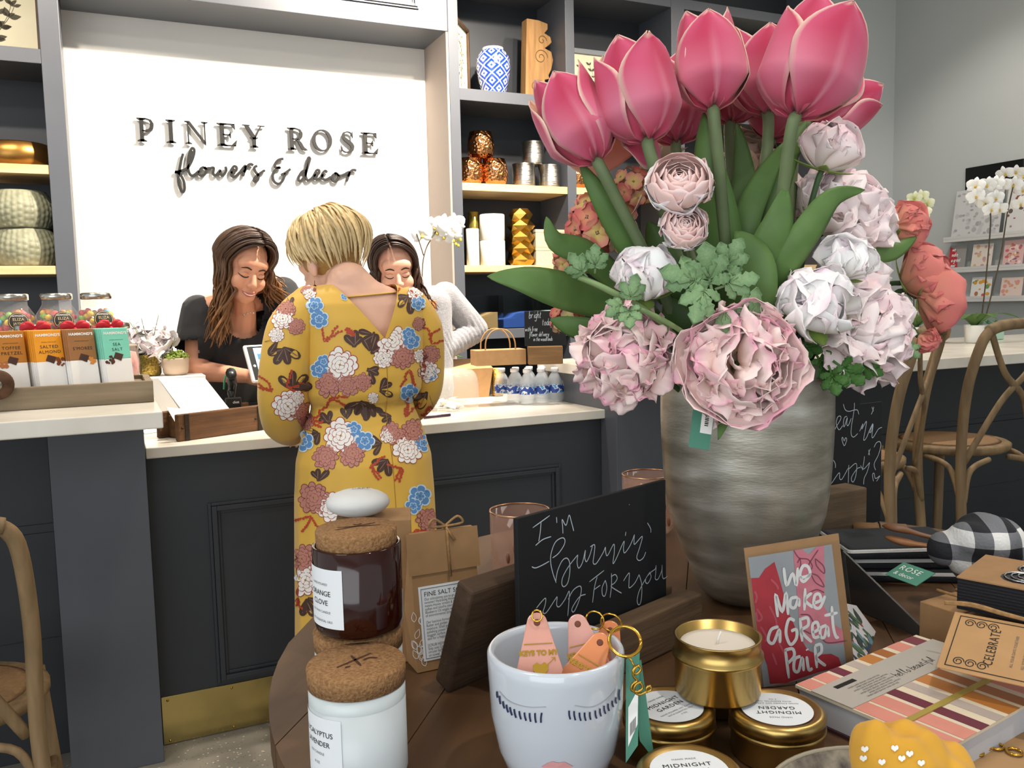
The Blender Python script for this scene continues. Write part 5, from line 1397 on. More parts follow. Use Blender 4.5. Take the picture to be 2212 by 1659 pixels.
tag(MB().lathe(prof, 72).build('flower_vase', vase_mat(), M=TR((vb.x, vb.y, VZ0))), 'tall aged silver metal vase holding the bouquet on the round table', 'vase')
MOUTH = Vector((vb.x, vb.y, VZ0 + VH - .02))
VD = (MOUTH - CAM).dot(_f)

# ------------------------------------------------------------------ petals
M_PETAL = mat('petal_silk', '#ffffff', .6, vcol=True, sss=.0, spec=.25, sheen=.15)
M_LEAF = mat('leaf_green', '#ffffff', .5, vcol=True, var=.10, vs=30, spec=.35)
M_STEM = mat('stem_green', '#6f7f58', .6, var=.1, vs=30)
M_STEM_D = mat('stem_dark', '#3f5a34', .6, var=.1, vs=30)
def mixc(a, b, t): t = max(0, min(1, t)); return tuple(x + (y - x) * t for x, y in zip(a[:3], b[:3])) + (1,)
def two_sided(fn, nu, nv, cout, cin, th, name, mats=None):
    """closed thin shell: fn(u,v) outer face, offset th along normal for the inner face"""
    g = [[Vector(fn(i / nu, j / nv)) for i in range(nu + 1)] for j in range(nv + 1)]
    vs = []; cs = []
    for j in range(nv + 1):
        for i in range(nu + 1): vs.append(g[j][i]); cs.append(cout(i / nu, j / nv))
    N = (nu + 1) * (nv + 1)
    for j in range(nv + 1):
        for i in range(nu + 1):
            du = g[j][min(i + 1, nu)] - g[j][max(i - 1, 0)]; dv = g[min(j + 1, nv)][i] - g[max(j - 1, 0)][i]
            n = du.cross(dv)
            n = n.normalized() if n.length > 1e-12 else Vector((0, 0, 1))
            vs.append(g[j][i] - n * th); cs.append(cin(i / nu, j / nv))
    w = nu + 1; fs = []
    for j in range(nv):
        for i in range(nu):
            a = j * w + i; fs.append((a, a + 1, a + w + 1, a + w)); fs.append((N + a + w, N + a + w + 1, N + a + 1, N + a))
    for j in range(nv):
        a = j * w; fs.append((a + w, N + a + w, N + a, a)); a = j * w + nu; fs.append((a, N + a, N + a + w, a + w))
    for i in range(nu):
        a = nv * w + i; fs.append((a, a + 1, N + a + 1, N + a)); fs.append((N + i, N + i + 1, i + 1, i))
    b = MB(); b.add(vs, fs, 0, True, None, cs)
    return b.mesh(name, mats or M_PETAL)
T_DEEP, T_PINK, T_LITE, T_EDGE, T_IN = C('#c23a5a'), C('#d25678'), C('#e8a0b2'), C('#f4d6c2'), C('#f2b89c')
def tulip_petal(seed, wide=1.0, flare=0.0):
    rnd = random.Random(seed); ph = rnd.random() * 6
    def fn(u, v):
        s = (u - .5) * 2
        wv = (v ** .28) * (1 - max(0, (v - .50) / .50) ** 2.4) * 1.0 + .10 * (1 - v)
        if v >= .999: wv = .03
        half = R(70) * wide * wv
        rr = .47 * (min(1, v / .30) ** .42 if v < .30 else 1 - .30 * ((v - .30) / .70) ** 1.7) * (1 + flare * v * v)
        if v < .02: rr = max(rr, .05)
        a = s * half
        z = v - .05 * s * s * (1 - v) + .012 * math.sin(5 * s + ph) * v
        r2 = rr * (1 + .05 * s * s * v) + .008 * math.sin(7 * v + ph + s * 3)
        return (-r2 * math.sin(a), r2 * math.cos(a), z)
    def co(u, v):
        s = abs(u - .5) * 2
        c = mixc(T_DEEP, T_PINK, .5 + .5 * math.sin(9 * u + ph)); c = mixc(c, T_LITE, .55 * max(0, 1 - abs(v - .35) / .35) * (.35 + .65 * s)); c = mixc(c, T_DEEP, .5 * max(0, .18 - v) / .18)
        if s < .09: c = mixc(c, T_LITE, .7 * max(0, 1 - v * 1.2))
        e = max(s - .91, (v - .955) * 1.6 if s < .8 else 0) / .09
        return mixc(c, T_EDGE, e * min(1, v * 1.6))
    def ci(u, v):
        return mixc(C('#d98a80'), T_IN, v * 1.2)
    return two_sided(fn, 14, 16, co, ci, .010, 'petal')
TULP = [tulip_petal(s, w, f) for s, w, f in ((1, 1, 0), (2, 1.05, .05), (3, .95, .12), (4, 1.1, -.06))]
def stem_from(t, base, D0, r=.0055, bend=None, m=None):
    M_ = t.matrix_world.inverted() if t is not None else Matrix()
    end = MOUTH + Vector(((base.x - MOUTH.x) * .12, (base.y - MOUTH.y) * .12, -.10))
    mid = base.lerp(end, .5) + Vector((0, 0, .02))
    ax = bend if bend is not None else Vector((0, 0, 0))
    p1 = base - ax * .03 if bend is not None else base.lerp(end, .1)
    pts = [base, p1, mid, end]
    MB().tube([M_ @ q for q in catmull(pts, 6)], r, 10).build('stem', m or M_STEM, t)
def tulip(lab, bpx, tpx, D, wpx, seed, Dt=None, open_=1.0):
    rnd = random.Random(seed)
    B = atD(*bpx, D); T = atD(*tpx, Dt or D); ax = (T - B); H = ax.length; W = wpx * D / F_PX
    t = thing('tulip', lab, 'flower', M=aim(B, ax.normalized(), rnd.random() * 6), group='pink tulips of the bouquet')
    sx = W / .98
    for k in range(6):
        inner = k % 2
        S = (sx * (.90 if inner else 1.0), sx * (.90 if inner else 1.0), H * (1.0 if inner else rnd.uniform(.90, .97)))
        M_ = rotm(0, 0, k * PI / 3 + rnd.uniform(-.12, .12)) @ rotm(R(rnd.uniform(-5, 3) * open_), 0, 0) @ Matrix.Diagonal((*S, 1))
        place('petal', TULP[rnd.randrange(4)], t, M_)
    stem_from(t, B, D, .0072, ax.normalized())
    return t
tulip('leftmost pink tulip, tilted towards the shelves', (1287, 345), (1190, 165), 1.00, 165, 1)
tulip('pink tulip second from the left, with cream edged petals', (1398, 300), (1348, 95), .98, 180, 2)
tulip('pink tulip in the middle of the front row, upright and closed', (1540, 232), (1520, 32), .99, 172, 3)
tulip('coral pink tulip half hidden behind the rightmost large tulip', (1655, 242), (1640, 60), 1.08, 160, 4)
tulip('largest pink tulip at the right of the front row', (1722, 248), (1790, 18), .96, 215, 5)
tulip('pink tulip leaning far right under the largest tulip', (1760, 275), (1885, 190), 1.12, 130, 6)
tulip('deep pink tulip between the second and middle front tulips', (1462, 305), (1450, 120), 1.12, 165, 7)
tulip('small red pink tulip below the middle front tulip', (1578, 262), (1585, 120), 1.16, 140, 8)
tulip('red pink tulip low behind the stem of the largest tulip', (1668, 300), (1705, 165), 1.18, 140, 9)
t = thing('tulip', 'drooping open pink tulip below the leftmost tulip', 'flower', M=aim(atD(1385, 325, 1.1), atD(1255, 400, 1.06) - atD(1385, 325, 1.1), 1.0), group='pink tulips of the bouquet')
for k, (a, s) in enumerate(((0, 1), (2.2, .95), (4.1, .9))): place('petal', TULP[k], t, rotm(0, 0, a) @ rotm(R(-24), 0, 0) @ Matrix.Diagonal((.085, .085, .10 * s, 1)))
stem_from(t, atD(1385, 325, 1.1), 1.1, .006)

def peony_petal(seed, c_base, c_mid, c_edge, arc=(75, -15), wid=.62, ruff=.05):
    rnd = random.Random(seed); p1, p2, p3 = (rnd.random() * 6 for _ in range(3))
    # centreline: tilt angle from the axis runs from arc[0] to arc[1]
    n = 8; cl = [(0, 0)]; an = []
    for k in range(n):
        a = R(arc[0] + (arc[1] - arc[0]) * (k + .5) / n); cl.append((cl[-1][0] + math.sin(a) / n, cl[-1][1] + math.cos(a) / n))
    def fn(u, v):
        s = (u - .5) * 2; k = min(n - 1, int(v * n)); f = v * n - k
        y = cl[k][0] + (cl[k + 1][0] - cl[k][0]) * f; z = cl[k][1] + (cl[k + 1][1] - cl[k][1]) * f
        w = wid * (.14 + .86 * math.sin(PI / 2 * min(1, v * 1.35)) ** .9) * (1 - .12 * max(0, (v - .7) / .3) ** 2)
        e = ruff * v * v * (math.sin(5 * s + p1) + .6 * math.sin(11 * s + p2))
        back = .34 * v ** 3 * abs(s) ** 3 - .035 * v ** 8 * math.sin(9 * s + p3)
        a = R(arc[0] + (arc[1] - arc[0]) * v); cup = .52 * s * s * w
        # pull the corners back along the petal so the outline is round
        y -= back * math.sin(a); z -= back * math.cos(a)
        x = w * math.sin(s * 1.25) / math.sin(1.25) * .96
        return (x, y - cup * math.cos(a) * .8 + e * math.cos(a), z + cup * math.sin(a) * .6 - e * math.sin(a))
    def co(u, v):
        s = abs(u - .5) * 2; c = mixc(c_base, c_mid, v * 1.3); e = max(0, (max(v, s * .9) - .74) / .26)
        return mixc(c, c_edge, e ** 1.3 * (.45 + .55 * math.sin(5 * u + p1)))
    return two_sided(fn, 12, 10, co, co, .006, 'petal')
PALE = [C('#fce6dc'), C('#fdeeec'), C('#f8d2da')]; ROSE = [C('#ffd9bc'), C('#fde4de'), C('#f2a6be')]; WHITE = [C('#fcf4e8'), C('#fffdfb'), C('#fae2ea')]; CORAL = [C('#e8a884'), C('#df8278'), C('#d0666a')]; CREAM = [C('#f2e3c8'), C('#f0d8bf'), C('#ecc3a8')]
def petal_set(pal, seed, k=1.0): return {'tuft': [peony_petal(seed + 30 + i, *pal, arc=(16, -30), wid=.44, ruff=.085) for i in range(4)], 'in': [peony_petal(seed + i, *pal, arc=(28, -62), wid=.62, ruff=.045 * k) for i in range(3)], 'mid': [peony_petal(seed + 10 + i, *pal, arc=(62, -34), wid=.74, ruff=.03 * k) for i in range(3)], 'out': [peony_petal(seed + 20 + i, *pal, arc=(96, 2), wid=.76, ruff=.025 * k) for i in range(3)]}
PS = {'pale': petal_set(PALE, 100), 'rose': petal_set(ROSE, 200, 1.7), 'white': petal_set(WHITE, 300), 'coral': petal_set(CORAL, 400), 'cream': petal_set(CREAM, 500)}
LG, LD, LY_, LP = C('#6b8c4c'), C('#435f30'), C('#9ab056'), C('#8fac7c')
def leaf_mesh(name, c0, c1, w=.34, curl=.15, wav=.0, seed=0):
    def fn(u, v):
        s = (u - .5) * 2; ww = w * math.sin(PI * min(1, .06 + v * .94)) ** .75 * (1 - .25 * v)
        return (s * ww, curl * math.sin(PI * v * .5) - .18 * ww * s * s + wav * math.sin(6 * v + s * 2), v)
    return two_sided(fn, 6, 10, lambda u, v: mixc(c0, c1, abs(u - .5) * 1.4 + .15 * v), lambda u, v: mixc(c0, c1, .3), .012, name, M_LEAF)
ME_SEPAL = leaf_mesh('sepal', LY_, LG, .28, .3)
def peony(lab, cpx, rpx, D, facing, pal, seed, form='full', sep=True, group='peonies of the bouquet', name='peony', stem=True):
    """facing = vector in (right, up, toward camera)"""
    rnd = random.Random(seed); c = atD(*cpx, D); Rw = rpx * D / F_PX
    ax = (_r * facing[0] + _u * facing[1] - _f * facing[2]).normalized()
    base = c - ax * Rw * (.75 if form != 'open' else .5)
    t = thing(name, lab, 'flower', M=aim(base, ax, rnd.random() * 6), group=group)
    S = PS[pal]
    rings = {'full': ((9, 'in', 1.22, .40), (9, 'mid', 1.16, .34), (9, 'out', 1.05, .20)),
             'bud': ((4, 'in', 1.0, .08), (6, 'in', 1.25, .16), (6, 'in', 1.42, .24), (6, 'mid', 1.25, .18)),
             'open': ((9, 'mid', 1.0, .34), (9, 'out', .98, .16), (7, 'out', 1.22, .08)),
             'cup': ((5, 'in', 1.0, .18), (6, 'mid', 1.1, .22), (6, 'mid', 1.3, .26))}[form]
    if form in ('full', 'open'):
        nt_ = 34 if form == 'full' else 40
        for i in range(nt_):
            ct = 1 - (1 - math.cos(R(78))) * (i + .5) / nt_; st_ = math.sqrt(1 - ct * ct); a = i * 2.39996
            d = Vector((st_ * math.cos(a), st_ * math.sin(a), ct)); s = Rw * (.92 if form == 'full' else .84) * rnd.uniform(.85, 1.12)
            b0 = d * Rw * (.34 if form == 'full' else .26)
            place('petal', rnd.choice(S['tuft']), t, aim(b0, d, rnd.random() * 6, s))
    for cnt, kind, sc, rad in rings:
        off = rnd.random() * 6
        for i in range(cnt):
            a = off + 2 * PI * i / cnt + rnd.uniform(-.18, .18); s = Rw * sc * rnd.uniform(.90, 1.10)
            M_ = rotm(0, 0, a) @ Matrix.Translation((0, Rw * rad * .6, 0)) @ rotm(R(rnd.uniform(-9, 9)), R(rnd.uniform(-12, 12)), 0) @ Matrix.Diagonal((s, s, s * 1.05, 1))
            place('petal', rnd.choice(S[kind]), t, M_)
    if sep:
        for i in range(4):
            place('sepal', ME_SEPAL, t, rotm(0, 0, i * PI / 2 + .4) @ rotm(R(-64), 0, 0) @ TR((0, 0, 0), s=Rw * rnd.uniform(.6, .85)))
    if stem: stem_from(t, base, D, .0035, ax, M_STEM_D)
    return t
peony('large blush peony at the lower left above the vase shoulder', (1342, 765), 106, 1.00, (-.35, .10, 1), 'rose', 1)
peony('largest open blush peony hanging over the vase rim', (1606, 782), 138, .95, (0, .05, 1), 'rose', 2, 'open')
peony('white and pink peony bud at the left among the green leaves', (1388, 588), 86, .99, (-.15, .75, .55), 'white', 3, 'bud')
peony('white peony bud with loose petals, right of the vase centre', (1762, 645), 104, .98, (-.15, .55, .75), 'white', 4, 'bud')
peony('small white peony bud above the large right peony', (1832, 552), 76, 1.02, (.1, .75, .5), 'white', 5, 'bud')
peony('large pale peony at the lower right of the bouquet', (1895, 688), 134, 1.06, (.62, .35, .6), 'pale', 6)
peony('large pale peony at the right below the tulips', (1848, 435), 122, 1.10, (.55, .6, .35), 'pale', 7)
peony('pale peony bud with green sepals below the largest tulip', (1795, 308), 82, 1.04, (.25, .92, .2), 'pale', 8, 'bud')
peony('small pale peony tucked behind the right leaves', (1738, 425), 58, 1.16, (-.2, .5, .8), 'pale', 9, 'cup')
peony('cream flower behind the left tulip stems', (1428, 300), 62, 1.20, (-.2, .4, .8), 'cream', 10, 'cup', False)
peony('peach cream flower behind the centre tulip stems', (1622, 325), 66, 1.20, (.1, .4, .8), 'cream', 11, 'cup', False)
G = 'coral flowers of the bouquet'
peony('coral bud at the right edge under the pale peony', (1968, 482), 58, 1.14, (.85, .35, .2), 'coral', 12, 'bud', True, G, 'coral_flower')
peony('coral open flower at the far right of the bouquet', (2008, 590), 78, 1.16, (.8, .3, .5), 'coral', 13, 'cup', True, G, 'coral_flower')
peony('coral flower lowest at the far right', (2043, 648), 76, 1.15, (.9, -.15, .4), 'coral', 14, 'cup', True, G, 'coral_flower')
peony('small coral bud peeking under the large right peony', (2008, 738), 34, 1.12, (.7, -.5, .5), 'coral', 15, 'bud', False, G, 'coral_flower')

# ranunculus: tight spiral of petals
RPAL = [C('#f6e0cc'), C('#f4cfc8'), C('#f3dcda')]
RP = [peony_petal(600 + i, *RPAL, arc=(60, -48), wid=.66, ruff=.02) for i in range(3)]
def ranunculus(lab, cpx, rpx, D, facing, seed):
    rnd = random.Random(seed); c = atD(*cpx, D); Rw = rpx * D / F_PX
    ax = (_r * facing[0] + _u * facing[1] - _f * facing[2]).normalized(); base = c - ax * Rw * .5
    t = thing('ranunculus', lab, 'flower', M=aim(base, ax, seed), group='ranunculus of the bouquet')
    for i in range(34):
        f = (i / 33) ** .8; a = i * 2.39996; s = Rw * (.30 + .62 * f)
        place('petal', RP[i % 3], t, rotm(0, 0, a) @ Matrix.Translation((0, Rw * (.02 + .34 * f), Rw * (.42 - .40 * f))) @ rotm(R(16 - 26 * f), R(rnd.uniform(-6, 6)), 0) @ Matrix.Diagonal((s * 1.0, s * .9, s * .95, 1)))
    for i in range(6):
        s = Rw * .95; place('petal', PS['white']['out'][i % 3], t, rotm(0, 0, i * PI / 3 + .3) @ rotm(R(rnd.uniform(-8, 8)), 0, 0) @ Matrix.Diagonal((s, s, s, 1)))
    stem_from(t, base, D, .0035, ax, M_STEM)
ranunculus('larger pale pink ranunculus in front of the tulip stems', (1468, 390), 104, .95, (-.15, .45, .85), 1)
ranunculus('smaller pale pink ranunculus below the larger one', (1478, 487), 76, .95, (0, .25, 1), 2)

# hydrangea clusters: many four-petalled florets
HPAL = [(C('#d9c46a'), C('#e3a184'), C('#dc7c70')), (C('#dcd27e'), C('#e6c498'), C('#e09a86')), (C('#e09a70'), C('#d9756a'), C('#cf5f60'))]
def floret_mesh(pal, seed):
    b = MB(); rnd = random.Random(seed)
    for k in range(4):
        a = k * PI / 2 + rnd.uniform(-.1, .1)
        b.grid(lambda u, v: (rotm(0, 0, a) @ Vector(((u - .5) * 1.15 * math.sin(PI * min(1, .1 + v * .8)) ** .6, .12 + v * .9, .10 + .22 * v * v - .25 * (u - .5) ** 2 + .05 * math.sin(8 * u + seed)))), 4, 4,
               colfn=lambda u, v: mixc(mixc(pal[0], pal[1], v * 1.4), pal[2], max(0, max(v, abs(u - .5) * 1.7) - .6) * 1.8))
    b.sphere((0, 0, .1), .12, 6, 4, col=C('#b58a7c'))
    return b.mesh('floret', M_PETAL)
FLO = [floret_mesh(HPAL[i % 3], i) for i in range(6)]
def hydrangea(lab, cpx, rpx, D, n, seed):
    rnd = random.Random(seed); c = atD(*cpx, D); Rw = rpx * D / F_PX
    t = thing('hydrangea', lab, 'flower', c, group='hydrangea heads of the bouquet')
    for i in range(n):
        z = 1 - 1.7 * (i + .5) / n; a = i * 2.39996; rr = math.sqrt(max(0, 1 - z * z)); d = Vector((rr * math.cos(a), rr * math.sin(a), z))
        place('floret', FLO[rnd.randrange(6)], t, aim(d * Rw * .8, d, rnd.random() * 6, Rw * rnd.uniform(.34, .44)))
    stem_from(t, c - Vector((0, 0, Rw * .3)), D, .003, None, M_STEM_D)
hydrangea('large peach hydrangea head at the upper left', (1300, 485), 78, 1.10, 26, 1)
hydrangea('small coral hydrangea head beside the ranunculus', (1365, 405), 46, 1.08, 16, 2)
hydrangea('peach hydrangea head at the left edge above the long leaf', (1232, 560), 42, 1.14, 16, 3)
hydrangea('coral hydrangea head low at the left behind the blush peony', (1225, 690), 40, 1.12, 16, 4)

# ------------------------------------------------------------------ leaves
def strap_leaf(lab, pts, wpx, seed=0, c0=LG, c1=LD, cup=.22, twist=0.0):
    """pts: (px, py, D) from tip to base"""
    P = catmull([atD(x, y, D) for x, y, D in pts], 5); n = len(P); W = wpx * pts[len(pts) // 2][2] / F_PX / 2
    g = []
    for i in range(n):
        tn = (P[min(i + 1, n - 1)] - P[max(i - 1, 0)]).normalized(); vw = (P[i] - CAM).normalized()
        sd = tn.cross(vw).normalized(); nr = sd.cross(tn).normalized()
        a = twist * i / n + .35 * math.sin(seed); s2 = sd * math.cos(a) + nr * math.sin(a); n2 = nr * math.cos(a) - sd * math.sin(a)
        g.append((P[i], s2, n2))
    def prof_(v): return max(.02, math.sin(PI * min(1, .01 + v ** .92 * .80)) ** 1.05)
    def fn(u, v):
        k = min(n - 1, int(round(v * (n - 1)))); p, sd, nr = g[k]; s = (u - .5) * 2; w = W * prof_(v)
        return p + sd * (s * w) + nr * (cup * w * (s * s) + .05 * W * math.sin(5 * v + seed + s * 2))
    O = P[-1]
    me = two_sided(lambda u, v: fn(u, v) - O, 6, n - 1, lambda u, v: mixc(mixc(c0, c1, .25 + .5 * abs(math.sin(u * 9))), LY_, .35 * max(0, abs(u - .5) * 2 - .85) / .15), lambda u, v: mixc(c0, c1, .4), .0012, 'leaf_blade', M_LEAF)
    o = place('tulip_leaf', me, M=Matrix.Translation(O))
    return tag(o, lab, 'leaf', 'strap leaves of the bouquet')
strap_leaf('long green leaf reaching furthest left', [(1052, 597, 1.02), (1130, 603, 1.02), (1215, 625, 1.04), (1300, 650, 1.08), (1400, 690, 1.1)], 84, 1)
strap_leaf('pointed green leaf curling up at the left', [(1180, 468, 1.03), (1200, 520, 1.03), (1262, 545, 1.05), (1330, 600, 1.08), (1420, 690, 1.1)], 62, 2)
strap_leaf('dark leaf along the stem of the leftmost tulip', [(1252, 350, 1.03), (1300, 430, 1.03), (1365, 540, 1.05), (1440, 650, 1.08)], 54, 3)
strap_leaf('tall broad leaf below the middle tulip', [(1520, 245, 1.02), (1530, 380, 1.02), (1556, 520, 1.04), (1580, 680, 1.07)], 92, 4)
strap_leaf('narrow dark leaf right of the tall broad leaf', [(1592, 268, 1.10), (1606, 380, 1.09), (1595, 500, 1.08), (1590, 680, 1.09)], 62, 5, LD, LD)
strap_leaf('green leaf leaning from the largest tulip to the centre', [(1705, 300, 1.06), (1650, 385, 1.05), (1610, 490, 1.05), (1600, 680, 1.08)], 58, 6)
strap_leaf('upright leaf in front of the right tulip stem', [(1697, 402, .98), (1682, 480, .98), (1650, 570, 1.0), (1625, 690, 1.05)], 78, 7)
strap_leaf('long bent leaf pointing right across the pale peony', [(1868, 410, .99), (1800, 428, .98), (1745, 500, .98), (1690, 585, 1.0), (1630, 680, 1.05)], 66, 8)
strap_leaf('small leaf behind the stem of the largest tulip', [(1742, 258, 1.08), (1712, 320, 1.07), (1680, 420, 1.07), (1640, 600, 1.08)], 44, 9)
strap_leaf('leaf at the right below the coral bud', [(1978, 512, 1.12), (1930, 540, 1.10), (1880, 548, 1.10), (1780, 640, 1.1)], 52, 10)
strap_leaf('dark leaf at the far left below the long leaf', [(1190, 690, 1.10), (1230, 705, 1.09), (1290, 720, 1.09), (1400, 760, 1.1)], 54, 11, LD, LG)
strap_leaf('wide curled leaf at the bouquet centre', [(1590, 500, 1.0), (1622, 560, .99), (1618, 650, 1.0), (1610, 760, 1.05)], 110, 12)
strap_leaf('small leaf hanging over the vase front', [(1552, 950, .97), (1562, 915, .975), (1572, 880, .98), (1585, 830, 1.02)], 26, 13)
strap_leaf('dark leaf under the white bud at the right', [(1730, 560, 1.08), (1712, 640, 1.08), (1690, 720, 1.08), (1660, 800, 1.08)], 70, 14, LD, LD)
strap_leaf('dark green leaf right of the centre behind the bent leaf', [(1660, 440, 1.09), (1640, 560, 1.09), (1620, 700, 1.09)], 80, 15, LD, LD)
strap_leaf('dark green leaf left of the centre behind the ranunculus', [(1400, 480, 1.10), (1450, 580, 1.09), (1520, 720, 1.09)], 90, 16, LD, LG)
strap_leaf('dark green leaf low at the left behind the peonies', [(1440, 640, 1.06), (1480, 720, 1.06), (1530, 800, 1.08)], 100, 17, LD, LD)

def lobed_leaf(seed, c0, c1):
    """parsley-like divided leaf, in the XY plane, stalk at origin, length 1 along +Y"""
    rnd = random.Random(seed); b = MB()
    for ang, ln, base in ((0, .62, .36), (42, .50, .34), (-42, .50, .34), (86, .36, .26), (-86, .36, .26)):
        ang = R(ang + rnd.uniform(-8, 8)); d = Vector((math.sin(ang), math.cos(ang))); s = Vector((d.y, -d.x)); o = Vector((0, base))
        out = []
        prof_ = [(0, .05), (.18, .12), (.36, .22), (.46, .16), (.58, .27), (.70, .20), (.80, .24), (.90, .13), (1.0, .03)]
        L = []; Rr = []
        for f, w in prof_: L.append(o + d * (ln * f) + s * (w * ln * 1.15)); Rr.append(o + d * (ln * f) - s * (w * ln * 1.15))
        n = len(L); zf = lambda f, e: .10 * math.sin(2.5 * f + seed) + (.07 * e)
        vs = []; cs = []
        for i in range(n):
            f = prof_[i][0]; m_ = (L[i] + Rr[i]) / 2
            for q, e in ((L[i], 1), (m_, 0), (Rr[i], 1)): vs.append((q.x, q.y, zf(f, e))); cs.append(mixc(c0, c1, .2 + .6 * f * e))
        fs = []
        for i in range(n - 1):
            for j in (0, 1): a = i * 3 + j; fs.append((a, a + 1, a + 4, a + 3))
        b.add(vs, fs, 0, True, None, cs)
    b.tube([(0, 0, 0), (0, .2, .01), (0, .42, .0)], [.022, .02, .015], 6, col=c0)
    return b.mesh('lobed_leaf', M_LEAF)
LOB = [lobed_leaf(i, LP, C('#5f8557')) for i in range(3)]; LOBD = [lobed_leaf(i + 5, C('#56803f'), C('#365f2c')) for i in range(2)]
def lob(lab, px, tip, D, dark=False, seed=0, roll=0.0):
    a = atD(*px, D); t_ = atD(*tip, D - .015); y = (t_ - a); L = y.length; y.normalize(); z = -(ray(*px).normalized()); z = (z - y * z.dot(y)).normalized(); x = y.cross(z)
    z2 = z * math.cos(roll) + x * math.sin(roll); x2 = y.cross(z2)
    o = place('lobed_leaf', (LOBD if dark else LOB)[seed % (2 if dark else 3)], M=frame(a, x2 * L, y * L, z2 * L), solid=.0012 / max(L, .01))
    tag(o, lab, 'leaf', 'divided leaves of the bouquet')
lob('large pale green divided leaf at the centre', (1540, 640), (1515, 520), .955, seed=0)
lob('pale divided leaf pointing left at the centre', (1520, 625), (1425, 575), .955, seed=1, roll=.3)
lob('pale divided leaf pointing right at the centre', (1545, 625), (1640, 590), .955, seed=2, roll=-.3)
lob('pale divided leaf hanging at the centre', (1530, 610), (1490, 700), .95, seed=1)
lob('pale divided leaf pointing to the upper right', (1555, 600), (1600, 510), .96, seed=0)
lob('pale divided leaf around the small bud', (1360, 660), (1370, 590), .955, seed=2)
lob('pale divided leaf below the small bud', (1358, 655), (1365, 715), .95, seed=0)
lob('pale divided leaf left of the small bud', (1350, 655), (1305, 680), .955, seed=1)
lob('pale divided leaf on the left stem', (1285, 590), (1290, 525), .96, seed=1)
lob('pale divided leaf at the tip of the left stem', (1268, 598), (1225, 550), .96, seed=2)
lob('pale curled leaf below the wide central leaf', (1600, 700), (1640, 620), .955, seed=1, roll=.6)
lob('pale leaf above the open peony', (1560, 660), (1580, 720), .95, seed=2)
lob('dark divided leaf at the lower right under the large peony', (1800, 780), (1870, 830), 1.02, True, 0)
lob('dark divided leaf hanging over the vase shoulder at the right', (1790, 790), (1815, 858), 1.02, True, 1)
lob('dark divided leaf furthest right under the bouquet', (1850, 780), (1910, 810), 1.04, True, 0)
lob('dark divided leaf tucked beside the open peony', (1760, 760), (1800, 830), 1.05, True, 1)
lob('dark divided leaf under the white bud', (1720, 740), (1780, 760), 1.05, True, 0)
lob('leaf tip peeking under the small coral bud', (1950, 745), (1990, 770), 1.08, False, 2)
bs = thing('flower_bud', 'small closed pink bud on a pale green stem at the left', 'flower', M=aim(atD(1358, 660, .95), (_r * -.2 + _u * .1 - _f), 0))
for i in range(5): place('petal', PS['rose']['in'][i % 3], bs, rotm(0, 0, i * 1.256) @ Matrix.Diagonal((.010, .010, .014, 1)))
MB().tube([bs.matrix_world.inverted() @ q for q in catmull([atD(1360, 660, .955), atD(1430, 690, .97), atD(1500, 740, 1.0), atD(1560, 830, 1.05)], 5)], .003, 8).build('stem', mat('stem_pale', '#87a06a', .6), bs)
sm = MB().tube(catmull([atD(1250, 598, .96), atD(1320, 630, .96), atD(1420, 690, .99), atD(1540, 820, 1.05)], 5), .0036, 8).build('cut_stem', mat('stem_pale', '#87a06a', .6))
tag(sm, 'pale green cut stem end pointing left', 'stem')
# green price tag on the vase
tv = [atD(1487, 965, .985), atD(1532, 973, .985), atD(1548, 895, .995), atD(1510, 888, .995)]
x = (tv[1] - tv[0]); y = (tv[3] - tv[0]); w_, h_ = x.length, y.length; x.normalize(); z = x.cross(y.normalized()); y = z.cross(x).normalized()
t = thing('price_tag', 'green hang tag with a barcode sticker on the silver vase', 'tag', M=frame(tv[0], x, y))
MB().box(0, w_, 0, h_, -.0008, 0).build('tag_card', M_GREEN_TAG, t)
MB().box(w_ * .45, w_ * 1.0, h_ * .42, h_, .0002, .0006).build('barcode_sticker', M_PAPER, t)
for k in range(6): MB().box(w_ * .62, w_ * .80, h_ * (.62 + .05 * k), h_ * (.645 + .05 * k + .008 * (k % 2)), .0007, .0009).build('barcode_bar', M_INK, t)
# ================================================================== things on the round table
def quad_frame(BL, BR, TL):
    x = BR - BL; w = x.length; x = x.normalized(); y = TL - BL; y = (y - x * y.dot(x)); h = y.length; y = y.normalized()
    return frame(BL, x, y), w, h
def to_local(M, px, py):
    n = M.to_3x3() @ Vector((0, 0, 1)); q = M.inverted() @ onplane(px, py, M.translation, n); return q.x, q.y
def strokes_on(M, strokes, w, name, m, parent, z=.0006, conv=lambda x, y: (x, y), k=5):
    b = MB()
    for st in strokes: ribbon(b, [to_local(M, *conv(x, y)) for x, y in st], w, Matrix(), 0, k, z)
    return tag(b.build(name, m, parent), None, kind='stuff')

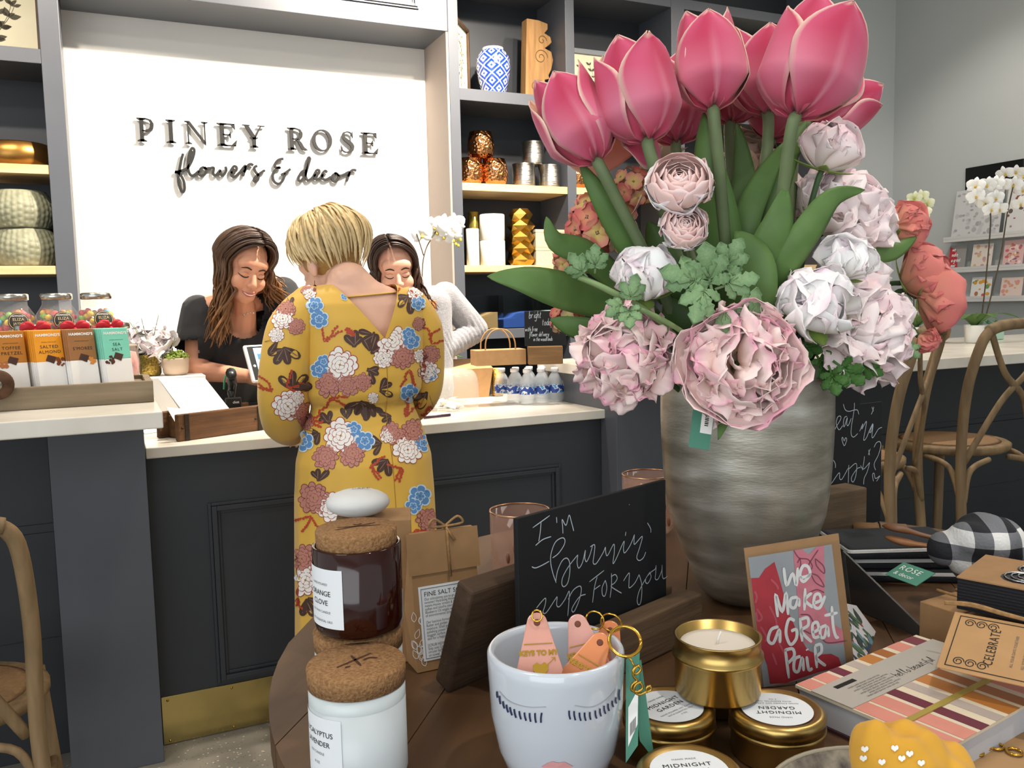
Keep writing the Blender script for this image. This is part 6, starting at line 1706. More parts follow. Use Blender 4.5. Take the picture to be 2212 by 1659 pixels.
# ------------------------------------------------------------------ candles
M_FROST = mat('frosted_white_glass', '#c9cfd1', .35, spec=.5, coat=.15); M_AMBER = mat('amber_glass', '#2a0904', .10, coat=.25, spec=.5)
M_FGLASS = mat('frost_rim', '#cfd6d6', .3)
CR = .041
def candle(lab, cpx, D, kind, z0, marks, lines, yaw):
    c = atD(*cpx, D)
    t = thing('candle_jar', lab, 'candle', (c.x, c.y, z0), yaw, 'cork-lidded candles')
    H = .083
    if kind == 'amber':
        MB().lathe([(0, .0005), (CR - .008, .0005), (CR - .001, .006), (CR, .012), (CR, H - .001), (CR - .0015, H), (CR - .0035, H - .001), (CR - .0035, H - .03), (0, H - .03)], 48).build('glass_jar', M_AMBER, t)
    else:
        MB().lathe([(0, .0005), (CR - .006, .0005), (CR - .001, .004), (CR, .008), (CR, H - .012), (0, H - .012)], 48).build('glass_jar', M_FROST, t)
        MB().lathe([(CR, H - .0118), (CR, H), (CR - .003, H), (CR - .003, H - .0118), (CR, H - .0118)], 48, caps=False).build('glass_rim', M_FGLASS, t)
    cl = MB().lathe([(0, H - .014), (CR - .0045, H - .014), (CR - .004, H + .001), (CR + .0005, H + .001), (CR + .001, H + .016), (CR - .0005, H + .018), (0, H + .018)] if kind != 'amber' else [(0, H - .012), (CR - .0045, H - .012), (CR - .0035, H + .012), (CR - .0045, H + .014), (0, H + .014)], 48).build('cork_lid', M_CORK, t)
    b = MB(); zt = H + (.0183 if kind != 'amber' else .0143)
    for st in marks: ribbon(b, st, .0026, TR((0, 0, zt), 0, 0, -yaw), 0, 4, 0)
    if marks: b.build('burnt_mark', mat('burnt_mark', '#4a2d1c', .9), cl)
    lb = MB(); a0, a1 = R(-196) - yaw, R(-124) - yaw
    lb.grid(lambda u, v: ((CR + .0006) * math.cos(a0 + (a1 - a0) * u), (CR + .0006) * math.sin(a0 + (a1 - a0) * u), .014 + .054 * v), 12, 1, smooth=True)
    lo = lb.build('paper_label', mat('label_white', '#e9ecef', .7), t)
    for k, (s, sz) in enumerate(lines):
        me_o = text(s, sz, Matrix(), M_INK if sz > .004 else M_GREYINK, lo, 'label_lettering', 'CENTER')
        for v in me_o.data.vertices:
            ang = (a0 + a1) / 2 + v.co.x / CR; z = .054 - k * .0085 + v.co.y
            v.co = ((CR + .0010) * math.cos(ang), (CR + .0010) * math.sin(ang), z)
    return t
X_MARK = [[(-.018, -.006), (.016, .010)], [(.001, -.012), (-.001, .013)], [(-.012, -.010), (-.007, -.008)], [(.006, -.002), (.012, .001), (.018, -.003)]]
MOON = [[(-.02, -.002), (.02, .006)], [(-.016, .006), (.022, -.004)], [(.0, .010), (.004, .007), (.008, .010)]]
candle('frosted white candle with cork lid at the front edge of the table', (774, 1545), .735, 'frost', TZ, X_MARK, [('EUCALYPTUS', .0062), ('LAVENDER', .0062), ('SOY CANDLE', .003), ('8 OZ', .003)], R(8))
candle('frosted candle underneath the amber candle', (778, 1470), .815, 'frost', TZ, [], [('SEA SALT', .006), ('SAGE', .006)], R(8))
candle('amber glass candle with cork lid stacked on a frosted one', (774, 1262), .80, 'amber', TZ + .1015, MOON, [('HAND POURED', .003), ('ORANGE', .0068), ('CLOVE', .0068), ('SOY WAX CANDLE', .003), ('WITH ESSENTIAL OILS', .003), ('8 OZ', .003)], R(6))

# ------------------------------------------------------------------ kraft boxes and scrub bag
M_KRAFT2 = mat('kraft_card', '#a27c54', .8, var=.07, vs=50)
q = atD(815, 1300, .99)
kb = thing('soap_carton', 'slim kraft soap carton standing behind the amber candle', 'box', (q.x, q.y, TZ), R(-18))
MB().box(-.042, .042, -.03, .03, .0005, .165).build('carton', M_KRAFT2, kb, bevel=.001)
sp = thing('wrapped_soap', 'white wrapped round soap lying on the kraft carton', 'soap', (q.x - .018, q.y, TZ + .1655), R(-20))
b = MB(); b.sphere((0, 0, .016), (.036, .030, .016), 24, 12); b.build('wrapper', mat('soap_white', '#d9d8d5', .5, bump=.2, bs=30), sp)
text('CAKE', .008, TR((.004, -.002, .0326)), M_INK, sp, 'printed_stamp')
BL, BR = atZ(902, 1456, TZ), atZ(1052, 1424, TZ)
x = (BR - BL); WB = x.length; x.normalize(); y = Vector((-x.y, x.x, 0))
bag = thing('scrub_bag', 'folded kraft paper bag of salt scrub tied with twine', 'bag', M=frame(BL, x, y, (0, 0, 1)))
HB, DB = .150, .055
# body: front face leans slightly back and meets at the top
b = MB(); vs = [(0, 0, .001), (WB, 0, .001), (WB, DB, .001), (0, DB, .001), (.004, DB * .42, HB), (WB - .004, DB * .42, HB), (WB - .004, DB * .52, HB), (.004, DB * .52, HB), (-.004, DB * .5, HB * .45), (WB + .004, DB * .5, HB * .45)]
b.add(vs, [(3, 2, 1, 0), (0, 1, 5, 4), (2, 3, 7, 6), (4, 5, 6, 7), (0, 4, 8), (4, 7, 8), (7, 3, 8), (3, 0, 8), (1, 9, 5), (5, 9, 6), (6, 9, 2), (2, 9, 1)]); b.build('bag_body', M_KRAFT2, bag)
sl = DB * .42 / HB
def face_pt(xx, zz, off=.0012): return Vector((xx, zz * sl - off, zz))
FN = frame(face_pt(0, 0, .0006), (1, 0, 0), (0, sl, 1) / np.linalg.norm((0, sl, 1))) if False else None
th = math.atan(sl); MF = TR((0, 0, 0), R(90) - th, 0, 0)
b = MB(); b.box(-.001, WB + .001, HB * .70 / math.cos(th), HB * 1.0 / math.cos(th), .0008, .0022, M=MF); b.build('folded_flap', M_KRAFT2, bag)
b = MB(); b.box(WB * .10, WB * .94, HB * .08, HB * .62, .0006, .0012, M=MF); lb = b.build('white_label', mat('label_white', '#e9ecef', .7), bag)
b = MB()
for a_, c_, d_, e_ in ((.13, .91, .095, .099), (.13, .91, .60, .604)): b.box(WB * a_, WB * c_, HB * d_, HB * e_, .0013, .0015, M=MF)
for a_ in (.13, .905): b.box(WB * a_, WB * (a_ + .006), HB * .095, HB * .604, .0013, .0015, M=MF)
b.build('label_border', M_GREYINK, lb)
text('FINE SALT SCRUB', .0072, MF @ TR((WB * .17, HB * .56, .0014)), M_INK, lb, align='LEFT')
BODY = ['Our stimulating spa-to-go scrub has never been', 'sweeter! Hydrating Honey Cherry scent softly', 'means Honey stream & birds moisture help', 'soften and soothe your skin while cranberry', 'Blueberry Oil wages war against the signs', 'of environmental stress.', '', 'Our luscious formula finishes with a', 'Butter and golden Apricot Kernel Oil', 'moisture. Small granule Sea Salt', 'polishing power of Papaya Punch', 'sluggish surface cells to reveal', 'skin for a happy, radiant glow.', '', 'SCRUB HOW TO:', 'Step one: Under shower, massage', 'circular buffing motions', 'on towel. Try weekly.']
for k, s in enumerate(BODY):
    if s: text(s, .0042, MF @ TR((WB * .17, HB * .525 - k * .0036 * 1.0, .0014)), M_GREYINK, lb, 'body_lettering', 'LEFT', sx=.82)
b = MB(); rnd = random.Random(4)
for i in range(16):
    a_ = rnd.uniform(-.6, .6); px_, pz_ = WB * rnd.uniform(.0, .14), HB * rnd.uniform(.03, .40); l = .011
    pts = [(p_[0], p_[1]) for p_ in leaf_poly(l * .5, l)]
    ribbon(b, [(px_ + u * math.cos(a_) + v * math.sin(a_), pz_ - u * math.sin(a_) + v * math.cos(a_)) for u, v in pts + pts[:1]], .0006, MF, 0, 0, .0007, None, False)
tag(b.build('leaf_line_print', M_PRINT_WHITE, bag), None, kind='stuff')
b = MB(); xm = WB * .56
b.tube([face_pt(xm, HB * .66, .003), face_pt(xm, HB * 1.0, .003), (xm, DB * .47, HB + .005), (xm - .004, DB * .55, HB * .95)], .0018, 6)
for s in (-1, 1): b.tube(catmull([(xm, DB * .45, HB + .004), (xm + s * .014, DB * .4, HB + .014), (xm + s * .02, DB * .4, HB + .006), (xm, DB * .42, HB + .004)], 5), .0015, 6)
b.tube([(xm, DB * .4, HB + .003), (xm + .008, DB * .3, HB - .012)], .0016, 6)
b.build('twine', M_TWINE, bag)

# ------------------------------------------------------------------ chalkboard: I'm burnin' up for you
TLc, TRc = atD(1117, 1120, .85), atD(1438, 1037, 1.02)
zt = (TLc.z + TRc.z) / 2; TLc.z = TRc.z = zt
x = (TRc - TLc); WBd = x.length; x.normalize(); HBd = zt - (TZ + .030)
cbT = thing('chalkboard_sign', "black chalkboard with handwriting in the middle of the table", 'chalkboard', M=frame(TLc - Vector((0, 0, HBd)), x, (0, 0, 1)))
MB().box(0, WBd, 0, HBd, -.006, 0).build('board', M_BOARD, cbT, bevel=.0008)
cv = lambda X, Y: (1120 + X / 5.027, 1030 + Y / 5.027)
BURN = [[(150,552),(335,420)],[(240,490),(232,600),(215,700)],[(180,745),(260,680),(350,648)],[(408,435),(412,500)],[(478,615),(475,540),(470,462),(512,525),(545,415),(570,490),(596,588)],
 [(140,975),(180,988),(250,960),(330,915)],[(405,1150),(370,1050),(345,930),(350,830),(395,710),(465,662),(498,680),(490,740),(430,830),(365,880)],[(400,1140),(420,1020),(470,910),(520,882),(550,930),(552,1040),(530,1150),(490,1192),(466,1160),(480,1080),(545,965),(640,845)],
 [(640,845),(632,930),(650,990),(690,930),(722,795),(716,880),(735,920),(770,850),(800,745)],[(775,760),(822,738),(818,830),(806,930),(840,940),(910,830),(940,760)],[(940,760),(945,830),(965,850),(1030,730),(1035,820),(1022,940),(1060,880),(1140,700),(1135,780),(1150,825),(1210,740),(1255,625)],
 [(1162,595),(1156,640)],[(1255,625),(1250,700),(1260,730),(1340,645),(1310,770),(1280,870),(1305,908),(1350,880),(1378,815)],[(1395,498),(1430,560),(1432,605)],
 [(190,1425),(250,1350),(290,1318),(285,1390),(262,1468),(300,1470),(400,1320),(415,1310),(410,1390),(440,1408),(500,1330),(545,1240),(545,1330),(530,1510)],[(535,1330),(590,1230),(660,1185),(678,1230),(650,1350),(600,1460),(575,1450),(590,1400),(660,1300),(725,1275)],
 [(765,1140),(925,1015)],[(850,1085),(820,1200),(800,1365)],[(815,1225),(885,1175)],[(940,1120),(905,1200),(908,1280),(935,1290),(955,1200),(938,1120)],[(1005,1045),(1005,1180),(990,1312)],[(1000,1085),(1045,1060),(1068,1100),(1040,1150),(1000,1185),(1060,1230),(1115,1262)],
 [(1135,1130),(1180,1060),(1200,1050),(1195,1150),(1200,1205),(1260,1150),(1305,1060)],[(1305,1060),(1330,1150),(1335,1260),(1320,1370),(1295,1385),(1285,1330),(1310,1230),(1380,1100),(1425,1030)],[(1430,1040),(1385,1090),(1375,1140),(1400,1155),(1435,1090),(1430,1040),(1480,1000),(1490,960),(1485,1050),(1480,1105),(1510,1110),(1550,1020),(1555,955),(1555,1050),(1570,1105),(1610,1080)],[(1198,298),(1201,304)]]
strokes_on(cbT.matrix_world, BURN, .0011, 'chalk_writing', M_CHALK, cbT, conv=cv)
# its beam and the leaning plank behind
M_DWOOD = wood('dark_rough_wood', '#3a2a1f', '#54402f', 'x', .75, 5, .5); M_GWOOD = wood('grey_brown_wood', '#5c4836', '#7a624a', 'x', .75, 6, .5)
o = TLc - Vector((0, 0, TLc.z - TZ)); y = Vector((-x.y, x.x, 0))
bl_ = thing('wooden_block', 'rough brown wooden beam holding the handwritten chalkboard', 'block', M=frame(o + x * .035 - y * .036 + Vector((0, 0, .0005)), x, y, (0, 0, 1)))
b = MB(); Lb = WBd - .012
b.box(0, Lb, 0, .0285, 0, .052); b.build('front_half', M_GWOOD, bl_, bevel=.002)
b = MB(); b.box(0, Lb, .0438, .066, 0, .052); b.build('back_half', M_GWOOD, bl_, bevel=.002)
b = MB(); b.box(0, Lb, .0288, .0435, 0, .026); b.build('slot_floor', M_GWOOD, bl_)
A, B = atZ(978, 1516, TZ), None
pl = thing('leaning_plank', 'dark wooden plank leaning behind the left end of the chalkboard', 'plank', M=frame(atZ(968, 1500, TZ) + Vector((0, 0, .0005)), x, y, (0, 0, 1)) @ rotm(R(20)))
MB().box(0, .17, 0, .024, 0, .125).build('plank', M_DWOOD, pl, bevel=.003)

# ------------------------------------------------------------------ glass votives
def pink_glass(): return mat('rose_glass', '#d9a890', .06, alpha=.30, coat=.4)
for cpx, D, lab in (((1126, 1250), 1.25, 'rose tinted glass tumbler beside the scrub bag'), ((1400, 1155), 1.49, 'rose tinted glass tumbler behind the chalkboard')):
    c = atD(*cpx, D)
    t = thing('glass_tumbler', lab, 'glass', (c.x, c.y, TZ), group='rose glass tumblers')
    r = .043
    MB().lathe([(0, .001), (r - .010, .001), (r - .002, .008), (r, .02), (r + .001, .105), (r - .001, .105), (r - .002, .02), (r - .010, .006), (0, .005)], 40).build('glass', pink_glass(), t)
    MB().lathe([(r + .0015, .104), (r + .0015, .1055), (r - .0015, .1055), (r - .0015, .104), (r + .0015, .104)], 40, caps=False).build('gold_rim', mat('rose_gold', '#c99a78', .2, metal=1), t)
    for k in range(8):
        a_ = R(-140 + k * 14)
        MB().sphere((r * math.cos(a_) * 1.0, r * math.sin(a_) * 1.0, .045 + .018 * math.sin(k * 2.2)), (.003, .003, .008), 8, 6).build('pressed_leaf', mat('rose_relief', '#9a6a55', .25), t)

# ------------------------------------------------------------------ face pot with key tags
fc = atD(1200, 1405, .72); PR_ = .0575
pot = thing('face_pot', 'white glazed pot with a sleeping face at the front of the table', 'pot', (fc.x, fc.y, TZ))
PHt = fc.z - TZ + .004
POTP = [(0, .0005), (.034, .0005), (.040, .004), (.050, .03), (.0555, .06), (PR_, PHt - .012), (PR_, PHt - .003), (PR_ - .002, PHt), (PR_ - .005, PHt - .001), (PR_ - .006, PHt - .006), (.050, .05), (.040, .012), (0, .010)]
M_GLAZE = mat('white_glaze', '#ccd2da', .12, coat=.6)
MB().lathe(POTP, 72).build('pot_body', M_GLAZE, pot)
bp = BVHTree.FromPolygons([Vector(v) + pot.location for v in pot.children[0].data.vertices[:].__class__ and [v.co for v in pot.children[0].data.vertices]], [tuple(p.vertices) for p in pot.children[0].data.polygons])
def on_pot(px, py, off=.0008):
    h = bp.ray_cast(CAM, ray(px, py).normalized())
    return None if h[0] is None else h[0] + h[1] * off - pot.location
def pot_stroke(b, pts, w, m=0):
    P = catmull([(x, y, 0) for x, y in pts], 4); n = len(P); A = []; B = []
    for i in range(n):
        tn = (P[min(i + 1, n - 1)] - P[max(i - 1, 0)]).normalized(); nn = Vector((-tn.y, tn.x, 0)) * w / 2
        a_ = on_pot(*(P[i] + nn)[:2]); b2 = on_pot(*(P[i] - nn)[:2])
        if a_ is None or b2 is None: return
        A.append(a_); B.append(b2)
    b.add(A + B, [(i, n + i, n + i + 1, i + 1) for i in range(n - 1)], m)
zs = lambda X, Y: (1030 + X * .2104, 1310 + Y * .2104)
M_LASHB = mat('navy_lash_paint', '#2c2f52', .35)
for eye, L_ in (('left', [((215, 870), (220, 935)), ((240, 915), (250, 1000)), ((275, 970), (290, 1045)), ((310, 1005), (328, 1085)), ((345, 1030), (368, 1115)), ((388, 1050), (408, 1140)), ((440, 1070), (458, 1155)), ((492, 1085), (510, 1170)), ((545, 1090), (556, 1180)), ((600, 1090), (610, 1190)), ((668, 1088), (660, 1190))]),
                ('right', [((945, 1065), (958, 1155)), ((995, 1070), (1010, 1165)), ((1050, 1085), (1065, 1170)), ((1102, 1085), (1115, 1170)), ((1155, 1080), (1165, 1160)), ((1210, 1065), (1225, 1148)), ((1258, 1045), (1270, 1125)), ((1300, 1015), (1315, 1100)), ((1340, 995), (1352, 1070)), ((1382, 965), (1395, 1030)), ((1420, 930), (1425, 995)), ((1455, 850), (1458, 960))])):
    for a_, c_ in L_:
        b = MB(); pot_stroke(b, [zs(*a_), zs((a_[0] + c_[0]) / 2 + (-4 if eye == 'left' else -5), (a_[1] + c_[1]) / 2), zs(*c_)], 3.6); b.build('painted_lash', M_LASHB, pot)
for pts in ([(235, 870), (320, 960), (430, 1010), (560, 1035), (710, 1030)], [(1000, 1015), (1120, 1035), (1220, 1020), (1330, 950), (1420, 850)]):
    b = MB(); pot_stroke(b, [zs(*p) for p in pts], 2.2); b.build('eyelid_ridge', mat('glaze_shadow', '#b9b8bd', .25), pot)
b = MB(); lp = [(665, 1640), (720, 1605), (780, 1585), (830, 1600), (900, 1590), (985, 1635), (900, 1690), (820, 1705), (740, 1690)]
ctr = on_pot(*zs(825, 1645), .001); rim = [on_pot(*zs(*p)) for p in lp]
if ctr is not None and all(r is not None for r in rim): b.add([ctr] + rim, [(0, i + 1, (i + 1) % len(rim) + 1) for i in range(len(rim))]); b.build('painted_lips', mat('lip_paint_pink', '#e3a3a3', .4), pot)

def keytag(lab, ctr, D, ang, tilt, col, group, txt=True, flip=0, h=.062):
    """motel style key tag; ctr = pixel of the hole end"""
    c = atD(*ctr, D); n = -ray(*ctr).normalized(); up = Vector((0, 0, 1)); xx = up.cross(n).normalized()
    M_ = frame(c, xx, n.cross(xx), n) @ rotm(0, 0, ang) @ rotm(tilt, 0, 0)
    t = thing('key_tag', lab, 'key tag', M=M_, group=group)
    m = mat('tag_' + col.strip('#'), col, .22, coat=.4, var=.05, vs=30)
    pts = [(.0085 * math.sin(R(a)) * 1.0, .0085 * math.cos(R(a))) for a in range(-80, 81, 16)]
    poly = pts + [(.019, -h * .62), (.010, -h), (-.010, -h), (-.019, -h * .62)]
    MB().prism(poly, -.0035, 0).build('tag_body', m, t, bevel=.001)
    MB().lathe([(0, .0004), (.0024, .0004), (.0028, .0001)], 14).build('hole', mat('hole_brown', '#6f3d26', .6), t)
    MB().box(-.0115, .0115, -.0175, -.0168, .0001, .0006).build('gold_line', M_GOLD_SHINY, t)
    if txt:
        text('KEYS TO MY', .0056, TR((0, -.0245, .0006)), M_GOLD_SHINY, t, 'gold_lettering', offset=.0003)
        hp = [(0, -.008), (-.006, -.002), (-.0062, .002), (-.003, .0042), (0, .002), (.003, .0042), (.0062, .002), (.006, -.002)]
        MB().prism(hp, .0002, .0006, M=TR((.001, -.036, 0))).build('gold_heart', M_GOLD_SHINY, t)
        ar = MB(); ribbon(ar, [(.004, -.036), (.013, -.0285)], .0010, Matrix(), 0, 0, .0007); ribbon(ar, [(.010, -.0285), (.013, -.0285), (.013, -.0315)], .0009, Matrix(), 0, 0, .0008); ar.build('gold_arrow', M_GOLD_SHINY, t)
    return t
GP = 'key tags in the face pot'
keytag('blush pink key tag with gold heart, nearest in the pot', (1160, 1345), .708, R(2), R(-12), '#d79a8a', GP)
keytag('blush pink key tag standing behind the nearest one', (1248, 1348), .735, R(14), R(-8), '#d8a094', GP)
keytag('orange key tag leaning to the right in the pot', (1296, 1388), .715, R(-28), R(-10), '#e58f5c', GP, True)
keytag('orange key tag at the back right of the pot', (1318, 1362), .745, R(-12), R(-5), '#df8450', GP, False)
kr = atD(1350, 1385, .70)
b = MB(); xr, yr = _r, (_u * .75 + _f * .66).normalized()
b.tube([kr + (xr * math.cos(a_) + yr * math.sin(a_)) * .0130 for a_ in [2 * PI * k / 28 for k in range(29)]], .0014, 8)
kt = thing('key_ring', 'large gold key ring hanging over the rim of the face pot', 'key ring', (0, 0, 0)); b.build('ring', M_GOLD_SHINY, kt)
b = MB(); ch_ = atD(1380, 1425, .695)
CH = [(1372, 1440), (1366, 1450), (1374, 1456), (1384, 1446), (1378, 1438), (1370, 1446), (1368, 1460), (1376, 1470), (1366, 1478), (1364, 1490), (1376, 1494), (1388, 1486), (1382, 1474), (1372, 1480), (1370, 1492), (1380, 1500), (1396, 1494), (1406, 1490), (1404, 1482), (1396, 1486), (1398, 1496)]
b.tube(catmull([atD(x_, y_, .695) for x_, y_ in CH], 4), .0014, 7, flat=.8); b.tube([atD(1357, 1418, .70), atD(1366, 1430, .698), atD(1370, 1440, .696)], .0009, 6); b.build('script_charm', M_GOLD, kt)
for i, (p_, r_, D_) in enumerate((((1160, 1330), .0045, .705), ((1285, 1340), .008, .735), ((1320, 1345), .009, .74))):
    c = atD(*p_, D_); ax = (_r * .4 + _u * (.3 * i - .2) + _f).normalized(); e1 = ax.orthogonal().normalized(); e2 = ax.cross(e1)
    o = MB().tube([c + (e1 * math.cos(a_) + e2 * math.sin(a_)) * r_ for a_ in [2 * PI * k / 20 for k in range(21)]], .0008, 6).build('key_ring', M_GOLD_SHINY)
    tag(o, ('tiny gold ring on the nearest pink key tag', 'gold split ring on the second pink key tag', 'gold split ring above the orange key tags')[i], 'key ring')
def hangtag(lab, quad, D0, D1, sticker):
    """quad: TL, TR, BR, BL pixels"""
    v = [atD(*quad[0], D0), atD(*quad[1], D0), atD(*quad[2], D1), atD(*quad[3], D1)]
    n = (v[1] - v[0]).cross(v[3] - v[0]).normalized() * .0005
    t = thing('price_tag', lab, 'tag', v[3])
    O = v[3]
    MB().add([p - O + n for p in v] + [p - O - n for p in v], [(0, 1, 2, 3), (7, 6, 5, 4), (0, 4, 5, 1), (1, 5, 6, 2), (2, 6, 7, 3), (3, 7, 4, 0)]).build('tag_card', M_GREEN_TAG, t)
    if sticker:
        sg_ = 1 if n.dot(CAM - O) > 0 else -1
        lerp = lambda a_, c_: (v[0].lerp(v[1], a_)).lerp(v[3].lerp(v[2], a_), c_) - O + n * 2.0 * sg_
        MB().add([lerp(.2, .5), lerp(.95, .42), lerp(.95, .78), lerp(.2, .88)], [(0, 1, 2, 3)]).build('barcode_sticker', M_PAPER, t)
        for k in range(7):
            a_ = .35 + k * .07; MB().add([p + n * .6 * sg_ for p in (lerp(a_, .68), lerp(a_ + .035, .675), lerp(a_ + .035, .80), lerp(a_, .81))], [(0, 1, 2, 3)]).build('barcode_bar', M_INK, t)
    return t
hangtag('green price tag with barcode hanging from the key ring', ((1352, 1425), (1382, 1400), (1378, 1610), (1352, 1648)), .715, .69, True)
hangtag('plain green price tag fanned behind the barcode tag', ((1365, 1440), (1385, 1425), (1414, 1642), (1382, 1600)), .725, .71, False)

# ------------------------------------------------------------------ gold candle tins
M_TIN = mat('satin_gold_tin', '#b89a5c', .32, metal=1.0, var=.06, vs=6)
def tin(lab, cpx, D, z0, r, lid, yaw=0, words=True):
    c = atD(*cpx, D)
    t = thing('candle_tin', lab, 'candle tin', (c.x, c.y, z0), yaw, 'gold candle tins')
    H = .042
    if lid:
        MB().lathe([(0, .0005), (r - .003, .0005), (r - .001, .003), (r - .001, .024), (r + .0012, .0255), (r + .0012, .028), (r - .0008, .029), (r - .0008, H - .004)], 48).build('tin_body', M_TIN, t)
        MB().lathe([(r + .0003, .0285), (r + .0008, H - .003), (r - .002, H), (r - .006, H + .0005), (r - .008, H - .0012), (0, H - .0012)], 48).build('lid', M_TIN, t)
        lb = MB().lathe([(r * .76, H - .0009), (0, H - .0009)], 40).build('round_label', mat('label_white', '#e9ecef', .7), t)
        for s, yy, sz in (('HAND MADE', .016, .003), ('MIDNIGHT', .007, .0072), ('GARDEN', -.0015, .0072), ('HAND POURED SOY CANDLE', -.010, .0028), ('WITH ESSENTIAL OILS', -.014, .0028), ('4 OZ', -.018, .0028)):
            text(s, sz, TR((0, yy, H - .0006)), M_INK if sz > .004 else M_GREYINK, lb, 'label_lettering', spacing=1.15)
    else:
        MB().lathe([(0, .0005), (r - .003, .0005), (r - .001, .003), (r - .001, .034), (r + .0015, .0355), (r + .0015, .038), (r - .001, .0395), (r - .001, .053), (r, .054), (r - .0025, .054), (r - .003, .040), (0, .040)], 48).build('tin_body', M_TIN, t)
        b = MB(); b.lathe([(r - .0032, .0405), (r - .006, .0462), (r - .012, .0455), (0, .0450)], 40); b.build('wax', mat('ivory_wax', '#e6dccd', .5, sss=.1), t)
        MB().tube([(0, 0, .045), (.0006, 0, .05), (.004, 0, .056)], [.0012, .0012, .001], 6).build('wick', mat('wick_white', '#efe9df', .8), t)
    return t
tin('gold candle tin with white label at the left of the stack', (1445, 1548), .765, TZ, .040, True, R(12))
tin('gold candle tin with upside-down label at the right of the stack', (1678, 1560), .755, TZ, .0405, True, R(150))
tin('gold candle tin in the shadow beneath the open one', (1548, 1510), .855, TZ, .040, True, R(30))
tin('open gold candle tin with wax and wick on top of the stack', (1550, 1440), .785, TZ + .0425, .0395, False)
tin('gold candle tin cut off by the bottom of the picture', (1490, 1715), .66, TZ, .040, True, R(-20))

# ------------------------------------------------------------------ greeting card: we make a great pair
BLc, BRc = atZ(1648, 1492, TZ), atZ(1848, 1450, TZ)
TLc2 = atD(1608, 1192, .955)
Mc, Wc, Hc = quad_frame(BLc + Vector((0, 0, .001)), BRc + Vector((0, 0, .001)), TLc2)
Mc = Matrix.Translation((.5896, .6657, .9008)) @ rotm(0, 0, R(-13.965)) @ rotm(R(90 - 7.16)) @ rotm(0, 0, R(3.943)); Wc, Hc = .1047, .1424
card = thing('greeting_card', 'greeting card with red and pink cowboy boots leaning on the vase', 'card', M=Mc)
MB().box(-.003, Wc + .001, 0, Hc + .002, -.0022, -.0012).build('envelope', M_KRAFT2, card)
MB().box(0, Wc - .009, 0, Hc - .008, -.001, 0).build('card_front', mat('card_grey', '#a3a6a8', .6, var=.05, vs=25), card)
zc = lambda X, Y: (1400 + X * .3188, 1130 + Y * .3189)
def card_poly(pts, m, z, name):
    P = [to_local(Mc, *zc(*p)) for p in pts]; P = [(min(max(a_, 0), Wc - .009), min(max(c_, 0), Hc - .008)) for a_, c_ in P]
    n = len(P); me = MB().add([(a_, c_, z) for a_, c_ in P], [tuple(range(n))]); return me.build(name, m, card)
card_poly([(680, 375), (750, 370), (790, 310), (855, 262), (890, 380), (950, 600), (1010, 740), (1080, 860), (1150, 890), (1240, 885), (1290, 910), (1310, 970), (1150, 1010), (1000, 1060), (930, 1090), (825, 1088), (805, 960), (750, 820), (710, 650)], mat('boot_red', '#bf3640', .6, var=.12, vs=60), .0004, 'red_boot_print')
card_poly([(980, 165), (1040, 165), (1085, 215), (1140, 150), (1188, 142), (1195, 400), (1190, 560), (1250, 680), (1330, 720), (1345, 810), (1220, 820), (1160, 780), (1130, 790), (1120, 820), (1060, 810), (1020, 620), (1000, 400)], mat('boot_pink', '#d9808c', .6, var=.10, vs=60), .0005, 'pink_boot_print')
DEC = [[(985,185),(1020,235),(1080,245),(1110,290),(1095,315),(1085,285),(1110,240),(1150,180)],[(1130,240),(1185,290),(1190,340),(1140,290),(1130,240)],[(1100,340),(1150,360),(1190,430),(1130,400),(1100,340)],[(1010,270),(1025,240),(1030,290),(1000,340)],[(1090,470),(1140,450),(1190,470)],[(1030,620),(1090,625),(1130,700)],[(1040,720),(1100,750)],[(1170,770),(1215,810),(1345,795)]]
strokes_on(Mc, DEC, .0014, 'boot_stitching', mat('boot_plum', '#8d4a5c', .6), card, .0008, zc)
DEC2 = [[(720,460),(735,500),(725,540)],[(830,380),(870,420),(880,450)],[(735,580),(770,640),(740,660),(730,600)],[(820,560),(860,640),(870,700)],[(760,700),(800,770),(790,800)],[(860,760),(900,840),(930,900)],[(840,880),(870,960)]]
strokes_on(Mc, DEC2, .0022, 'boot_tooling', mat('boot_rose', '#cf5a66', .6), card, .0007, zc)
PAIR = [[(915,300),(935,420),(975,340),(1000,420),(1010,300)],[(1020,370),(1090,350),(1080,295),(1045,290),(1025,350),(1050,395),(1100,340)],
 [(875,635),(860,480),(905,600),(930,470),(945,620)],[(1010,500),(965,510),(960,560),(990,570),(1015,510),(1020,565)],[(1060,440),(1055,590)],[(1105,470),(1060,520),(1115,570)],[(1120,540),(1165,520),(1155,480),(1125,490),(1120,560),(1160,570),(1195,490)],
 [(880,700),(830,720),(810,790),(845,810),(885,720),(890,810)],[(990,660),(950,650),(930,740),(960,820),(1000,780),(1000,720),(965,730)],[(1025,640),(1040,800)],[(1030,650),(1075,640),(1080,690),(1035,730),(1105,805)],[(1110,740),(1150,715),(1140,670),(1110,690),(1120,770),(1165,760)],[(1205,690),(1165,710),(1165,765),(1190,770),(1210,700),(1220,770)],[(1240,560),(1250,700),(1270,770),(1285,765)],[(1190,625),(1280,605)],
 [(925,850),(950,1050)],[(920,860),(975,850),(985,900),(940,950)],[(1030,900),(990,920),(985,990),(1015,1000),(1040,910),(1050,1000)],[(1070,900),(1085,990),(1110,980)],[(1072,850),(1076,860)],[(1125,830),(1140,980)],[(1125,830),(1165,820),(1170,870),(1135,910),(1200,965)]]
strokes_on(Mc, PAIR, .0034, 'white_lettering', M_PRINT_WHITE, card, .0012, zc)
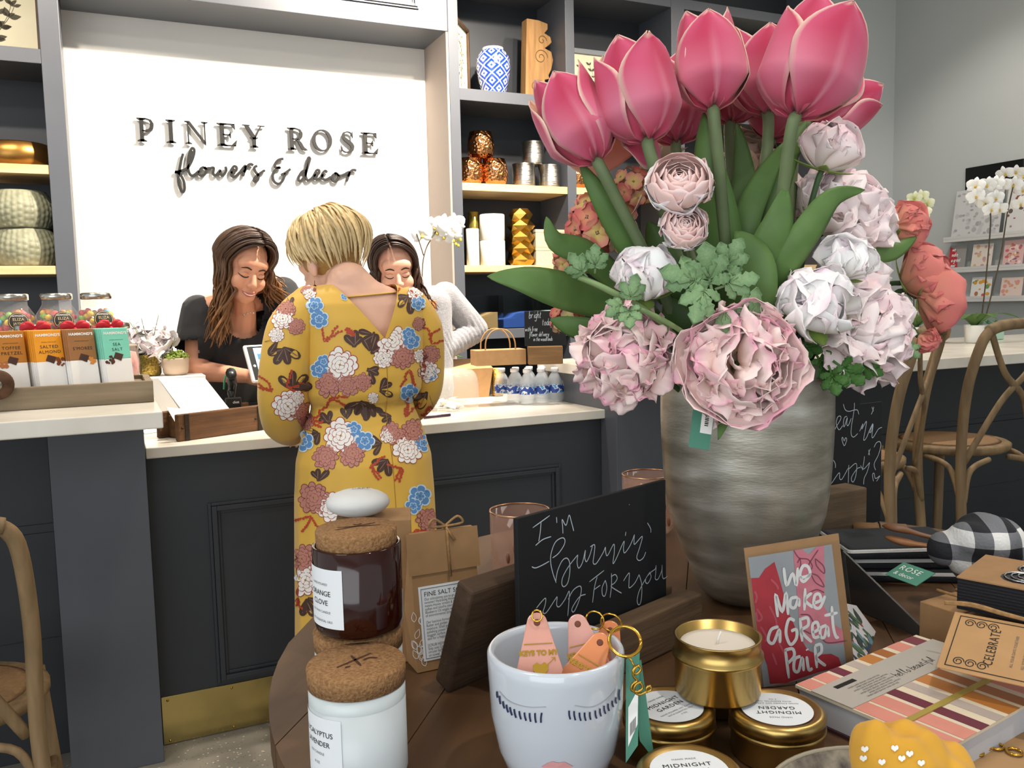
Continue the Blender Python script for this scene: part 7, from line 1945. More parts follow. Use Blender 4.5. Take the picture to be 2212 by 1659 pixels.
slv = MB().box(-.005, Wc + .003, .0, Hc + .004, .0028, .0030).build('clear_sleeve', thin_glass('sleeve_clear', (.98, .98, .98, 1), 1.15, .06), card)
# floral card and dark sleeve to its right
Mf, Wf, Hf = quad_frame(atZ(1858, 1446, TZ) + Vector((0, 0, .001)), atZ(1950, 1424, TZ) + Vector((0, 0, .001)), atD(1836, 1262, 1.02))
Wf = .105
fcard = thing('floral_card', 'floral printed card with red buds beside the boot card', 'card', M=frame(Mf.translation, Mf.col[0].xyz, Mf.col[1].xyz) @ rotm(0, R(24), 0))
MB().box(0, Wf, 0, Hf * .95, -.0012, 0).build('card_front', mat('card_offwhite', '#c9c5c6', .6), fcard)
rnd = random.Random(12)
FCM = [mat('fc_green', '#4d6a48', .7), mat('fc_teal', '#5f8088', .7), mat('fc_red', '#a8403c', .7), mat('fc_navy', '#2f3a58', .7), mat('fc_dark', '#33403a', .7)]
b = MB()
for i in range(75):
    a_ = rnd.uniform(-1.2, 1.2); l = rnd.uniform(.012, .026); lp = leaf_poly(l * .36, l); xx_, yy_ = rnd.uniform(.008, Wf - .02), rnd.uniform(.004, Hf * .86)
    P = [(xx_ + u * math.cos(a_) + v * math.sin(a_), yy_ - u * math.sin(a_) + v * math.cos(a_)) for u, v in lp]
    if min(p[0] for p in P) < 0 or max(p[0] for p in P) > Wf or max(p[1] for p in P) > Hf * .95 or min(p[1] for p in P) < 0: continue
    b.add([(p[0], p[1], .0003 + i * .000008) for p in P], [tuple(range(len(P)))], rnd.choices(range(5), (4, 3, 1.2, 2, 4))[0])
tag(b.build('leaf_print', FCM, fcard), None, kind='stuff')
v = [atD(1822, 1190, 1.12), atD(2030, 1392, .98), atZ(2012, 1402, TZ), atZ(1870, 1300, TZ)]
v[3] = Vector((v[0].x, v[0].y, TZ + .0005)) + (v[1] - v[0]) * 0; v[2] = Vector((v[1].x, v[1].y, TZ + .0005))
n = (v[1] - v[0]).cross(v[3] - v[0]).normalized() * .0015
tag(MB().add([p + n for p in v] + [p - n for p in v], [(0, 1, 2, 3), (7, 6, 5, 4), (0, 4, 5, 1), (1, 5, 6, 2), (2, 6, 7, 3), (3, 7, 4, 0)]).build('sleeved_card', mat('dark_sleeve', '#3a3836', .18, coat=.5)), 'dark glossy sleeved card standing edge-on right of the floral card', 'card')

# ------------------------------------------------------------------ second chalk sign and wooden blocks
A = atZ(1785, 1190, TZ); A2 = atZ(1872, 1172, TZ)
x2 = (A2 - A); x2.normalize(); y2 = Vector((-x2.y, x2.x, 0))
M_BLK = wood('driftwood_block', '#7d6850', '#5e4c3a', 'x', .8, 5, .5)
t = thing('wooden_block', 'thick driftwood block in front of the question chalkboard', 'block', M=frame(A - x2 * .10, x2, y2, (0, 0, 1)))
MB().box(0, .10 + (A2 - A).length, 0, .045, .0005, .092).build('block', M_BLK, t, bevel=.003)
t = thing('wooden_block', 'driftwood block with white paint flecks behind the thick block', 'block', M=frame(A - x2 * .06 + y2 * .056, x2, y2, (0, 0, 1)))
MB().box(0, .06 + (A2 - A).length + .034, 0, .05, .0005, .098).build('block', M_BLK, t, bevel=.003)
b = MB(); rnd = random.Random(3)
for i in range(26): b.box(*(lambda u, w_: (u, u + rnd.uniform(.001, .004), -.0008, 0, w_, w_ + .002))(.06 + (A2 - A).length + rnd.uniform(.002, .03), rnd.uniform(.03, .095)))
tag(b.build('paint_fleck', mat('fleck_white', '#d9d6cc', .9), t), None, kind='stuff')
Bt = t.matrix_world
Mq = frame(A - x2 * .05 + y2 * .050 + Vector((0, 0, .012)), x2, (0, 0, 1))
def cb2(lab, x0, x1, h, off):
    return MB().box(x0, x1, 0, h, -.003 - off, -off)
qx1 = to_local(Mq, 1905, 900)[0]; qh = to_local(Mq, 1905, 868)[1]; qx2 = to_local(Mq, 1857, 850)[0]; qh2 = to_local(Mq, 1857, 834)[1]
q2 = thing('chalkboard_sign', 'chalkboard asking a question, standing right of the silver vase', 'chalkboard', M=Mq)
MB().prism([(-.08, 0), (qx1, 0), (qx1, qh), (qx2, qh), (qx2, qh2), (-.08, qh2)], -.004, 0).build('board', M_BOARD, q2)
cq = lambda X, Y: (1780 + X * .1326, 870 + Y * .1326)
NEAT = [[(85,240),(150,150),(160,190),(130,380),(110,500),(140,490),(200,380)],[(200,380),(270,260),(255,215),(215,240),(195,340),(240,440),(300,370)],[(370,220),(330,240),(310,330),(325,390),(375,240),(365,340),(390,370),(440,250)],[(490,0),(485,120),(440,400),(440,520),(480,558),(545,500)],[(310,20),(340,110),(400,140),(480,120),(540,120),(562,190)],
 [(575,465),(630,340),(610,430),(685,300),(670,430),(640,600),(680,580),(740,440),(790,340),(770,460),(740,480),(795,350),(775,540),(800,560),(880,430),(940,400)],[(775,65),(800,140)],[(805,65),(790,130),(765,190)],[(300,560),(285,590),(325,700),(365,600),(345,570),(325,620),(300,560)],
 [(75,690),(95,720),(85,800),(60,900)],[(60,1100),(110,1060),(110,960),(150,940),(180,1000),(180,1060)],[(50,1280),(80,1230),(75,1310),(110,1320),(240,1140),(250,1230),(290,1240),(390,1060)],[(400,1010),(395,1150),(390,1310)],[(400,1080),(500,990),(530,1030),(510,1200),(470,1290),(440,1250),(460,1180),(540,1070),(590,1055)],[(655,870),(640,990),(620,1100)],[(590,1020),(640,1080),(740,970)],[(740,970),(700,1120),(650,1230),(640,1330)],
 [(720,765),(740,855)],[(748,750),(715,850)],[(810,725),(850,650),(905,635),(920,700),(880,850),(820,970),(815,1040),(838,1095)],[(800,1280),(785,1170),(810,1150),(825,1220),(850,1230),(905,1190),(850,1280)]]
strokes_on(Mq, NEAT, .0012, 'chalk_writing', M_CHALK, q2, .0006, cq)
p0 = atZ(1885, 1225, TZ)
t = thing('wooden_plank', 'short rough plank lying behind the boot card', 'plank', (p0.x, p0.y + .01, TZ), R(-25))
MB().box(-.06, .045, -.03, .03, .0005, .028).build('plank', wood('warm_plank', '#8a6540', '#6b4b2e', 'x', .7, 6, .4), t, bevel=.003)
p0 = atZ(1895, 1185, TZ)
t = thing('wooden_plank', 'small log offcut tied with dark wire beside the flecked block', 'log', (p0.x + .015, p0.y + .01, TZ), R(-40))
MB().tube([(-.04, 0, .019), (.04, 0, .019)], .018, 14).build('log', wood('log_wood', '#8a6a48', '#6e5238', 'x', .8, 6, .4), t)
MB().tube([(.0, .0192 * math.cos(a_), .019 + .0192 * math.sin(a_)) for a_ in [2 * PI * k / 20 for k in range(21)]], .0012, 6).build('wire', M_BLACK, t)

# ------------------------------------------------------------------ towels, wooden servers, checked cloth
def stripe_mat(name, cols, axis, scale, rough=.9, offset=0.0):
    m = mat(name, '#ffffff', rough, bump=.3, bs=300); nt = m.node_tree; L = nt.links; b = nt.nodes['Principled BSDF']
    tc = nt.nodes.new('ShaderNodeTexCoord'); sx = nt.nodes.new('ShaderNodeSeparateXYZ'); L.new(tc.outputs['Object'], sx.inputs[0])
    mu = nt.nodes.new('ShaderNodeMath'); mu.operation = 'MULTIPLY_ADD'; mu.inputs[1].default_value = scale; mu.inputs[2].default_value = offset; L.new(sx.outputs[axis], mu.inputs[0])
    fr = nt.nodes.new('ShaderNodeMath'); fr.operation = 'FRACT'; L.new(mu.outputs[0], fr.inputs[0])
    rp = nt.nodes.new('ShaderNodeValToRGB'); rp.color_ramp.interpolation = 'CONSTANT'; L.new(fr.outputs[0], rp.inputs[0])
    el = rp.color_ramp.elements; el[0].position = 0; el[0].color = C(cols[0][1]); el[1].position = cols[1][0]; el[1].color = C(cols[1][1])
    for p, c in cols[2:]: e = el.new(p); e.color = C(c)
    L.new(rp.outputs[0], b.inputs['Base Color'])
    return m
M_TOWEL = stripe_mat('striped_linen', [(0, '#2a2c30'), (.35, '#d6d4cf'), (.5, '#2a2c30'), (.62, '#c8c6c2'), (.68, '#33353a'), (.85, '#dddbd6')], 2, 34)
p0 = atZ(1995, 1255, TZ)
for i, (lab, dx) in enumerate((('lowest folded black striped towel of the pile', 0), ('middle folded striped towel of the pile', .01), ('top folded striped towel under the wooden servers', -.008))):
    b = MB()
    def tw(u, v, i=i):
        return ((u - .5) * .17, (v - .5) * .11, 0)
    o = MB().box(-.085, .085, -.055, .055, 0, .017).build('striped_towel', M_TOWEL, M=TR((p0.x + dx, p0.y + .05, TZ + .0005 + i * .0177), 0, 0, R(-32 + 4 * i)), bevel=.007, seg=3)
    tag(o, lab, 'towel', 'striped towels')
M_SERV = wood('walnut_server', '#8a5f40', '#6d4629', 'x', .5, 6, .15); M_SERV2 = wood('acacia_server', '#a8744c', '#8a5a36', 'x', .5, 6, .15)
for i, (pts, lab, m_) in enumerate((([(1906, 1136, 1.16), (1950, 1143, 1.155), (2010, 1160, 1.15), (2075, 1165, 1.14)], 'upper dark wooden salad server with a flat blade', M_SERV), ([(1912, 1160, 1.15), (1960, 1172, 1.145), (2020, 1180, 1.14), (2080, 1180, 1.13)], 'lower reddish wooden salad server', M_SERV2))):
    P = [atD(*p) for p in pts]; rs = [.003, .012, .014, .0085, .007, .0065, .006, .0065]
    Q = catmull(P, 3); rr = [float(np.interp(k / (len(Q) - 1), np.linspace(0, 1, 8), rs)) for k in range(len(Q))]
    o = MB().tube([q - Q[0] for q in Q], rr, 12, flat=.38, up=(0, 0, 1)).build('salad_server', m_, M=Matrix.Translation(Q[0])); tag(o, lab, 'server', 'wooden salad servers')
def gingham(name, sc):
    m = mat(name, '#ffffff', .9, bump=.3, bs=300); nt = m.node_tree; L = nt.links; b = nt.nodes['Principled BSDF']
    tc = nt.nodes.new('ShaderNodeTexCoord'); sx = nt.nodes.new('ShaderNodeSeparateXYZ'); L.new(tc.outputs['Object'], sx.inputs[0]); outs = []
    for ax in (0, 2):
        mu = nt.nodes.new('ShaderNodeMath'); mu.operation = 'MULTIPLY'; mu.inputs[1].default_value = sc; L.new(sx.outputs[ax], mu.inputs[0])
        fr = nt.nodes.new('ShaderNodeMath'); fr.operation = 'FRACT'; L.new(mu.outputs[0], fr.inputs[0]); gt = nt.nodes.new('ShaderNodeMath'); gt.operation = 'GREATER_THAN'; gt.inputs[1].default_value = .5; L.new(fr.outputs[0], gt.inputs[0]); outs.append(gt)
    ad = nt.nodes.new('ShaderNodeMath'); ad.operation = 'ADD'; L.new(outs[0].outputs[0], ad.inputs[0]); L.new(outs[1].outputs[0], ad.inputs[1])
    rp = nt.nodes.new('ShaderNodeValToRGB'); rp.color_ramp.interpolation = 'CONSTANT'; dv = nt.nodes.new('ShaderNodeMath'); dv.operation = 'MULTIPLY'; dv.inputs[1].default_value = .4; L.new(ad.outputs[0], dv.inputs[0]); L.new(dv.outputs[0], rp.inputs[0])
    el = rp.color_ramp.elements; el[0].color = C('#e6e4e0'); el[1].position = .3; el[1].color = C('#77787c'); e = el.new(.7); e.color = C('#26272b')
    L.new(rp.outputs[0], b.inputs['Base Color']); return m
c = atD(2112, 1163, 1.08)
b = MB(); ell(b, (.01, 0, .002), (.046, .040, .032)); ell(b, (-.035, .01, -.012), (.022, .025, .020)); ell(b, (.058, -.01, -.012), (.030, .03, .018)); cap(b, (.03, 0, -.02), .026, (-.01, .0, -.026), .026)
gm = blob(b, .004, 4, 'checked_cloth', lambda co: co + Vector((0, 0, .003 * math.sin(co.x * 160 + co.y * 90)))); gm.materials.append(gingham('black_white_gingham', 26))
tag(place('checked_cloth', gm, M=TR((c.x, c.y, c.z - .004), 0, 0, R(-25))), 'black and white gingham cloth knotted in a bundle', 'cloth')

# ------------------------------------------------------------------ cookie cutter box, kraft boxes, celebrate tag
def flat_box(name, lab, cat, A, B, h, depth, parts, bev=.001, group=None):
    """A, B: front bottom-left / bottom-right world points"""
    xx = (B - A); w = xx.length; xx.normalize(); yy = Vector((-xx.y, xx.x, 0))
    t = thing(name, lab, cat, M=frame(A, xx, yy, (0, 0, 1)), group=group)
    return t, w
lowA = atZ(1935, 1330, TZ) ; lowA = atZ(1985, 1385, TZ); lowB = atZ(2110, 1432, TZ)
t, w = flat_box('kraft_gift_box', 'flat kraft gift box tied with jute twine under the cutter box', 'box', lowA, lowB, .04, .13, None)
kx = .12
MB().box(0, kx, 0, .13, .0005, .048).build('box_body', M_KRAFT2, t, bevel=.001)
b = MB()
b.tube([(.05, -.002, .0), (.05, -.002, .0495), (.05, .132, .0495)], .0018, 6); b.tube([(0, .065, .05), (kx, .07, .05)], .0018, 6)
for s in (-1, 1): b.tube(catmull([(.05, .065, .051), (.05 + s * .02, .08, .058), (.05 + s * .034, .07, .056), (.05 + s * .012, .06, .053), (.05, .065, .051)], 5), .0017, 6)
b.tube(catmull([(.05, .065, .051), (.03, .04, .053), (.0, .03, .056)], 5), .0017, 6); b.build('twine_bow', M_TWINE, t)
text('SEASON', .012, TR((.07, -.0006, .024), R(90)), M_INK, t)
upA = atD(2068, 1236, .92); upB = atD(2275, 1318, .86)
upB.z = upA.z = (upA.z + upB.z) / 2 - .008
xx = (upB - upA); xx.normalize(); yy = Vector((-xx.y, xx.x, 0))
cc = thing('cutter_box', 'kraft and black box with nested heart cookie cutters', 'box', M=frame(upA, xx, yy, (0, 0, 1)))
M_CORR = stripe_mat('black_corrugated', [(0, '#16161a'), (.5, '#2c2c32'), (.75, '#16161a')], 2, 300, .9)
MB().box(0, .15, 0, .105, -.022, .012).build('black_tray', M_CORR, cc, bevel=.001); MB().box(-.0005, .1505, -.0005, .1055, .0122, .0136).build('kraft_face', M_KRAFT2, cc)
def heart(r, n=28):
    return [(r * .062 * 16 * math.sin(a) ** 3, r * .062 * (13 * math.cos(a) - 5 * math.cos(2 * a) - 2 * math.cos(3 * a) - math.cos(4 * a))) for a in [2 * PI * k / n for k in range(n)]]
Mh = TR((.066, .052, .0138), 0, 0, R(80))
b = MB(); b.add([(x_, y_, 0) for x_, y_ in heart(.040)], [tuple(range(28))], M=Mh); b.build('dark_window', M_BLACK, cc)
for k, r_ in enumerate((.036, .029, .022, .015)):
    hp = heart(r_); b = MB(); b.tube([Mh @ Vector((x_, y_, .001)) for x_, y_ in hp + hp[:1]], .0009, 6, caps=False); b.build('heart_cutter', mat('bright_steel', '#c9ccd0', .2, metal=1), cc)
tA = atD(2022, 1440, .80); tB = atD(2290, 1500, .74); tD = atD(2048, 1318, .865)
Mt, Wt, Ht = quad_frame(tA, tB, tD); Wt = .14
ctg = thing('celebrate_card', 'kraft gift card lettered celebrate tied in front of the cutter box', 'card', M=Mt)
MB().box(0, Wt, 0, Ht, -.0012, 0).build('kraft_card', mat('kraft_light', '#b98f60', .75, var=.05, vs=40), ctg, bevel=.0004)
b = MB()
for q4 in ((.006, Wt - .004, .005, .0058), (.006, Wt - .004, Ht - .0058, Ht - .005)): b.box(q4[0], q4[1], q4[2], q4[3], .0002, .0005)
b.box(.006, .0068, .005, Ht - .005, .0002, .0005); b.build('printed_border', M_INK, ctg)
for k in range(2):
    b = MB(); oy = .014 if k == 0 else Ht - .014
    for j in range(3):
        pts = [(.016 + j * .010 + .005 * math.cos(a_) * (1 - a_ / 14), oy + .006 * math.sin(a_) * (1 - a_ / 14)) for a_ in [i * .6 for i in range(18)]]
        ribbon(b, pts, .0009, Matrix(), 0, 2, .0003)
    tag(b.build('scroll_ornament', M_INK, ctg), None, kind='stuff')
text('CELEBRATE', .0115, TR((.040, Ht / 2, .0004), 0, 0, R(90)), M_INK, ctg, spacing=1.15, sx=.8)
for k in range(7): text('ALL YOUR DAYS TOGETHER', .0036, TR((.058 + k * .009, Ht / 2, .0004), 0, 0, R(90)), M_GREYINK, ctg, 'small_lettering')
b = MB()
for off in (0, .004): b.tube(catmull([atD(2040, 1300 + off * 600, .872), atD(2100, 1305 + off * 900, .855), atD(2170, 1325 + off * 700, .835), atD(2240, 1345, .82)], 5), .0017, 6)
tag(b.build('jute_cord', M_TWINE), 'two strands of jute cord across the cutter box', 'cord')
gt = [atD(1912, 1240, 1.03), atD(1970, 1262, .99), atD(1985, 1240, 1.0), atD(1935, 1208, 1.05)]
Mg, Wg, Hg = quad_frame(gt[0], gt[1], gt[3])
t = thing('gift_tag', 'small green gift tag lettered in white beside the towels', 'tag', M=Mg)
MB().box(0, Wg * 1.15, 0, Hg, -.0008, 0).build('tag_card', M_GREEN_TAG, t)
text('ROSE', .012, TR((Wg * .5, Hg * .66, .0004)), M_PRINT_WHITE, t, spacing=1.2); text('& decor', .009, TR((Wg * .5, Hg * .28, .0004)), M_PRINT_WHITE, t)

# ------------------------------------------------------------------ striped book
ZB = TZ + .032
bA, bB, bD = atZ(1718, 1478, ZB), atZ(2047, 1617, ZB), atZ(2025, 1398, ZB)
xx = (bB - bA); Wk = xx.length; xx.normalize(); yy = Vector((-xx.y, xx.x, 0)); Hk = max(.15, (bD - bA).dot(yy))
if (bD - bA).dot(yy) < 0: yy = -yy
bk = thing('striped_book', 'hardback notebook with orange, pink and plum stripes and a paper band', 'book', M=frame(Vector((bA.x, bA.y, TZ)), xx, yy, (0, 0, 1)))
Hk = .205
MB().box(.003, Wk - .003, .003, Hk - .003, .003, .0285).build('pages', mat('page_edge', '#c9c9cc', .8), bk)
MB().box(0, Wk, 0, Hk, .0003, .003).build('back_cover', mat('cover_plum', '#4a2a33', .5), bk)
SC_ = ['#d98d7c', '#e6d6b8', '#d98d7c', '#e6d6b8', '#6b2436', '#e6d6b8', '#b9aaa0', '#e6d6b8', '#c07c3a', '#e6d6b8', '#a8662e', '#e6d6b8', '#d98d7c', '#e6d6b8', '#7a3540']
cov = MB().box(0, Wk, 0, Hk, .0286, .0315).build('front_cover', mat('cover_cream', '#e2d3b8', .5), bk)
sw = [.020, .004, .020, .006, .014, .012, .014, .007, .020, .006, .016, .009, .022, .006, .02]; yk = .002
for cS, w_ in zip(SC_, sw):
    if cS != '#e6d6b8' and yk + w_ < Hk: MB().box(0, Wk, yk, yk + w_, .0316, .0319).build('printed_stripe', mat('stripe_' + cS.strip('#'), cS, .5, var=.06, vs=20), cov)
    yk += w_
MB().box(.018, .062, -.0006, Hk + .0006, .0320, .0325).build('paper_band', mat('band_grey', '#b3aca2', .6), bk)
bt = MB().box(.026, .031, .022, .052, .0326, .0329).build('band_mark', M_BLACK, bk)
for k in range(7): text('simple joyful planner notes and lists', .0035, TR((.036 + k * .0034, .03 + .008 * (k % 2), .0328), 0, 0, R(90)), M_GREYINK, bk, 'band_lettering', 'LEFT')
hw = MB(); handwrite(hw, 'hello beautiful', 0, 0, .005, .0006, TR((.050, .09, .0328), 0, 0, R(90))); hw.build('band_script', M_INK, bk)
MB().box(Wk - .048, Wk - .042, -.001, Hk + .001, .0320, .0330).build('gold_elastic', mat('gold_elastic', '#b5a04e', .5, metal=.4), bk)

# ------------------------------------------------------------------ patterned bowl with yellow scarf, jewellery card
bw = atZ(1945, 1760, TZ)
cb_ = atD(1945, 1768, .60)
bowl = thing('patterned_bowl', 'wide dark patterned bowl cut off by the bottom right edge', 'bowl', (cb_.x, cb_.y, TZ))
M_BOWL = mat('painted_bowl', '#8e8472', .5, col2='#3a2c26', vs=70)
MB().lathe([(0, .0005), (.05, .0005), (.075, .02), (.090, .036), (.0915, .0385), (.0885, .0385), (.072, .018), (.045, .006), (0, .006)], 56).build('bowl_body', M_BOWL, bowl)
MB().lathe([(.0895, .0375), (.0922, .0378), (.0922, .0402), (.0895, .0405), (.0895, .0375)], 56, caps=False).build('rim', mat('bowl_rim', '#a39a86', .6), bowl)
sb = MB(); ell(sb, (0, 0, .0), (.040, .034, .032)); ell(sb, (-.028, .008, .008), (.018, .022, .030)); ell(sb, (.03, -.01, -.008), (.03, .028, .022)); ell(sb, (-.03, -.03, -.02), (.03, .022, .018)); ell(sb, (0, 0, -.03), (.05, .045, .02))
c = atD(1955, 1630, .60)
ym = blob(sb, .0035, 3, 'yellow_scarf', lambda co: co + Vector((0, 0, .0022 * math.sin(co.x * 210 + co.y * 120) + .0015 * math.sin(co.y * 300)))); ym.materials.append(mat('yellow_cotton', '#d9a02f', .8, var=.08, vs=14, sheen=.2))
ysc = thing('yellow_scarf', 'crumpled yellow scarf with white flower print in the bowl', 'scarf', (c.x, c.y, c.z - .006))
ym.transform(Matrix.Diagonal((.82, .82, .85, 1))); place('scarf_cloth', ym, ysc)
bv = bvh_of(ym, Matrix.Translation(ysc.location))
b = MB()
for px, py in ((1868, 1620), (1865, 1640), (1933, 1618), (1948, 1640), (1965, 1630), (1905, 1648), (1990, 1650)):
    for k in range(3):
        vs = []
        for j in range(7):
            a_ = 2 * PI * j / 7; h = bv.ray_cast(CAM, ray(px + (k - 1) * 4 + 4.2 * math.cos(a_), py - abs(k - 1) * 3 + 5.5 * math.sin(a_)).normalized())
            if h[0] is None: break
            vs.append(h[0] + (CAM - h[0]).normalized() * .0012 - ysc.location)
        if len(vs) == 7: b.add(vs, [tuple(range(7))])
b.build('flower_print', M_PRINT_WHITE, ysc); 
p0 = atZ(2180, 1640, TZ)
t = thing('jewellery_card', 'tan card with gold jewellery in the bottom right corner', 'card', (p0.x, p0.y, TZ), R(-30))
MB().box(-.04, .06, -.05, .04, .0005, .004).build('card', mat('tan_card', '#b58e62', .7), t, bevel=.0006)
for k in range(4): MB().tube([(-.028 + .011 * k + .006 * math.cos(a_), .012 * math.sin(k) + .006 * math.sin(a_), .006) for a_ in [2 * PI * j / 16 for j in range(17)]], .0012, 6).build('gold_ring', M_GOLD_SHINY, t)
# ================================================================== cross-back stools and chair
M_OAKST = wood('weathered_oak_frame', '#6f5a40', '#8f7654', 'z', .6, 6, .25); M_SEAT = mat('rattan_seat', '#8a6a48', .7, var=.15, vs=120, bump=.4, bs=200)
def cross_stool(name, lab, M, sz=.78, ht=1.20, group='cross-back seats'):
    t = thing(name, lab, 'stool' if sz > .6 else 'chair', M=M, group=group)
    MB().lathe([(0, sz - .03), (.195, sz - .03), (.205, sz - .02), (.205, sz - .006), (.195, sz), (.165, sz)], 40, M=Matrix.Diagonal((1, .96, 1, 1))).build('seat_ring', M_OAKST, t)
    MB().lathe([(.168, sz + .0005), (.15, sz + .006), (0, sz + .003)], 32).build('seat_pad', M_SEAT, t)
    for s in (-1, 1):
        MB().tube(catmull([(s * .215, -.235, 0), (s * .20, -.215, sz * .55), (s * .19, -.195, sz - .02), (s * .195, -.215, sz + .2), (s * .185, -.255, ht - .06), (s * .15, -.268, ht - .012)], 6), .0165, 10).build('back_post', M_OAKST, t)
        MB().tube([(s * .20, .20, 0), (s * .165, .165, sz - .03)], [.015, .018], 10).build('front_leg', M_OAKST, t)
        MB().tube(catmull([(s * .155, -.266, ht - .02), (s * .06, -.25, ht - .16), (-s * .06, -.238, sz + .16), (-s * .17, -.19, sz - .045)], 6), .0135, 8, flat=.55, up=(0, 1, 0)).build('cross_slat', M_OAKST, t)
        MB().tube([(s * .20, -.215, sz * .40), (s * .185, .18, sz * .40)], .011, 8).build('stretcher', M_OAKST, t)
        MB().tube(catmull([(s * .198, -.20, sz - .16), (s * .19, -.15, sz - .06), (s * .185, -.05, sz - .035)], 6), .010, 8).build('seat_bracket', M_OAKST, t)
        MB().tube(catmull([(s * .19, -.21, sz - .17), (s * .15, -.20, sz - .07), (s * .05, -.195, sz - .04)], 6), .010, 8).build('seat_bracket', M_OAKST, t)
    MB().tube(catmull([(-.165, -.266, ht - .018), (-.09, -.275, ht), (.09, -.275, ht), (.165, -.266, ht - .018)], 6), .0185, 10, flat=1.0).build('top_rail', M_OAKST, t)
    MB().tube([(-.205, -.218, sz * .32), (.205, -.218, sz * .32)], .012, 8).build('stretcher', M_OAKST, t); MB().tube([(-.185, .18, sz * .32), (.185, .18, sz * .32)], .012, 8).build('stretcher', M_OAKST, t)
    return t
pA = atY(2090, 830, 1.9); cross_stool('bar_stool', 'cross-back oak bar stool cut off by the right edge', TR((pA.x + .20, 2.12, 0)))
pB = atY(2003, 830, 1.9); cross_stool('bar_stool', 'cross-back oak bar stool right of the silver vase', TR((pB.x - .155, 2.10, 0), 0, 0, R(28)))
pC = atY(8, 1128, 1.95); cross_stool('dining_chair', 'cross-back oak chair at the lower left edge of the picture', TR((pC.x - .165, 2.21, 0)), .46, pC.z + .01)

# ================================================================== orchids, pots and flowers on the counters
def bloom_mesh(c_in, c_out, c_lip):
    b = MB()
    for a, l, w in ((90, 1.0, .55), (210, .95, .5), (330, .95, .5), (20, 1.05, 1.0), (160, 1.05, 1.0)):
        a = R(a)
        b.grid(lambda u, v: rotm(0, 0, a) @ Vector((.05 + v * l * .95, (u - .5) * w * math.sin(PI * min(1, .12 + v * .86)) ** .6 * 1.1, .10 + .16 * math.sin(PI * v) - .25 * (u - .5) ** 2)), 5, 5, colfn=lambda u, v: mixc(c_in, c_out, v * 2))
    b.sphere((0, -.12, .22), (.13, .16, .14), 8, 6, col=c_lip); b.sphere((0, .02, .2), (.07, .07, .1), 8, 6, col=C('#d9c25a'))
    return b.mesh('bloom', M_PETAL)
BW = bloom_mesh(C('#f3f0e2'), C('#faf9f6'), C('#d8b24a')); BY = bloom_mesh(C('#d9dd8a'), C('#eef0d0'), C('#b9b84a'))
def orchid(lab, pot_loc, pot, stems, blooms, bud=None, leaves=True, mesh=BW, face=(0, -.2)):
    t = thing('orchid', lab, 'plant', pot_loc); O = Vector(pot_loc)
    if pot: MB().lathe([(0, 0.0005), (pot[0] * .8, .0005), (pot[0] * .85, .004), (pot[0], pot[1] - .003), (pot[0] * .98, pot[1]), (pot[0] * .92, pot[1] - .01), (0, pot[1] - .012)], 32).build('pot', pot[2], t)
    if leaves:
        for k, (a, l) in enumerate(((200, .17), (330, .20), (20, .24), (150, .15), (265, .12))):
            a = R(a); d = Vector((math.cos(a), math.sin(a), 0)); P = [O + Vector((0, 0, pot[1] - .01)), O + d * l * .5 + Vector((0, 0, pot[1] + .05)), O + d * l + Vector((0, 0, pot[1] + .03))]
            Q = catmull(P, 5); sd = Vector((-d.y, d.x, 0)); n = len(Q)
            me = two_sided(lambda u, v: Q[min(n - 1, int(round(v * (n - 1))))] - O + sd * ((u - .5) * .055 * max(.08, math.sin(PI * (.1 + .85 * v)))) + Vector((0, 0, .3 * (u - .5) ** 2 * .05)), 4, n - 1, lambda u, v: mixc(LD, LG, .4), lambda u, v: mixc(LD, LG, .2), .002, 'leaf', M_LEAF)
            place('leaf', me, t)
    for st in stems: MB().tube([q - O for q in catmull(st, 6)], .0032, 8).build('stem', mat('orchid_stem', '#4a3f30', .7), t)
    rnd = random.Random(len(blooms))
    for (p, s) in blooms:
        d = (CAM - p).normalized() + Vector((rnd.uniform(-.5, .5), rnd.uniform(-.3, .3), rnd.uniform(-.5, .15)))
        place('bloom', mesh, t, aim(p - O, d, rnd.uniform(-.4, .4) + 0, s) if False else Matrix.Translation(p - O) @ d.to_track_quat('Z', 'Y').to_matrix().to_4x4() @ rotm(0, 0, rnd.uniform(-.3, .3)) @ TR(s=s))
    for p in (bud or []): MB().sphere(p - O, (.008, .008, .011), 8, 6).build('bud', mat('bud_yellow', '#c9bf4a', .5), t)
    return t
BZ = 1.0705
q = atZ(2124, 741, BZ); Yo = q.y + .05
def Q_(px, py, dy=0): return atY(px, py, Yo + dy)
orchid('tall white orchid with two stems in a white pot on the bar', (q.x, Yo, BZ), (.045, .085, M_CER),
       [[Q_(2120, 690), Q_(2130, 600), Q_(2140, 470), Q_(2128, 440)], [Q_(2128, 690), Q_(2160, 560), Q_(2176, 460), Q_(2192, 388)]],
       [(Q_(x, y, random.uniform(-.03, .03)), .042) for x, y in ((2108, 402), (2132, 400), (2150, 398), (2108, 425), (2128, 438), (2150, 428), (2140, 452), (2158, 452), (2172, 375), (2195, 370), (2212, 380), (2190, 400), (2165, 398), (2210, 410), (2205, 440), (2225, 400), (2225, 430))])
q = atZ(1974, 730, BZ)
t = orchid('small pale yellow orchid behind the bouquet', (atY(1975, 730, 2.95).x, 2.95, BZ), (.05, .08, M_CER), [[atY(1975, 730, 2.95), atY(1974, 600, 2.95), atY(1978, 460, 2.95), atY(1990, 440, 2.95)]],
       [(atY(x, y, 2.95), .036) for x, y in ((1975, 428), (1992, 425), (1965, 445), (2002, 440), (1996, 458), (1990, 472))], mesh=BY)
q = atZ(2045, 741, BZ)
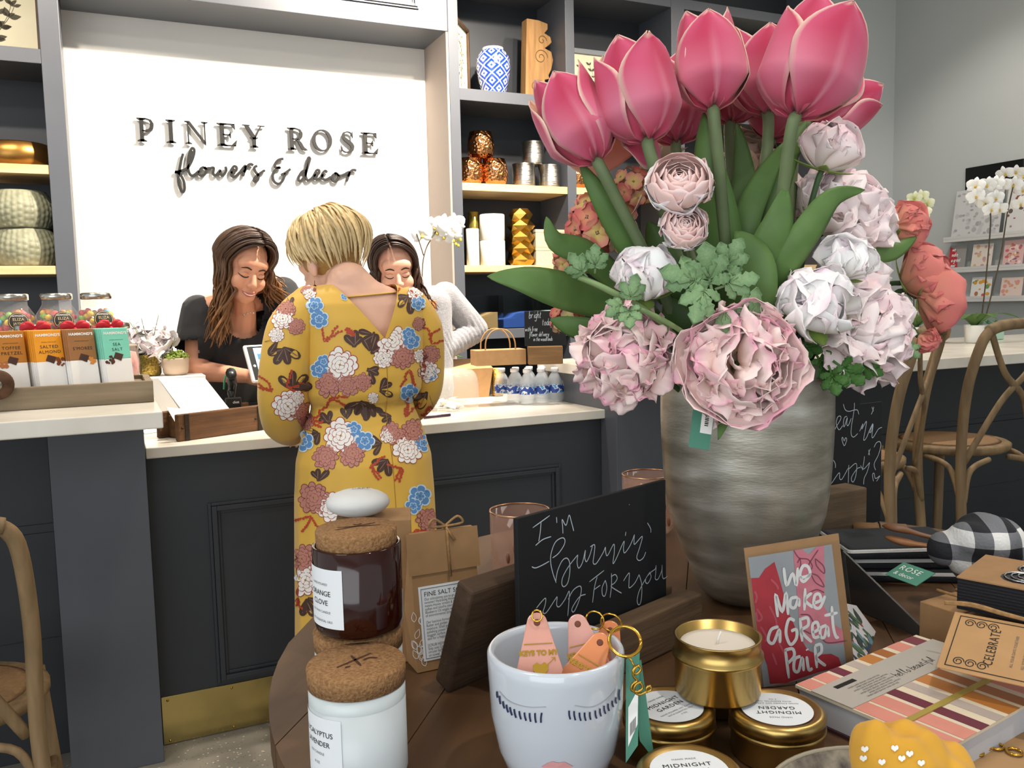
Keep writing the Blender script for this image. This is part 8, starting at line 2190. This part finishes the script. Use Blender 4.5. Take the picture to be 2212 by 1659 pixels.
tag(MB().lathe([(0, .0005), (.05, .0005), (.075, .025), (.082, .06), (.08, .068), (.074, .066), (.07, .03), (0, .015)], 36).build('copper_bowl', mat('copper_clay', '#9a6a48', .4, metal=.3), M=TR((q.x, q.y + .08, BZ))), 'brown copper toned bowl on the bar left of the white orchid', 'bowl')
q = atZ(2200, 738, BZ)
t = thing('mint_planter', 'mint green planter with small succulents at the right edge of the bar', 'planter', (q.x + .06, q.y + .22, BZ))
MB().box(-.08, .08, -.05, .05, .0005, .075).build('planter_box', mat('mint_ceramic', '#a9cdb9', .4), t, bevel=.006)
for k in range(5):
    b = MB()
    for i in range(9): b.add([(x_, y_, 0) for x_, y_ in leaf_poly(.014, .03)], [tuple(range(10))], M=rotm(0, 0, i * 2.4) @ rotm(R(25 + 5 * i), 0, 0))
    b.build('succulent', mat('succulent_green', '#6f9a78', .5), t, M=TR((-.06 + k * .03, -.02 + .02 * (k % 2), .08)))
# air plant spikes behind the coral flowers
# ------------------------------------------------------------------ orchid by the grey cardigan, on the recess cabinet
YO2 = 4.12
def W_(px, py): return atY(px, py, YO2)
q = W_(913, 720)
tag(MB().lathe([(0, 0), (.11, 0), (.11, .02), (.05, .04), (.045, .84), (.10, .87), (.10, .89), (0, .89)], 28).build('plant_stand', M_WHITE, M=TR((q.x, YO2, 0.0005))), 'slim white plant stand behind the staff', 'stand')
orchid('white orchid spray reaching over the grey cardigan', (q.x, YO2, .8910), (.06, .12, M_CER), [[W_(913, 790), W_(912, 600), W_(918, 545), W_(932, 515), W_(945, 495)], [W_(915, 552), W_(905, 520), W_(900, 505)]],
       [(W_(x, y), .055) for x, y in ((945, 500), (958, 485), (972, 490), (960, 510), (978, 505), (938, 490), (985, 482), (912, 508))], [W_(x, y) for x, y in ((980, 520), (988, 517), (995, 518), (985, 527), (990, 530))])
# ------------------------------------------------------------------ flowers left of the till
q = atY(326, 812, 3.22); CZR = q.z
rs_ = MB().box(q.x - .07, q.x + .17, 3.12, 3.33, CZ + .0005, CZR - .0005).build('display_riser', M_PAPER, bevel=.002); tag(rs_, 'white display riser under the gold vase and succulent pot', 'riser')
_CZ = CZ; CZ = CZR
gv = thing('honeycomb_vase', 'gold honeycomb textured vase with a white peony by the till', 'vase', (q.x, q.y, CZ))
MB().lathe([(0, .0005), (.030, .0005), (.036, .01), (.036, .07), (.033, .075), (.03, .07), (0, .02)], 32).build('vase_body', mat('gold_honeycomb', '#8d7838', .35, metal=.8, var=.45, vs=180, bump=1, bs=150), gv)
cpos = Vector((q.x, q.y, CZ + .10))
def px_of(P):
    d = P - CAM; z = d.dot(_f); return CX + F_PX * d.dot(_r) / z, CY - F_PX * d.dot(_u) / z, z
ax_ = px_of(cpos)
t = peony('white peony in the gold honeycomb vase', (ax_[0] + 5, ax_[1] - 6), 46, ax_[2], (.1, .3, .9), 'white', 31, 'full', True, 'peonies on the counter', 'peony', False)
t = peony('smaller white flower behind the gold vase peony', (ax_[0] - 22, ax_[1] - 34), 28, ax_[2] + .05, (-.2, .6, .6), 'white', 32, 'bud', True, 'peonies on the counter', 'peony', False)
MB().tube([cpos - cpos + Vector((0, 0, .02)), Vector((0, 0, .10))], .003, 6).build('stem', M_STEM, gv)
for k in range(6):
    a = R(30 + 55 * k); MB().tube(catmull([(0, 0, .05), (.02 * math.cos(a), .02 * math.sin(a), .12), (.06 * math.cos(a), .06 * math.sin(a), .16 + .01 * k)], 4), .0012, 5).build('twig', M_STEM, gv)
q = atY(380, 806, 3.21)
sp = thing('succulent_pot', 'beige pot of fine green succulents left of the till', 'plant', (q.x, q.y, CZ))
MB().lathe([(0, .0005), (.034, .0005), (.042, .01), (.046, .055), (.044, .06), (.04, .054), (0, .045)], 32).build('pot', mat('beige_ceramic', '#d9c2ab', .5), sp)
rnd = random.Random(6); b = MB()
for i in range(220):
    a, r_ = rnd.uniform(0, 2 * PI), .045 * math.sqrt(rnd.random()); b.sphere((r_ * math.cos(a), r_ * math.sin(a), .058 + .030 * (1 - (r_ / .05) ** 2) * rnd.random()), rnd.uniform(.003, .006), 6, 4)
tag(b.build('succulent_beads', mat('bead_green', '#93a84a', .5, var=.25, vs=60), sp), None, kind='stuff')

CZ = _CZ
# ================================================================== card ledges on the right wall
M_LEDGE = mat('white_ledge', '#dcdad6', .5); XW = 5.5
lz = {'top': 1.690, 'mid': 1.475, 'low': 1.27}
for k, (nm, z) in enumerate(lz.items()):
    o = MB().box(XW - .10, XW - .001, 2.4, 4.27, z - .02, z).build('card_ledge', M_LEDGE, bevel=.002); MB().box(XW - .10, XW - .094, 2.4, 4.27, z + .0005, z + .018).build('lip', M_LEDGE, o)
    tag(o, 'white picture ledge on the right wall, %s of three' % {'top': 'highest', 'mid': 'middle', 'low': 'lowest'}[nm], 'shelf', 'card ledges')
def wall_card(lab, y, z, w, h, col, deco, name='card', cat='card'):
    t = thing(name, lab, cat, M=frame((XW - .088, y, z + .0005), (0, -1, 0), Vector((.16, 0, 1)).normalized()))
    MB().box(0, w, 0, h, -.003, 0).build('card_front', mat('wc_' + col.strip('#'), col, .6), t)
    deco(t, w, h); return t
def deco_blobs(cols, n, seed, r=(.006, .016)):
    def f(t, w, h):
        rnd = random.Random(seed); b = MB(); ms = [mat('wd_' + c.strip('#'), c, .7) for c in cols]
        for i in range(n): b.lathe([(0, .0004 + i * .00001), (rnd.uniform(*r), .0004 + i * .00001)], 8, rnd.randrange(len(cols)), M=TR((rnd.uniform(.018, w - .018), rnd.uniform(.018, h - .018), 0), 0, 0, 0, (1, rnd.uniform(.5, 1.2), 1)), smooth=False, caps=False)
        tag(b.build('printed_motif', ms, t), None, kind='stuff')
    return f
def deco_pair(t, w, h):
    MB().prism([(.0, 0), (w * .62, 0), (w * .55, h * .3), (w * .4, h * .8), (0, h * .95)], .0003, .0005).build('red_print', mat('boot_red', '#bf3640', .6), t)
    hb = MB(); 
    for s, yy in (('we', .76), ('make', .55), ('a great', .33), ('pair', .12)): handwrite(hb, s, w * .16, h * yy, h * .085, .004, TR((0, 0, .0008)), wf=.8)
    hb.build('white_lettering', M_PRINT_WHITE, t)
wall_card('small red and grey boots card on the middle ledge', 4.24, lz['mid'], .13, .175, '#9c9893', deco_pair)
wall_card('cream card with a sprig on the middle ledge', 4.06, lz['mid'], .15, .17, '#e6d9cc', deco_blobs(['#d9b48a', '#c9a0a0'], 14, 1))
wall_card('pink floral card on the middle ledge', 3.83, lz['mid'], .14, .18, '#e0b9b2', deco_blobs(['#c96a6e', '#8a6f8a', '#d9a06a', '#f0d8d0'], 34, 2))
wall_card('white card with a fruit wreath on the lowest ledge', 4.06, lz['low'], .15, .15, '#e9e6e2', deco_blobs(['#d95a4a', '#e0a03a', '#6f9a5a'], 16, 3, (.008, .018)))
wall_card('pink and gold card on the lowest ledge', 3.84, lz['low'], .15, .14, '#e6cfc4', deco_blobs(['#d9a878', '#e09a90'], 18, 4))
wall_card('large white wrapping sheet with grey tassels on the top ledge', 4.22, lz['top'], .36, .34, '#d5d3d1', deco_blobs(['#b5b3b3', '#a9a8ab', '#c6c4c4'], 70, 5, (.008, .02)), 'wrapping_sheet', 'paper')
wall_card('white wrapping sheet with red brown dots on the top ledge', 3.83, lz['top'], .36, .36, '#dcdad7', deco_blobs(['#8a4a42', '#6b5a58', '#b58a7a'], 50, 6, (.008, .02)), 'wrapping_sheet', 'paper')
bk_ = thing('black_plaque', 'black plaque on the right wall above the card ledges', 'plaque', (XW - .012, 4.17, 2.0))
MB().box(-.006, .012, -.42, 0, .02, .18).build('plaque', M_BLACK, bk_, bevel=.002)
